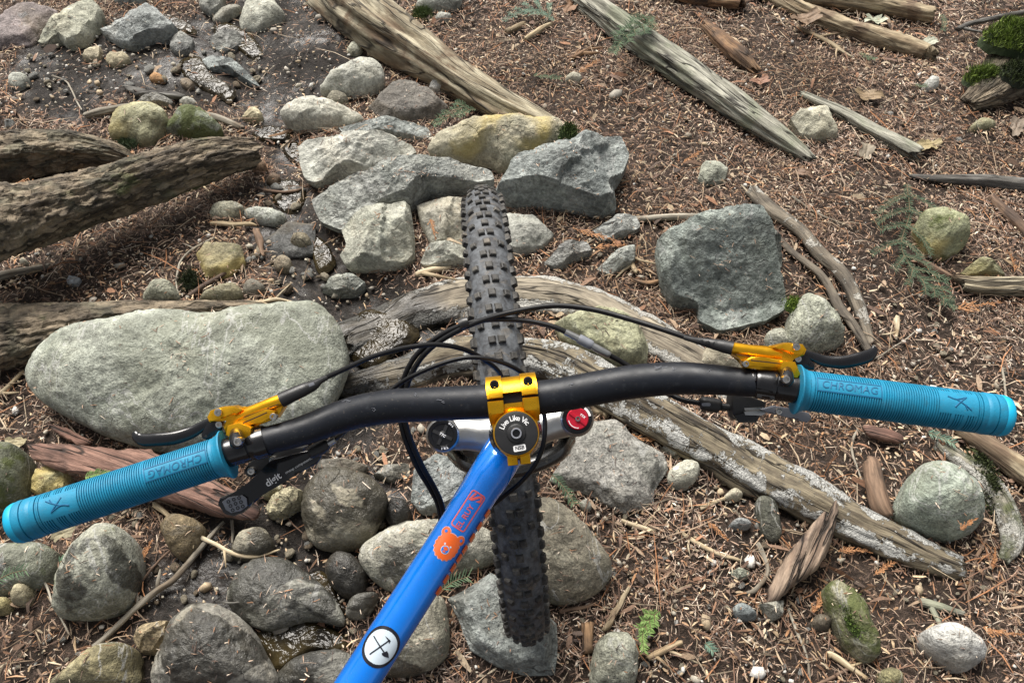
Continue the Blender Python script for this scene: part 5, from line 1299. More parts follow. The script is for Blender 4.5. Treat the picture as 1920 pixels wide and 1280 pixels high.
# moss cushions: a bumpy cushion under fine upright shoots
def cushion(label, x, y, rx, ry, h, seed, c1, c2, n=1600, bl=0.010, up=0.0, cat='moss', name='moss_cushion'):
    r = np.random.default_rng(seed); p = G(x, y, up); k = depth_of(p) / FPX
    RX, RY = rx * k, ry * k / 0.8
    V, F, C = [], [], []
    nA, K = 30, 9
    for j in range(K + 1):
        t = 1 - j / K
        for i in range(nA):
            a = 2 * math.pi * i / nA
            wob = 1 + 0.25 * float(vnoise(np.array([math.cos(a) * 1.7 + seed, math.sin(a) * 1.7, 0.5])))
            q = np.array([math.cos(a) * RX * t * wob, math.sin(a) * RY * t * wob])
            V.append(Vector((p.x + q[0], p.y + q[1], p.z - 0.01 + h * (1 - t * t) ** 0.6 + 0.25 * h * float(vnoise(np.array([q[0] * 45, q[1] * 45, seed]))))))
            C.append(np.array(c1))
    for j in range(K):
        for i in range(nA): F.append((j * nA + i, j * nA + (i + 1) % nA, (j + 1) * nA + (i + 1) % nA, (j + 1) * nA + i))
    base = list(V)
    for _ in range(n):
        b = base[r.integers(nA, len(base))] + Vector((r.normal(0, 0.006), r.normal(0, 0.006), r.uniform(-0.002, 0.004)))
        d = Vector((r.normal(0, 0.55), r.normal(0, 0.55), 1)).normalized(); s = d.cross(Vector((r.normal(), r.normal(), 0.1))).normalized() * 0.0012
        l = bl * r.uniform(0.5, 1.3); i = len(V)
        V.extend([b - s, b + s, b + d * l * 0.6 + s * 1.2, b + d * l]); F.append((i, i + 1, i + 2, i + 3))
        t = r.random(); c = np.array(c1) * (1 - t) + np.array(c2) * t; C.extend([c] * 4)
    add(name, V, F, M_LITTER, label=label, cat=cat, attrs={'col': np.array(C)}, smooth=False)
MG1, MG2 = (0.045, 0.080, 0.012), (0.26, 0.36, 0.055)
cushion('bright green moss draped over the dark rotten stump', 1898, 80, 64, 34, 0.06, 1, (0.020, 0.034, 0.008), (0.22, 0.31, 0.05), 6000, 0.020, 0.09)
cushion('trailing green moss at the foot of the rotten stump', 1850, 150, 46, 20, 0.035, 2, (0.020, 0.034, 0.008), (0.22, 0.31, 0.05), 3000, 0.018, 0.035)
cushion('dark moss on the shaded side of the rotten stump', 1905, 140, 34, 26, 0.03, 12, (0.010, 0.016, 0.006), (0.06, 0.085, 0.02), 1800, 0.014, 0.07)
cushion('dark moss patch on the corner of the yellow-patched stone', 1066, 262, 20, 18, 0.05, 3, (0.025, 0.045, 0.01), (0.09, 0.13, 0.03), 1100, 0.008, 0.08)
cushion('bright moss tuft on top of the green-tinged stone', 1488, 572, 13, 17, 0.02, 4, MG1, MG2, 700, 0.008, 0.06)
cushion('short green grass tuft by the grey rock at the split log', 792, 30, 20, 15, 0.02, 5, (0.05, 0.08, 0.025), (0.16, 0.21, 0.08), 900, 0.022, cat='grass tuft', name='grass_tuft')
cushion('dark moss filling the curl of the mossy root', 1845, 905, 22, 60, 0.035, 6, (0.018, 0.028, 0.008), (0.060, 0.075, 0.02), 1800, 0.009)
cushion('dark moss patch between the arching twig and the mossy brown stone', 358, 530, 22, 22, 0.03, 7, (0.015, 0.022, 0.008), (0.05, 0.065, 0.02), 900, 0.009)
cushion('bright green moss on the face of the long mossy stone', 1600, 1142, 19, 38, 0.010, 8, (0.035, 0.060, 0.008), (0.11, 0.17, 0.025), 2000, 0.004, 0.070)
cushion('green moss tuft hanging on the yellow-green mossy stone', 240, 268, 24, 12, 0.02, 9, (0.05, 0.08, 0.04), (0.15, 0.20, 0.11), 700, 0.012, 0.01)

# ------------------------------------------------------------------ the bicycle
MB = {
    'bar':   mat_plain('matte_black_aluminium', (0.009, 0.011, 0.016), 0.46, 0.0, 0, 0.15, 0.12, 900, 0.30, dirt=((0.05, 0.055, 0.065), 0.3), dust=0.25),
    'black': mat_plain('black_anodised', (0.006, 0.006, 0.007), 0.22, 0.0, 0.2, 0.2, 0.05, 500),
    'satin': mat_plain('black_plastic', (0.014, 0.014, 0.015), 0.45, 0.0, 0, 0.2, 0.2, 600),
    'cable': mat_plain('black_cable_housing', (0.008, 0.008, 0.009), 0.42, 0, 0, 0.1, spec=0.25),
    'gold':  mat_plain('gold_anodised_aluminium', (0.88, 0.455, 0.018), 0.30, 0.85, 0, 0.10, 0.15, 700, dust=0.22),
    'golddark': mat_plain('gold_groove_shade', (0.04, 0.02, 0.004), 0.6),  # groove shade on the lever bodies, painted as thin dark gold strips
    'silver': mat_plain('polished_aluminium', (0.44, 0.44, 0.43), 0.34, 0.95, 0, 0.12, 0.15, 300, dust=0.35),
    'steel': mat_plain('steel_bolt', (0.60, 0.58, 0.54), 0.25, 1.0),
    'grey':  mat_plain('grey_rubber_pad', (0.22, 0.23, 0.26), 0.5, 0.2),
    'red':   mat_plain('red_anodised', (0.60, 0.020, 0.045), 0.32, 0.45),
    'white': mat_plain('white_print', (0.80, 0.80, 0.80), 0.5),
    'blue':  mat_plain('blue_gloss_paint', (0.0, 0.20, 0.80), 0.20, 0.15, 0.9, 0.04, dust=0.30),
    'grip':  mat_plain('turquoise_rubber', (0.010, 0.205, 0.35), 0.52, 0, 0, 0.15, 0.25, 700, 0.4, dirt=((0.03, 0.12, 0.17), 0.5), dust=0.30),
    'gripdark': mat_plain('turquoise_recess_shade', (0.002, 0.10, 0.22), 0.6),  # shade of the recessed name and emblem, painted as darker turquoise
    'gripend': mat_plain('bright_turquoise_end', (0.006, 0.36, 0.60), 0.45, 0, 0, 0.06),
    'orange': mat_plain('orange_decal', (0.85, 0.13, 0.008), 0.35, 0, 0.8, 0.04),
    'redline': mat_plain('red_decal', (0.72, 0.10, 0.09), 0.35, 0, 0.8, 0.04),
    'pale':  mat_plain('pale_outline_decal', (0.75, 0.42, 0.36), 0.35, 0, 0.8, 0.04),
    'sticker': mat_plain('white_sticker', (0.62, 0.72, 0.80), 0.35, 0, 0.3, 0.03),
    'ink':   mat_plain('black_sticker_ink', (0.008, 0.008, 0.014), 0.35, 0, 0.3, 0.05),
    'fork':  mat_plain('gloss_black_fork', (0.010, 0.010, 0.010), 0.25, 0, 0.6, 0.2, dirt=((0.09, 0.08, 0.06), 0.5)),
}
def mat_tyre(name, a, b, c):
    m = NT(name); v, oi = m.coords()
    n1 = m.noise(v, 14, 6, 0.65, 0.5); n2 = m.noise(v, 160, 5, 0.7); n3 = m.noise(v, 60, 5, 0.7, 0.6)
    col = m.mix(m.rng(n3, 0.35, 0.62, 0, 1, True), a, b)
    col = m.mix(m.rng(n1, 0.50, 0.66, 0, 0.55, True), col, c)
    col = m.mix(m.rng(m.noise(v, 32, 6, 0.7, 0.8), 0.54, 0.66, 0, 0.65, True), col, (0.15, 0.125, 0.095))
    col = m.scale(col, m.rng(n2, 0.3, 0.7, 0.6, 1.4))
    m.set(Base_Color=col); m.put(m.b.inputs['Roughness'], m.rng(n3, 0.3, 0.7, 0.5, 0.85))
    m.put(m.b.inputs['Normal'], m.bump(m.math('ADD', n2, n3), 0.5, 0.0015))
    return m.m
MB['tyre'] = mat_tyre('dusty_tyre_rubber', (0.026, 0.026, 0.028), (0.10, 0.108, 0.118), (0.16, 0.17, 0.18))
MB['knob'] = mat_tyre('muddy_tread_rubber', (0.020, 0.019, 0.018), (0.060, 0.057, 0.052), (0.16, 0.15, 0.13))

HUB = CAM + _hub
def cdir(px, py): return ray(px, py)
_n = cdir(905, 380).cross(cdir(990, 1190)); AXN = _n.normalized()
if AXN.x < 0: AXN = -AXN                                     # wheel axle, pointing right
C_CAP = P(968, 812, 0.628)
_ax = (C_CAP - P(949, 812, 1.26)); _ax -= AXN * _ax.dot(AXN); STEER = _ax.normalized()   # steering axis, up
FWD = STEER.cross(AXN).normalized()                          # forward, square to the steering axis
contact = HUB - (Vector((0, 0, 1)) - AXN * AXN.z).normalized() * TYRE_R
bike = bpy.data.objects.new('mountain_bike', None); COL.objects.link(bike)
bike.location = contact; ORG[bike.name] = contact.copy()
bike['label'] = 'blue mountain bike with turquoise grips and gold stem and brake levers'
bike['category'] = 'bicycle'

def B(name, geo, mat, parent=None, sharp=38, smooth=True, origin=None):
    V, F = geo
    return add(name, V, F, MB[mat] if isinstance(mat, str) else mat, parent or bike, smooth, sharp, origin)
def frame_m(o, x, y, z, s=0.001):
    """millimetre frame at o with axes x, y, z"""
    return Matrix(((x.x * s, y.x * s, z.x * s, o.x), (x.y * s, y.y * s, z.y * s, o.y), (x.z * s, y.z * s, z.z * s, o.z), (0, 0, 0, 1)))
def plate(px, d, th, bevel=1.0, smooth_n=0, lift=0.0):
    """part traced as an outline: lies square to the view axis at depth d, th mm thick"""
    pts = [(p[0], p[1]) for p in px]
    if smooth_n: pts = [(q.x, q.y) for q in catmull([(x, y, 0) for x, y in pts], smooth_n, True)]
    cx, cy = pts[0]
    o = P(cx, cy, d)
    k = d / FPX * 1000
    out = [((x - cx) * k, -(y - cy) * k) for x, y in pts]
    return prism(out, -th / 2 + lift, th / 2 + lift, bevel, 2, frame_m(o, cR, cU, -cF))
def tube_px(pts, per=8, n=14, up=None, cap=True):
    """pts: (px, py, depth, radius px)"""
    W = [P(x, y, d) for x, y, d, r in pts]
    R = [r * d / FPX for x, y, d, r in pts]
    cw = catmull(W, per); ex = np.interp(np.linspace(0, 1, len(cw)), np.linspace(0, 1, len(W)), R)
    return tube_geo(cw, ex, n, cap, up or -cF)
def tube_geo2(pts):
    """lever blade: a flattened bar, wider than deep"""
    W = [P(x, y, d) for x, y, d, r in pts]; R = [r * d / FPX for x, y, d, r in pts]
    cw = catmull(W, 6); ex = np.interp(np.linspace(0, 1, len(cw)), np.linspace(0, 1, len(W)), R)
    return tube_geo(cw, ex, 20, True, -cF, 0.55)
def disc(px, py, d, r, th, bevel=0.8, n=28, M=None, axis=None, recess=0, rr=0.5):
    """cylinder facing the rider; r in px, th in mm; recess = depth of a round socket in its face"""
    k = d / FPX * 1000; R = r * k
    prof = [(R, -th), (R, -bevel), (R - bevel * 0.3, -bevel * 0.3), (R - bevel, 0)]
    if recess: prof += [(R * rr, 0), (R * rr * 0.95, -recess), (0.01, -recess)]
    else: prof += [(0.01, 0)]
    a = axis or -cF
    x = a.cross(Vector((0.1, 1, 0.2))).normalized(); y = a.cross(x).normalized()
    return lathe(prof, n, frame_m(P(px, py, d), x, y, a))

# ---- front wheel
def wheel_pt(phi, r, w):
    """phi measured from the direction to the rider's eye, r radius, w along the axle"""
    return HUB + EYE * (math.cos(phi) * r) + TAN * (math.sin(phi) * r) + AXN * w
EYE = (CAM - HUB); EYE = (EYE - AXN * EYE.dot(AXN)).normalized(); TAN = AXN.cross(EYE).normalized()
if TAN.dot(cU) < 0: TAN = -TAN
CR, CW = 0.341, 0.0305                                   # tyre centre radius, carcass half width
sec = [(CR + 0.0300 * math.cos(a) * (1.0 if abs(a) < 1.2 else 0.98), CW * math.sin(a)) for a in np.linspace(-2.35, 2.35, 25)]
V, F = [], []
NS = 128
for i in range(NS):
    for r, w in sec: V.append(wheel_pt(2 * math.pi * i / NS, r, w))
ns = len(sec)
for i in range(NS):
    for k in range(ns - 1): F.append((i * ns + k, i * ns + k + 1, ((i + 1) % NS) * ns + k + 1, ((i + 1) % NS) * ns + k))
tyre = B('front_tyre', (V, F), 'tyre', origin=HUB)
NP = 54
def knob_mesh(kind):
    dims = {'centre': (9.5, 9.0, 4.6), 'single': (10.5, 9.5, 4.6), 'inter': (8.5, 8.5, 4.4), 'side': (12.5, 8.0, 6.2), 'side2': (9.5, 8.0, 5.6)}[kind]
    l, w, h = [q / 2000 for q in dims]; h *= 2
    bm = bmesh.new()
    vs = []
    for z, s in ((-0.003, 1.12), (h, 0.92)):
        for x, y in ((-1, -1), (1, -1), (1, 1), (-1, 1)): vs.append(bm.verts.new((x * l * s, y * w * s + (0.0006 * x if z > 0 else 0), z)))
    for f in ((3, 2, 1, 0), (4, 5, 6, 7), (0, 1, 5, 4), (1, 2, 6, 5), (2, 3, 7, 6), (3, 0, 4, 7)): bm.faces.new([vs[i] for i in f])
    bmesh.ops.bevel(bm, geom=[e for e in bm.edges if all(v.co.z > 0 for v in e.verts)], offset=0.0009, segments=1, affect='EDGES')
    bmesh.ops.recalc_face_normals(bm, faces=bm.faces[:])
    return bm_out(bm)
KG = {k: knob_mesh(k) for k in ('centre', 'single', 'inter', 'side', 'side2')}
KM = {}
for k, g in KG.items():
    me = mesh_from(g[0], g[1], False); me.name = 'tread_knob'; me.materials.append(MB['knob']); KM[k] = me
lay = []
for i in range(NP):
    p0 = 2 * math.pi * i / NP; hp = math.pi / NP
    lay += [(p0, -0.19, 'centre'), (p0, 0.19, 'centre'), (p0 + hp, 0.0, 'single'), (p0 + hp, -0.62, 'inter'), (p0 + hp, 0.62, 'inter'),
            (p0 + hp * 0.15, -1.12, 'side'), (p0 + hp * 0.15, 1.12, 'side'), (p0 + hp * 1.12, -1.18, 'side2'), (p0 + hp * 1.12, 1.18, 'side2')]
lay.sort(key=lambda q: abs((q[0] + math.pi) % (2 * math.pi) - math.pi))
rest_V, rest_F = [], []
for i, (ph, al, kd) in enumerate(lay):
    rad = CR + 0.0297 * math.cos(al); w = CW * 0.99 * math.sin(al)
    o = wheel_pt(ph, rad, w)
    rdir = (EYE * math.cos(ph) + TAN * math.sin(ph)); tdir = (TAN * math.cos(ph) - EYE * math.sin(ph))
    up = (rdir * math.cos(al) + AXN * math.sin(al)).normalized(); ac = up.cross(tdir).normalized()
    M = Matrix(((tdir.x, ac.x, up.x), (tdir.y, ac.y, up.y), (tdir.z, ac.z, up.z)))
    if i < 297:
        ob = bpy.data.objects.new('tread_knob', KM[kd]); COL.objects.link(ob); ob.parent = tyre
        ob.matrix_local = Matrix.Translation(o - HUB) @ M.to_4x4()
    else:
        b = len(rest_V); rest_V += [o + M @ v for v in KG[kd][0]]; rest_F += [[q + b for q in f] for f in KG[kd][1]]
ob = B('tread', (rest_V, rest_F), 'knob', tyre, None, False); ob['kind'] = 'stuff'
# rim, hub, spokes
def ring(prof, n=96):
    V, F = [], []
    m = len(prof)
    for i in range(n):
        for r, w in prof: V.append(wheel_pt(2 * math.pi * i / n, r, w))
    for i in range(n):
        for k in range(m): F.append((i * m + k, i * m + (k + 1) % m, ((i + 1) % n) * m + (k + 1) % m, ((i + 1) % n) * m + k))
    return V, F
B('front_rim', ring([(0.322, -0.017), (0.322, 0.017), (0.316, 0.0175), (0.300, 0.006), (0.300, -0.006), (0.316, -0.0175)]), 'satin', origin=HUB)
hubM = frame_m(HUB, EYE, TAN, EYE.cross(TAN))
B('front_hub', lathe([(6, -55), (14, -50), (27, -34), (27, -31), (13, -26), (13, 26), (27, 31), (27, 34), (14, 50), (6, 55)], 24, hubM), 'black')
for i in range(28):
    a = 2 * math.pi * i / 28; sd = 1 if i % 2 else -1; off = 0.35 * (1 if (i // 2) % 2 else -1)
    B('spoke', tube_geo([wheel_pt(a + off, 0.026, 0.032 * sd), wheel_pt(a, 0.301, 0.003 * sd)], [0.001, 0.001], 5), 'black')

# ---- fork
kmm = 0.775 / FPX
CL, CRr = P(830, 815, 0.765), P(1082, 785, 0.765)
mid = (CL + CRr) / 2
for c in (CL, CRr):
    low = c - STEER * 0.36
    B('stanchion', tube_geo([c - STEER * 0.015, c - STEER * 0.25], [0.0155, 0.0155], 28, True, FWD), 'black')
    foot = HUB + AXN * (0.062 if c is CRr else -0.062)
    B('fork_lower', tube_geo(catmull([c - STEER * 0.20, c - STEER * 0.32, foot + STEER * 0.06, foot - STEER * 0.015], 6), np.linspace(0.0205, 0.016, 19), 24, True, FWD), 'fork')
# crown: bridge between the two legs, thick at the steerer
cx = (CRr - CL).normalized()
cr_pts = [CL + cx * -0.004, CL + cx * 0.02, mid - cx * 0.03 - FWD * 0.004, mid - FWD * 0.008, mid + cx * 0.03 - FWD * 0.004, CRr - cx * 0.02, CRr + cx * 0.004]
crown = B('fork_crown', tube_geo(catmull([q - STEER * 0.020 for q in cr_pts], 6), np.interp(np.linspace(0, 1, 37), [0, .12, .3, .5, .7, .88, 1], [0.0155, 0.0185, 0.0185, 0.024, 0.0185, 0.0185, 0.0155]), 28, True, STEER), 'silver')
for c, s in ((CL, 1), (CRr, -1)):
    x = cx; y = STEER.cross(x).normalized(); Mx = frame_m(c, x, y, STEER)
    B('crown_socket', lathe([(18.2, -34), (18.4, -8), (17.4, -2), (15.5, 0), (14, -1)], 40, Mx), 'silver', crown)
    capb = B('fork_cap', lathe([(15.6, -3), (15.6, 1.2), (15.0, 2.0), (11.6, 2.2), (11.2, 1.4), (0.01, 1.4)], 40, Mx), 'black')
    def flatg(g, z): return [Mx @ Vector((v.x, v.y, z)) for v in g[0]], g[1]
    def ringtext(t, r, a0, sz, z, st=0.16, bold=0.15):
        geos = []
        for i, ch in enumerate(t):
            a = a0 - st * i; g = text_geo(ch, sz, bold)
            R = Matrix.Rotation(a - math.pi / 2, 3, 'Z')
            geos.append(([Mx @ (R @ Vector((v.x, v.y + r, z))) for v in g[0]], g[1]))
        return join(*geos)
    if s == 1:
        for q in range(4):
            a = math.pi / 4 + q * math.pi / 2 + 0.25
            u = Vector((math.cos(a), math.sin(a), 0)); w = Vector((-u.y, u.x, 0))
            V = [Mx @ (u * 2 + w * -1.6 + Vector((0, 0, 1.3))), Mx @ (u * 10.8 + w * -1.6 + Vector((0, 0, 1.3))), Mx @ (u * 10.8 + w * 1.6 + Vector((0, 0, 1.3))), Mx @ (u * 2 + w * 1.6 + Vector((0, 0, 1.3)))]
            V += [v + STEER * 0.0016 for v in V]
            B('cap_rib', (V, [(4, 5, 6, 7), (0, 1, 5, 4), (1, 2, 6, 5), (2, 3, 7, 6), (3, 0, 4, 7)]), 'satin', capb, None, False)
        B('cap_knob', lathe([(3.8, 1.0), (3.8, 3.2), (3.2, 3.6), (0.01, 3.6)], 24, Mx), 'satin', capb)
        g = text_geo('TTC', 3.6, 0.12, 0.2); R = Matrix.Rotation(2.5 + math.pi, 3, 'Z')
        B('lettering', ([Mx @ (R @ Vector((v.x, v.y, 3.75))) for v in g[0]], g[1]), 'white', capb, None, False)
        B('lettering', ringtext('IRT', 13.7, -1.72, 3.2, 2.35, -0.2), 'white', capb, None, False)
        B('lettering', ringtext('OIL', 13.7, 0.9, 2.6, 2.35), 'white', capb, None, False)
    else:
        kn = B('damper_knob', lathe([(11.2, 1.2), (11.2, 6.2), (10.4, 7.0), (0.01, 7.0)], 40, Mx), 'red', capb)
        a = -0.75; u = Vector((math.cos(a), math.sin(a), 0)); w = Vector((-u.y, u.x, 0))
        V = [Mx @ (u * sx * 10.5 + w * sy * 1.1 + Vector((0, 0, 7.0 + hz))) for hz in (-0.5, 1.3) for sx, sy in ((-1, -1), (1, -1), (1, 1), (-1, 1))]
        B('knob_ridge', (V, [(4, 5, 6, 7), (0, 1, 5, 4), (1, 2, 6, 5), (2, 3, 7, 6), (3, 0, 4, 7)]), 'red', capb, None, False)
        B('knob_bolt', lathe([(2.6, 6), (2.6, 8.9), (1.2, 9.0), (1.1, 8.0), (0.01, 8.0)], 20, Mx), 'steel', capb)
        g = text_geo('TTX', 3.2, 0.12, 0.2); R = Matrix.Rotation(-0.75, 3, 'Z')
        B('lettering', ([Mx @ (R @ (Vector((v.x + 2.2, v.y + 5.2, 7.12)))) for v in g[0]], g[1]), 'white', capb, None, False)
        arc = []
        for q in range(15):
            t = 3.2 + q / 14 * 1.5
            for rr in (9.0, 9.7): arc.append(Mx @ Vector((math.cos(t) * rr, math.sin(t) * rr, 7.12)))
        B('dial_mark', (arc, [(2 * i, 2 * i + 1, 2 * i + 3, 2 * i + 2) for i in range(14)]), 'white', capb, None, False)
        arc = []
        for q in range(15):
            t = 0.1 + q / 14 * 0.75
            for rr in (12.2, 14.6): arc.append(Mx @ Vector((math.cos(t) * rr, math.sin(t) * rr, 2.35)))
        B('dial_mark', (arc, [(2 * i, 2 * i + 1, 2 * i + 3, 2 * i + 2) for i in range(14)]), 'white', capb, None, False)
# mudguard hugging the tyre below the crown
V, F = [], []
for i in range(19):
    ph = 0.0 - i / 18 * 0.19
    for k in range(13):
        q = -1 + k / 6; w = q * (0.066 - 0.022 * i / 18)
        rr = 0.392 + 0.020 * (1 - abs(q) ** 2.5)
        V.append(wheel_pt(ph, rr, w))
for i in range(18):
    for k in range(12): F.append((i * 13 + k, i * 13 + k + 1, (i + 1) * 13 + k + 1, (i + 1) * 13 + k))
n0 = len(V); V += [v - EYE * 0.0018 for v in V]; F += [tuple(q + n0 for q in f)[::-1] for f in F]
B('mudguard', (V, F), 'fork', None, 50)
B('fork_arch', tube_geo(catmull([CL - STEER * 0.15 - FWD * 0.024, CL - STEER * 0.105 - FWD * 0.038 + cx * 0.02, mid - STEER * 0.09 - FWD * 0.048, CRr - STEER * 0.105 - FWD * 0.038 - cx * 0.02, CRr - STEER * 0.15 - FWD * 0.024], 8), [0.010] * 33, 16, True, STEER), 'fork')

# ---- head tube, top tube, down tube
HT0, HT1 = C_CAP - STEER * 0.048, C_CAP - STEER * 0.137
B('head_tube', tube_geo([HT0, HT0.lerp(HT1, .1), HT0.lerp(HT1, .5), HT0.lerp(HT1, .9), HT1], [0.0235, 0.0225, 0.0215, 0.0235, 0.0245], 36, True, FWD), 'blue')
B('headset_cup', tube_geo([C_CAP - STEER * 0.034, C_CAP - STEER * 0.049], [0.0215, 0.0245], 36, True, FWD), 'black')
T0, T1 = P(948, 846, 0.735), P(638, 1330, 0.652)
TT = (T1 - T0).normalized(); T2 = T0 + TT * 0.56
TR = 0.0185
tc = -((T0 + T1) / 2 - CAM).normalized(); tO = (tc - TT * tc.dot(TT)).normalized()      # towards the rider
tS = tO.cross(TT).normalized()
if tS.x < 0: tS = -tS                                                                     # to the right
ttube = B('top_tube', tube_geo([T0 + TT * s for s in (0, 0.012, 0.030, 0.034, 0.040, 0.046, 0.06, 0.15, 0.3, 0.45, 0.56)], [0.0196, 0.0196, 0.0196, 0.0193, 0.0185, 0.01815, 0.0182, 0.0182, 0.0182, 0.0182, 0.0182], 56, True, tO), 'blue', None, None)
D0 = C_CAP - STEER * 0.118; D1 = P(600, 1400, 1.02)          # straight below the top tube
B('bottom_bracket', tube_geo([D1 - AXN * 0.037, D1 + AXN * 0.037], [0.023, 0.023], 28, True, FWD), 'black')
B('seat_tube', tube_geo([D1, T2, T2 + (T2 - D1).normalized() * 0.04], [0.0175, 0.0175, 0.0175], 28, True, FWD), 'blue')
B('down_tube', tube_geo([D0, D0.lerp(D1, 0.3), D1], [0.020, 0.021, 0.021], 32, True, FWD), 'blue')
def on_tube(s, v, lift=0.0003, R=0.0182):
    """s metres down the tube from the head, v metres around it to the right"""
    a = v / R
    return T0 + TT * s + tO * ((R + lift) * math.cos(a)) + tS * ((R + lift) * math.sin(a))
_tc = [(T0 + TT * s) for s in np.linspace(0, 0.5, 400)]
def tube_sv(px, py):
    """tube coordinates under a pixel"""
    r = ray(px, py).normalized(); best = None
    w0 = CAM - T0
    b = r.dot(TT); d = r.dot(w0); e = TT.dot(w0)
    s = (e - b * d) / (1 - b * b); t = (b * e - d) / (1 - b * b)
    off = (CAM + r * t) - (T0 + TT * s)
    x = max(-0.98, min(0.98, off.dot(tS) / 0.0182)); a = math.asin(x)
    # shift to the visible surface
    q = CAM + r * t; dz = 0.0182 * math.cos(a); t2 = dz / max(0.2, (-r).dot(tO)); q2 = CAM + r * (t - t2)
    return (q2 - T0).dot(TT), a * 0.0182
def fill2d(poly, step=0.00035):
    """polygon in (s, v) as thin rows that follow the tube"""
    ss = [p[0] for p in poly]; V, F = [], []
    s = min(ss)
    while s < max(ss):
        sm = s + step / 2; xs = []
        for i in range(len(poly)):
            a, b = poly[i], poly[(i + 1) % len(poly)]
            if (a[0] > sm) != (b[0] > sm): xs.append(a[1] + (b[1] - a[1]) * (sm - a[0]) / (b[0] - a[0]))
        xs.sort()
        for j in range(0, len(xs) - 1, 2):
            n = max(1, int((xs[j + 1] - xs[j]) / 0.0012))
            for q in range(n):
                v0 = xs[j] + (xs[j + 1] - xs[j]) * q / n; v1 = xs[j] + (xs[j + 1] - xs[j]) * (q + 1) / n
                b = len(V); V += [(s, v0), (s, v1), (s + step, v1), (s + step, v0)]; F.append((b, b + 1, b + 2, b + 3))
        s += step
    return V, F
def decal(name, poly, mat, lift, parent=None):
    V, F = fill2d(poly)
    return B(name, ([on_tube(s, v, lift) for s, v in V], F), mat, parent or ttube, None, True)
# bear head emblem: local (x right, y up the tube), mm
bs, bv = tube_sv(838, 1024)
def bear_pts(k=1.0):
    pts = []
    for i in range(72):
        a = 2 * math.pi * i / 72
        r = 10.3 + (0.45 * math.sin(a * 18) if -2.6 < ((a + math.pi / 2 + math.pi) % (2 * math.pi)) - math.pi < 2.6 else 0)
        x, y = r * 1.12 * math.cos(a), r * 1.2 * math.sin(a)
        pts.append((x * k, y * k))
    return pts
def to_sv(pts): return [(bs - y * 0.001, bv + x * 0.001) for x, y in pts]
def circ(cx_, cy_, r, n=24, ry=None): return [(cx_ + r * math.cos(2 * math.pi * i / n), cy_ + (ry or r) * math.sin(2 * math.pi * i / n)) for i in range(n)]
bear = decal('bear_emblem', to_sv(bear_pts(1.06)), 'pale', 0.0003)
for sx in (-1, 1):
    decal('emblem_ear', to_sv(circ(sx * 8.2, 11.0, 4.8)), 'pale', 0.00025, bear)
    decal('emblem_ear', to_sv(circ(sx * 8.2, 11.0, 4.2)), 'orange', 0.0005, bear)
    decal('emblem_mark', to_sv(circ(sx * 8.4, 11.4, 1.4)), 'blue', 0.00075, bear)
    decal('emblem_mark', to_sv(circ(sx * 3.0, 1.2, 0.9)), 'sticker', 0.00085, bear)
decal('emblem_face', to_sv(bear_pts(1.0)), 'orange', 0.0006, bear)
decal('emblem_mark', to_sv(circ(0, -3.4, 3.9, 28)), 'sticker', 0.0008, bear)
decal('emblem_mark', to_sv(circ(0, -3.4, 3.3, 28)), 'blue', 0.00095, bear)
decal('emblem_mark', to_sv(circ(0, -2.2, 2.2, 20, 1.7)), 'orange', 0.0011, bear)
decal('emblem_mark', to_sv(circ(0, -5.2, 1.5, 16, 0.8)), 'orange', 0.0011, bear)
# outlined name panel
ps, pv = tube_sv(878, 957)
def psv(pts): return [(ps - y * 0.001, pv + x * 0.001) for x, y in pts]
def rrect(w, h, r, n=5):
    out = []
    for cx_, cy_, a0 in ((w / 2 - r, h / 2 - r, 0), (-w / 2 + r, h / 2 - r, 90), (-w / 2 + r, -h / 2 + r, 180), (w / 2 - r, -h / 2 + r, 270)):
        for i in range(n + 1):
            a = math.radians(a0 + 90 * i / n); out.append((cx_ + r * math.cos(a), cy_ + r * math.sin(a)))
    return out
def frame_decal(w, h, t, r, mat, lift):
    o, i_ = rrect(w, h, r, 8), rrect(w - 2 * t, h - 2 * t, max(0.3, r - t), 8)
    V, F = [], []
    n = len(o); m = 12
    dense_o, dense_i = [], []
    for a, b in ((o, dense_o), (i_, dense_i)):
        for q in range(n):
            p0, p1 = a[q], a[(q + 1) % n]
            for u in range(m): b.append((p0[0] + (p1[0] - p0[0]) * u / m, p0[1] + (p1[1] - p0[1]) * u / m))
    V = [on_tube(s, v, lift) for s, v in psv(dense_o)] + [on_tube(s, v, lift) for s, v in psv(dense_i)]
    n = len(dense_o); F = [(k_, (k_ + 1) % n, n + (k_ + 1) % n, n + k_) for k_ in range(n)]
    return B('name_panel', (V, F), mat, ttube, None, True)
pan = frame_decal(15.5, 39, 1.3, 3.0, 'redline', 0.0004)
def tube_text(t, size, x, y, mat, bold=0.05, parent=None):
    g = text_geo(t, size, bold)
    # reading direction runs up the tube, letter tops to the left
    V = [on_tube(*psv([(x - v.y, y + v.x)])[0], 0.0005) for v in g[0]]
    return B('lettering', (V, g[1]), mat, parent or ttube, None, False)
tube_text('EL RUY', 7.6, 0.5, -6.0, 'redline', 0.10, pan)
decal('panel_mark', psv([(-6, 9), (-3.5, 17.5), (-1.5, 17.5), (-3.5, 12), (2.5, 18), (5.5, 17.5), (6, 12), (1, 10.5), (4, 14), (3, 15.5), (-2.5, 9.2)]), 'redline', 0.0004, pan)
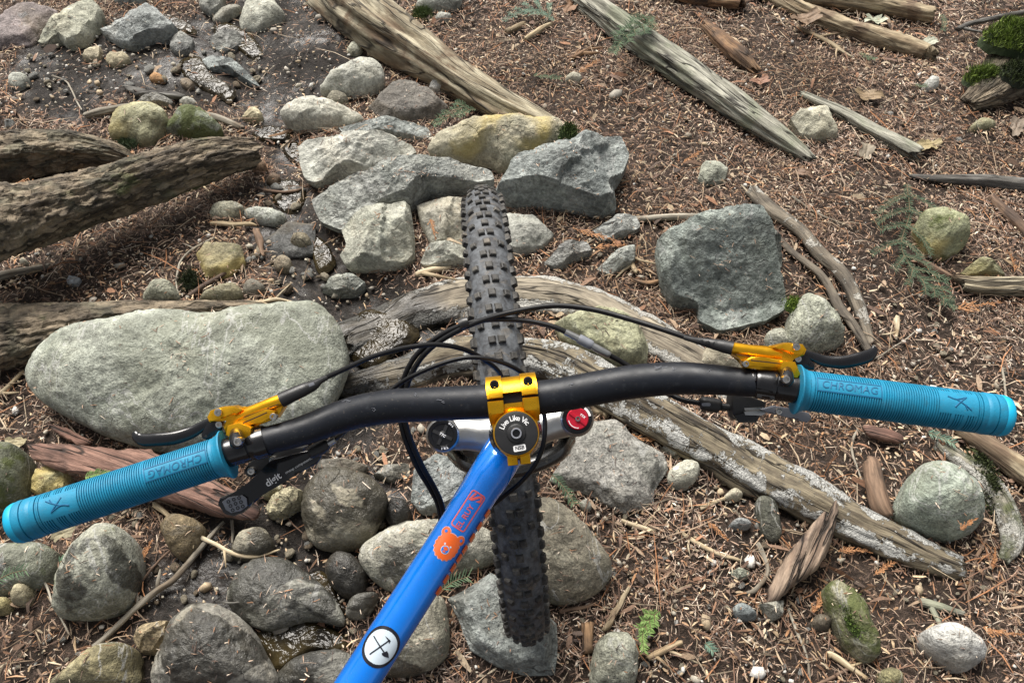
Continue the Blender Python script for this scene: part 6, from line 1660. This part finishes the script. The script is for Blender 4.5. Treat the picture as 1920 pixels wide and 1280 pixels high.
# side lettering seen edge-on along the right of the tube
for (xa, ya) in ((925, 948), (910, 972), (896, 993), (881, 1014), (869, 1030), (858, 1048), (845, 1070), (832, 1092)):
    s0, _ = tube_sv(xa - 14, ya); s0 += 0.004
    V, F = [], []
    for i in range(9):
        for k in range(7): V.append(on_tube(s0 - 0.0040 + 0.0080 * i / 8 + 0.0022 * (k / 6), 0.0182 * (0.95 + 0.60 * k / 6), 0.0014))
    for i in range(8):
        for k in range(6): F.append((i * 7 + k, i * 7 + k + 1, (i + 1) * 7 + k + 1, (i + 1) * 7 + k))
    B('side_letter', (V, F), 'orange', ttube, None, True)
# round sticker with pick and shovel
ss_, sv_ = tube_sv(714, 1212)
def ssv(pts): return [(ss_ - y * 0.001, sv_ + x * 0.001) for x, y in pts]
stk = decal('round_sticker', ssv(circ(0, 0, 17.6, 64)), 'ink', 0.0004)
decal('sticker_face', ssv(circ(0, 0, 14.6, 64)), 'sticker', 0.0007, stk)
ca, sa = math.cos(math.radians(-34)), math.sin(math.radians(-34))      # the sticker is turned a little on the tube
def rot(pts): return [(x * ca - y * sa, x * sa + y * ca) for x, y in pts]
decal('pick_symbol', ssv(rot([(-2.6, 8), (-1.5, 8), (2.4, -11), (1.2, -11)])), 'ink', 0.001, stk)
decal('pick_symbol', ssv(rot([(-7, 6.6), (-3, 9.0), (-1.2, 9.6), (0.4, 7.2), (-0.6, 7.6), (-2, 7.8)])), 'ink', 0.001, stk)
decal('shovel_symbol', ssv(rot([(-11.2, -3.2), (-11.0, -2.1), (5.5, 1.6), (5.7, 0.5)])), 'ink', 0.001, stk)
decal('shovel_symbol', ssv(rot([(5, -1.2), (5.2, 3.6), (8, 4.0), (11.5, 3.0), (9.0, 0.4), (6.4, -1.4)])), 'ink', 0.001, stk)

# ---- handlebar
BAR = [(415, 852, .594, 24), (453, 840, .596, 25), (500, 826, .600, 26), (545, 814, .605, 27), (585, 801, .610, 28.5), (630, 784, .620, 30), (680, 770, .632, 31.5), (740, 761, .643, 32), (820, 757, .651, 32), (900, 753, .655, 32),
       (1000, 746, .655, 32), (1050, 740, .652, 32), (1140, 723, .644, 32), (1200, 714, .636, 32), (1270, 709, .626, 31), (1330, 711, .614, 29), (1380, 715, .606, 27), (1430, 720, .600, 25.5), (1470, 725, .596, 25), (1510, 733, .592, 24)]
bar = B('handlebar', tube_px(BAR, 6, 40), 'bar', None, None)
SCR = [(650, 752, 14, 1), (826, 752, 12, 2), (700, 768, 7, 3), (780, 740, 6, 4), (1070, 722, 9, 5), (1122, 712, 14, 6), (1240, 690, 22, 7), (1265, 692, 12, 8), (1010, 728, 5, 9), (1330, 694, 9, 10)]
for (x, y, ln, sd) in SCR:                                     # bare-metal scuffs on the tube
    r_ = random.Random(sd); W = []
    bx, by, bd, br = min(BAR, key=lambda q: abs(q[0] - x))
    fx = np.interp(x, [q[0] for q in BAR], [q[1] for q in BAR]); fd = np.interp(x, [q[0] for q in BAR], [q[2] for q in BAR]); fr_ = np.interp(x, [q[0] for q in BAR], [q[3] for q in BAR])
    off = max(-0.9, min(0.9, (y - fx) / fr_)); dz = math.sqrt(1 - off * off) * fr_ * fd / FPX
    geos = []
    for q in range(7):
        x0 = x + r_.uniform(-ln / 2, ln / 2); y0 = y + r_.uniform(-3, 3); l = r_.uniform(0.2, 0.5) * ln; sl = r_.uniform(-0.5, 0.5)
        pts = [P(x0 + l * (t - .5), y0 + sl * l * (t - .5), fd - dz + 0.0001) for t in (0, .5, 1)]
        geos.append(tube_geo(pts, [0.00015, r_.uniform(0.00018, 0.00032), 0.00012], 5, True, -cF))
    B('scuff', join(*geos), 'grey', bar, None)

# ---- grips
def make_grip(p0, p1, right, th0):
    u = (p1 - p0).normalized(); L = (p1 - p0).length
    o = -((p0 + p1) / 2 - CAM).normalized(); o = (o - u * o.dot(u)).normalized()
    t = o.cross(u) if right else u.cross(o)
    t.normalize()
    R0 = 0.0161
    def zone(s):                        # smooth base radius (m) along the grip, s in mm
        if s < 1.2: return 0.0200
        if s < 7: return 0.0200 - 0.0032 * math.sin((s - 1.2) / 5.8 * math.pi / 2)
        if s > 158: return R0 + 0.0004 + (0.0006 if s > 164 else 0)
        return R0
    Lm = L * 1000
    rows = []
    s = 0.0
    while s < 9: rows.append((s, 0)); s += 0.6
    s = 9.0; pitch = 1.85
    while s < Lm - 26:
        for ds, g in ((0, 0), (0.95, 0), (1.05, 1), (1.75, 1)): rows.append((s + ds, g))
        s += pitch
    s0 = Lm - 26 + 0.5
    for ds, g in ((0, 0), (1, 0), (1.1, 1.2), (2.0, 1.2), (2.1, 0), (4.5, 0), (6.0, .2), (7.5, -.3), (9, -.4), (11, -.2), (12.6, -.3), (12.8, .9), (13.6, .9), (13.8, -.2), (18, -.2), (19.5, 0.1), (20.5, 0.6)): rows.append((s0 + ds, g))
    s2 = Lm - 26 - 30                    # emblem panel
    n = 96
    V, F = [], []
    for s, g in rows:
        for k in range(n):
            a = 2 * math.pi * k / n
            da = (a - th0 + math.pi) % (2 * math.pi) - math.pi
            arc = da * R0 * 1000
            gg = g
            if s < Lm - 26:
                if 11 < s < 61 and abs(arc) < 6.0: gg = 0
                if s2 < s < Lm - 27 and abs(da) < 0.62: gg = 0
                if s > s2 + 8 and (s - s2) % 9 < 2.2: gg = 0
                if 62 < s < 64: gg = 0
            r = zone(s) - 0.0012 * gg
            V.append(p0 + u * (s / 1000) + o * (math.cos(a) * r) + t * (math.sin(a) * r))
    for i in range(len(rows) - 1):
        for k in range(n): F.append((i * n + k, i * n + (k + 1) % n, (i + 1) * n + (k + 1) % n, (i + 1) * n + k))
    F.append(tuple(range(n)))
    grip = B('grip', (V, F), 'grip', None, 30)
    e = rows[-1][0]
    x = o; y = t; Mx = frame_m(p0 + u * (e / 1000), x, y, u)
    B('end_cap', lathe([(15.6, -2), (16.3, 0), (16.2, 2.5), (15.2, 5.2), (12.8, 6.8), (8, 7.4), (0.01, 7.4)], 48, Mx), 'gripend', grip)
    def wrap(s, arc, lift): a = th0 + arc / (R0 * 1000); return p0 + u * (s / 1000) + o * (math.cos(a) * (R0 + lift)) + t * (math.sin(a) * (R0 + lift))
    sg = 1 if right else -1
    g = text_geo('CHROMAG', 8.3, 0.0, 0.15)
    xm = max(v.x for v in g[0]); k = 43 / (2 * xm)
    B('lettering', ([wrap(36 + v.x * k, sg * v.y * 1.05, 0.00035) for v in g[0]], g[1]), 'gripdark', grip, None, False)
    # raised frame round the name and the emblem strokes near the end
    fr = [(11.5, -5.6), (60.5, -5.6), (60.5, 5.6), (11.5, 5.6)]
    V, F = [], []
    for i in range(4):
        a, b = fr[i], fr[(i + 1) % 4]; m = 14
        for q in range(m):
            s_, v_ = a[0] + (b[0] - a[0]) * q / m, a[1] + (b[1] - a[1]) * q / m
            V += [wrap(s_, v_, 0.0003), wrap(36 + (s_ - 36) * 0.972, v_ * 0.86, 0.0003)]
    N_ = len(V) // 2; F = [(2 * i, 2 * ((i + 1) % N_), 2 * ((i + 1) % N_) + 1, 2 * i + 1) for i in range(N_)]
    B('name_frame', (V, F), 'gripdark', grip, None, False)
    ec = s2 + 14
    for pl in ([(-8, 4), (-2, 2), (6, 5)], [(-2, 2), (4, -2), (9, -6)], [(6, 5), (1, 0), (-3, -5)], [(4, -2), (6, -6)]):
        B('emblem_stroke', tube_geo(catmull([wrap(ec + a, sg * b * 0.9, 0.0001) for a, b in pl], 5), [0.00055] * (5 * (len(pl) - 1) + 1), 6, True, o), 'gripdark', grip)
    return grip
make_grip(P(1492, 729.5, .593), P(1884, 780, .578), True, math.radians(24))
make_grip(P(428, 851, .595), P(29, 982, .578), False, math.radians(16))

# ---- stem
SM = frame_m(C_CAP, AXN, FWD, STEER)                      # mm, origin at the cap, z up the steerer
def box(x0, x1, y0, y1, z0, z1, bv=0.8, M=SM):
    return prism([(x0, y0), (x1, y0), (x1, y1), (x0, y1)], z0, z1, bv, 2, M)
barC = P(961, 747.5, 0.655); bl = barC - C_CAP
by, bz = bl.dot(FWD) * 1000, bl.dot(STEER) * 1000; bx0 = bl.dot(AXN) * 1000
def shell(x0, x1, a0, a1, r0, r1, n=14):
    """part of a clamp ring round the bar; angle from straight up, positive forward"""
    out = []
    for i in range(n + 1):
        a = math.radians(a0 + (a1 - a0) * i / n); out.append((by + math.sin(a) * r1, bz + math.cos(a) * r1))
    for i in range(n + 1):
        a = math.radians(a1 + (a0 - a1) * i / n); out.append((by + math.sin(a) * r0, bz + math.cos(a) * r0))
    Mx = SM @ Matrix(((0, 0, 1, 0), (1, 0, 0, 0), (0, 1, 0, 0), (0, 0, 0, 1)))
    return prism(out, x0 + bx0, x1 + bx0, 0.7, 2, Mx)
body_o = [(-21, by - 8), (21, by - 8), (21.5, by - 12), (20.5, by - 17), (19, -4), (19.3, 3), (18.8, -7), (15, -14), (9, -20.5), (4, -22), (-4, -22), (-9, -20.5), (-15, -14), (-18.8, -7), (-19.3, 3), (-20.5, by - 17), (-21.5, by - 10)]
body_o = [p for p in body_o if not (p in ((19, -4),))]
stem = B('stem', join(prism(body_o, -42, -17, 1.6, 3, SM), lathe([(19.4, -42), (19.8, -38), (19.8, -5), (19.2, -3.2), (17, -3)], 48, SM)), 'gold', None, 35)
B('stem_back_clamp', join(shell(-22, -8.2, -3, -95, 15.6, 21.5), shell(8.2, 22, -3, -95, 15.6, 21.5), shell(-8.0, 8.0, -15, -95, 15.6, 19.6)), 'gold', stem)
face = B('stem_faceplate', join(shell(-22, -8.2, 3, 120, 15.6, 21.5), shell(8.2, 22, 3, 120, 15.6, 21.5), shell(-8.0, 8.0, 15, 120, 15.6, 19.8)), 'gold', stem)
for sx in (-1, 1):
    for (a0, a1) in ((4, 26), (-4, -30)):
        B('clamp_lug', shell(sx * 14.5 - 5.6, sx * 14.5 + 5.6, a0, a1, 18, 24.2, 6), 'gold', face if a0 > 0 else stem)
    hm = SM @ Matrix.Translation((bx0 + sx * 14.5, by + 12.6, bz + 22.0))
    B('stem_bolt', lathe([(4.1, -6), (4.1, 0.2), (3.7, 0.6), (2.2, 0.6), (2.0, -1.6), (0.01, -1.6)], 20, hm), 'black', face)
B('rear_clamp', join(box(-10, -1.0, -27, -18, -38, -8, 1.8), box(1.0, 10, -27, -18, -38, -8, 1.8)), 'gold', stem)
B('headset_spacer', lathe([(18.6, -52), (18.8, -50), (18.8, -43), (18.6, -41.5)], 48, SM), 'black')
cap = B('top_cap', lathe([(18.4, -4), (18.6, -1.5), (18.2, -0.3), (17.4, 0), (8.2, 0), (7.8, 1.2), (7.0, 1.6), (0.01, 1.6)], 64, SM), 'satin')
B('cap_bolt', lathe([(5.0, 1.2), (5.0, 3.6), (4.5, 4.2), (3.0, 4.2), (2.7, 2.4), (0.01, 2.4)], 32, SM), 'black', cap)
B('cap_bolt_ring', lathe([(4.6, 4.15), (4.4, 4.45), (3.4, 4.45), (3.2, 4.15)], 32, SM, False), 'grey', cap)
def ring_word(word, a0, size, r, z, M, k=0.088):
    geos, a = [], a0
    adv = {'i': 0.55, 'l': 0.5, ' ': 0.85, 'L': 0.95, 'e': 1.0, 'v': 1.0, 'k': 1.0, 'V': 1.1, 'c': 0.95}
    for ch in word:
        w = adv.get(ch, 1.0); a -= w * k
        if ch != ' ':
            g = text_geo(ch, size, 0.09); Rm = Matrix.Rotation(a - math.pi / 2, 3, 'Z')
            geos.append(([M @ (Rm @ Vector((v.x, v.y, 0)) + Rm @ Vector((0, r, z))) for v in g[0]], g[1]))
        a -= w * k
    return join(*geos)
B('lettering', ring_word('Live Like Vic', math.radians(157), 6.4, 12.8, 0.12, SM, 0.0965), 'white', cap, None, False)
g = prism(rrect(10.5, 5.2, 1.2), 0.05, 0.14, 0, 1, SM @ Matrix.Translation((1.5, -12.6, 0)) @ Matrix.Rotation(math.radians(4), 4, 'Z'))
lab = B('cap_label', g, 'white', cap, None, False)
g = text_geo('NSB', 4.4, 0.11, 0.1)
B('lettering', ([SM @ (Matrix.Translation((1.5, -12.6, 0.22)) @ Matrix.Rotation(math.radians(4), 4, 'Z') @ v) for v in g[0]], g[1]), 'ink', cap, None, False)

# ---- brake levers
def collar(pts, mat, name, parent=None, sq=1.0): return B(name, tube_px(pts, 4, 32), mat, parent, 40)
# right side
rl = B('brake_lever', plate([(1370, 641), (1400, 646), (1446, 652), (1450, 647), (1472, 642), (1500, 645), (1507, 655), (1502, 666), (1482, 670), (1474, 681), (1490, 684), (1490, 699), (1468, 698), (1452, 691), (1420, 692), (1395, 690), (1388, 674), (1370, 664)], .603, 13, 1.1), 'gold', None, 50)
B('master_cylinder', tube_px([(1370, 652, .597, 11), (1392, 655, .597, 11), (1440, 662, .598, 11), (1462, 665, .600, 10)], 4, 20), 'gold', rl)
B('reservoir_ridge', plate([(1392, 676), (1408, 668), (1430, 669), (1466, 675), (1480, 681), (1478, 689), (1455, 688), (1420, 686), (1400, 688)], .594, 5, 1.2), 'gold', rl)
B('groove_shade_strip', plate([(1408, 674), (1468, 681), (1468, 683), (1408, 676.5)], .5898, 0.6, 0.1), 'golddark', rl)
B('groove_shade_strip', plate([(1378, 663.5), (1446, 672), (1446, 673.5), (1378, 665)], .5935, 0.6, 0.1), 'golddark', rl)
B('pivot_arm', plate([(1448, 651), (1470, 643), (1500, 645), (1507, 654), (1502, 664), (1484, 664), (1480, 656), (1462, 656)], .5965, 6, 1.4), 'gold', rl)
B('clamp_neck', plate([(1462, 676), (1486, 678), (1496, 700), (1490, 708), (1464, 704), (1458, 690)], .592, 12, 1.0), 'gold', rl)
B('lever_blade', tube_geo2([(1500, 662, .603, 9), (1525, 669, .603, 9), (1548, 677, .602, 11), (1580, 679, .600, 12.5), (1610, 673, .600, 13), (1628, 667, .601, 12.5), (1637, 659, .602, 9), (1641, 650, .603, 5)]), 'black', rl, None)
B('lever_carrier', plate([(1476, 664), (1496, 660), (1510, 668), (1522, 682), (1522, 694), (1508, 692), (1488, 690), (1474, 680)], .606, 12, 1.5), 'black', rl, 50)
B('pivot_bolt', disc(1494, 650, .5905, 7, 4, 0.5, recess=1.2, rr=0.45), 'steel', rl)
B('pivot_bolt', disc(1497, 672.5, .597, 6.5, 5, 0.5, recess=1.2, rr=0.4), 'steel', rl)
B('bleed_screw', disc(1399, 682, .5905, 6, 4, 0.5, recess=1.2, rr=0.5), 'steel', rl)
B('reach_screw', disc(1517, 682, .600, 4, 6, 0.5), 'satin', rl)
B('hose_boot', tube_px([(1374, 653, .594, 13), (1352, 648, .597, 11.5), (1340, 645.5, .600, 10.5), (1320, 641, .604, 8), (1300, 637, .610, 5.5), (1284, 633, .616, 4.5)], 5, 20), 'satin', rl)
for x0, y0 in ((1340, 640), (1328, 638), (1316, 636)): B('boot_step', disc(x0, y0 + 4, .5955, 3.5, 3, 0.4), 'satin', rl)
cl = collar([(1416, 718, .602, 27), (1418, 718, .602, 29), (1450, 722.5, .5985, 29), (1452, 723, .5985, 27)], 'black', 'shifter_clamp')
B('clamp_gap', plate([(1420, 738), (1452, 743), (1452, 749), (1444, 748), (1443, 743), (1428, 741), (1427, 746), (1419, 744)], .5835, 1.5, 0.2), 'satin', cl)
lc = collar([(1455, 723.5, .598, 24), (1457, 724, .598, 27.5), (1492, 729, .594, 27.5), (1497, 730, .594, 26)], 'black', 'lever_clamp')
B('clamp_boss', tube_px([(1474, 695, .590, 11), (1475, 706, .580, 13), (1475, 716, .576, 13), (1476, 722, .576, 8)], 4, 20), 'black', lc)
B('clamp_bolt', disc(1475, 711, .5655, 7.5, 6, 0.8, recess=1.6, rr=0.55), 'steel', lc)
# shifter under the bar
sh = B('shifter', plate([(1368, 738), (1402, 742), (1430, 752), (1424, 770), (1412, 790), (1388, 791), (1371, 783), (1366, 760)], .640, 22, 3.0), 'satin', None, 50)
B('shifter_pod', plate([(1374, 778), (1400, 772), (1418, 780), (1412, 790), (1385, 792)], .628, 6, 1.5), 'black', sh)
B('barrel_adjuster', tube_px([(1312, 756, .640, 8), (1317, 756, .640, 13), (1333, 758.5, .640, 14), (1348, 761, .640, 13), (1352, 762, .640, 7), (1375, 764, .640, 6.5)], 3, 14), 'satin', sh)
B('barrel_slot', plate(rrect(16, 5, 2.4, 4) and [(1324 + x, 758 + y) for x, y in rrect(17, 6, 2.8, 4)], .6335, 0.8, 0.2), 'grey', sh)
for i, (yy, dd) in enumerate(((757, .634), (764, .630), (771, .626))):
    B('shift_paddle', plate([(1394, yy), (1430, yy - 2), (1436, yy + 3), (1428, yy + 8), (1396, yy + 7)], dd, 3, 1.2), 'silver', sh)
B('shift_paddle', plate([(1425, 767), (1450, 760), (1480, 765), (1516, 774), (1520, 784), (1512, 792), (1494, 788), (1470, 776), (1440, 775)], .625, 6, 2.0), 'grey', sh)
B('shifter_bolt', disc(1461, 771, .6185, 6, 5, 0.6, recess=1.2), 'steel', sh)
# left side
ll = B('brake_lever', plate([(394, 780), (400, 768), (418, 762), (442, 760), (458, 766), (490, 755), (527, 739), (537, 757), (531, 769), (522, 783), (505, 789), (480, 796), (476, 809), (455, 811), (428, 811), (424, 797), (436, 784), (414, 785), (398, 790)], .606, 13, 1.1), 'gold', None, 50)
B('master_cylinder', tube_px([(529, 749, .600, 12), (508, 757, .600, 12), (470, 773, .601, 12), (448, 782, .603, 10)], 4, 20), 'gold', ll)
B('reservoir_ridge', plate([(518, 770), (500, 766), (480, 774), (448, 788), (434, 797), (440, 804), (462, 800), (492, 788), (512, 784)], .596, 5, 1.2), 'gold', ll)
B('groove_shade_strip', plate([(500, 772), (446, 796), (447, 798), (501, 774)], .5918, 0.6, 0.1), 'golddark', ll)
B('groove_shade_strip', plate([(522, 757), (456, 782), (456.5, 783.5), (522.5, 758.5)], .5955, 0.6, 0.1), 'golddark', ll)
B('pivot_arm', plate([(458, 768), (440, 761), (418, 762), (400, 768), (396, 780), (402, 788), (418, 784), (424, 776), (444, 776)], .599, 6, 1.4), 'gold', ll)
B('clamp_neck', plate([(432, 796), (452, 790), (476, 800), (474, 818), (450, 824), (428, 814)], .594, 12, 1.0), 'gold', ll)
B('lever_blade', tube_geo2([(402, 788, .606, 9), (378, 800, .606, 10), (355, 812, .605, 12), (325, 821, .603, 13), (295, 824, .603, 13), (270, 825, .604, 12.5), (257, 819, .605, 10), (251, 810, .606, 5.5)]), 'black', ll, None)
B('lever_carrier', plate([(394, 790), (412, 786), (424, 796), (420, 806), (404, 816), (394, 824), (384, 820), (382, 812)], .609, 12, 1.5), 'black', ll, 50)
B('pivot_bolt', disc(408, 773, .593, 7.2, 4, 0.5, recess=1.2, rr=0.45), 'steel', ll)
B('pivot_bolt', disc(410, 796, .600, 6.5, 5, 0.5, recess=1.2, rr=0.4), 'steel', ll)
B('bleed_screw', disc(512, 781, .593, 7, 4, 0.5, recess=1.2, rr=0.5), 'steel', ll)
B('reach_screw', disc(386, 818, .603, 4, 6, 0.5), 'satin', ll)
B('hose_boot', tube_px([(527, 750, .597, 14.5), (548, 740, .598, 13.5), (570, 730, .600, 12.5), (588, 722, .604, 10), (600, 714, .607, 6), (612, 708, .611, 4.8)], 5, 20), 'satin', ll)
B('boot_window', plate([(578, 720), (588, 716), (590, 721), (580, 725)], .5925, 1.0, 0.2), 'grey', ll)
lc = collar([(424, 849, .594, 26), (428, 848, .594, 28), (462, 838, .597, 28), (466, 836, .597, 24)], 'black', 'lever_clamp')
B('clamp_boss', tube_px([(443, 811, .592, 12), (444, 822, .582, 13.5), (445, 832, .577, 13.5), (446, 838, .577, 8)], 4, 20), 'black', lc)
B('clamp_bolt', disc(445, 828, .5665, 8, 6, 0.8, recess=1.6, rr=0.55), 'steel', lc)
collar([(476, 833, .598, 28), (478, 832.5, .598, 30.5), (498, 826.5, .600, 30.5), (501, 825.5, .600, 27)], 'black', 'dropper_clamp')
# dropper post lever
dl = B('dropper_lever', plate([(500, 872), (512, 858), (545, 852), (580, 842), (600, 843), (604, 856), (596, 868), (560, 887), (532, 905), (505, 920), (482, 930), (472, 948), (458, 960), (440, 966), (424, 962), (411, 944), (414, 932), (440, 922), (468, 908), (488, 890)], .628, 8, 1.8), 'black', None, 50)
B('lever_mount', plate([(470, 866), (505, 842), (545, 838), (575, 836), (570, 856), (530, 868), (505, 884), (480, 888), (466, 884)], .640, 16, 2.0), 'satin', dl, 50)
pad = B('thumb_pad', plate([(417, 940), (428, 932), (454, 928), (463, 934), (464, 948), (452, 957), (434, 961), (424, 955)], .6222, 2.2, 0.8), 'grey', dl)
for (x, y) in ((428, 940), (438, 936), (448, 933), (432, 948), (441.5, 944), (451.5, 941), (436, 956), (445.5, 952), (455, 949)):
    B('pad_stud', disc(x, y, .6208, 3.6, 1.5, 0.3, 16, recess=0.7, rr=0.55), 'black', pad)
B('barrel_adjuster', tube_px([(580, 849, .622, 10), (586, 847, .622, 13), (600, 840, .622, 13), (612, 833, .622, 11), (616, 831, .622, 7)], 3, 14), 'satin', dl)
B('cable_ferrule', tube_px([(612, 833, .622, 6.5), (620, 828.5, .622, 6.5), (628, 824, .622, 5.5)], 3, 14), 'silver', dl)
B('lever_bolt', disc(511, 862, .626, 7, 8, 0.7, recess=1.5, rr=0.5), 'steel', dl)
B('lever_bolt', disc(470, 883, .626, 7, 8, 0.7, recess=1.5, rr=0.5), 'steel', dl)
B('lever_spacer', disc(470, 883, .632, 12, 10, 1), 'black', dl)
def flat_text(t, size_px, px, py, d, ang, bold, shear=0.0):
    k = d / FPX; g = text_geo(t, size_px * k, bold * size_px * k, shear); o = P(px, py, d); R = Matrix.Rotation(math.radians(ang), 3, 'Z')
    return [o + cR * (R @ v).x + cU * (R @ v).y for v in g[0]], g[1]
B('lettering', flat_text('digit', 19, 512, 899, .6225, 34, 0.02), 'white', dl, None, False)
B('lettering', flat_text('oneup components', 7.4, 560, 872, .6205, 30, 0.0), 'white', dl, None, False)

# ---- cables and hoses
def cable(name, pts, r=4.6): return B(name, tube_px([(x, y, d, r) for x, y, d in pts], 8, 12), 'cable', None, None)
cable('brake_hose', [(1300, 637, .612), (1250, 620, .630), (1180, 598, .650), (1110, 580, .662), (1040, 573, .668), (970, 583, .672), (900, 602, .680), (840, 630, .688), (795, 665, .694), (768, 710, .700), (757, 760, .708), (765, 810, .718), (790, 870, .735), (815, 915, .75), (829, 950, .765), (838, 1010, .80)], 5.2)
cable('shifter_cable', [(1315, 756, .640), (1270, 746, .650), (1225, 718, .662), (1175, 684, .668), (1138, 663, .668), (1086, 635, .668), (1030, 610, .670), (960, 599, .676), (890, 603, .682), (830, 626, .690), (782, 664, .696), (757, 710, .702), (748, 760, .712), (757, 815, .722), (782, 875, .740), (808, 918, .755), (823, 952, .77), (830, 1010, .81)], 5.0)
cable('brake_hose', [(604, 711, .608), (650, 690, .632), (700, 668, .655), (760, 652, .672), (820, 646, .684), (870, 655, .695), (910, 676, .71), (938, 702, .73), (950, 750, .76), (945, 820, .80)], 4.8)
cable('dropper_cable', [(624, 826, .622), (650, 806, .648), (690, 765, .675), (735, 729, .680), (775, 704, .678), (830, 681, .676), (880, 670, .676), (930, 676, .680), (975, 696, .690), (1005, 728, .702), (1020, 775, .708), (1020, 825, .705), (1005, 868, .712), (975, 905, .725), (935, 937, .745), (900, 965, .765), (880, 985, .79)], 4.4)
for pts, mt in (([(1060, 622, .6665, 6), (1080, 632, .6665, 6.5), (1085, 634.5, .6665, 6.5)], 'silver'), ([(1085, 634.5, .6665, 9), (1090, 637, .6665, 9.5), (1105, 645, .6665, 9.5), (1110, 647.5, .6665, 8.5)], 'grey'), ([(1110, 647.5, .6665, 7), (1125, 656, .6665, 7.5), (1140, 664, .6665, 7), (1144, 666, .6665, 5.5)], 'silver')):
    B('cable_splitter', tube_px(pts, 4, 12), mt)
B('cable_tie', tube_px([(862, 610, .684, 11), (870, 606, .684, 11.5), (878, 604, .684, 11)], 3, 14), 'satin')
B('cable_tie', tube_px([(752, 728, .703, 12), (751, 738, .704, 12)], 3, 14), 'satin')
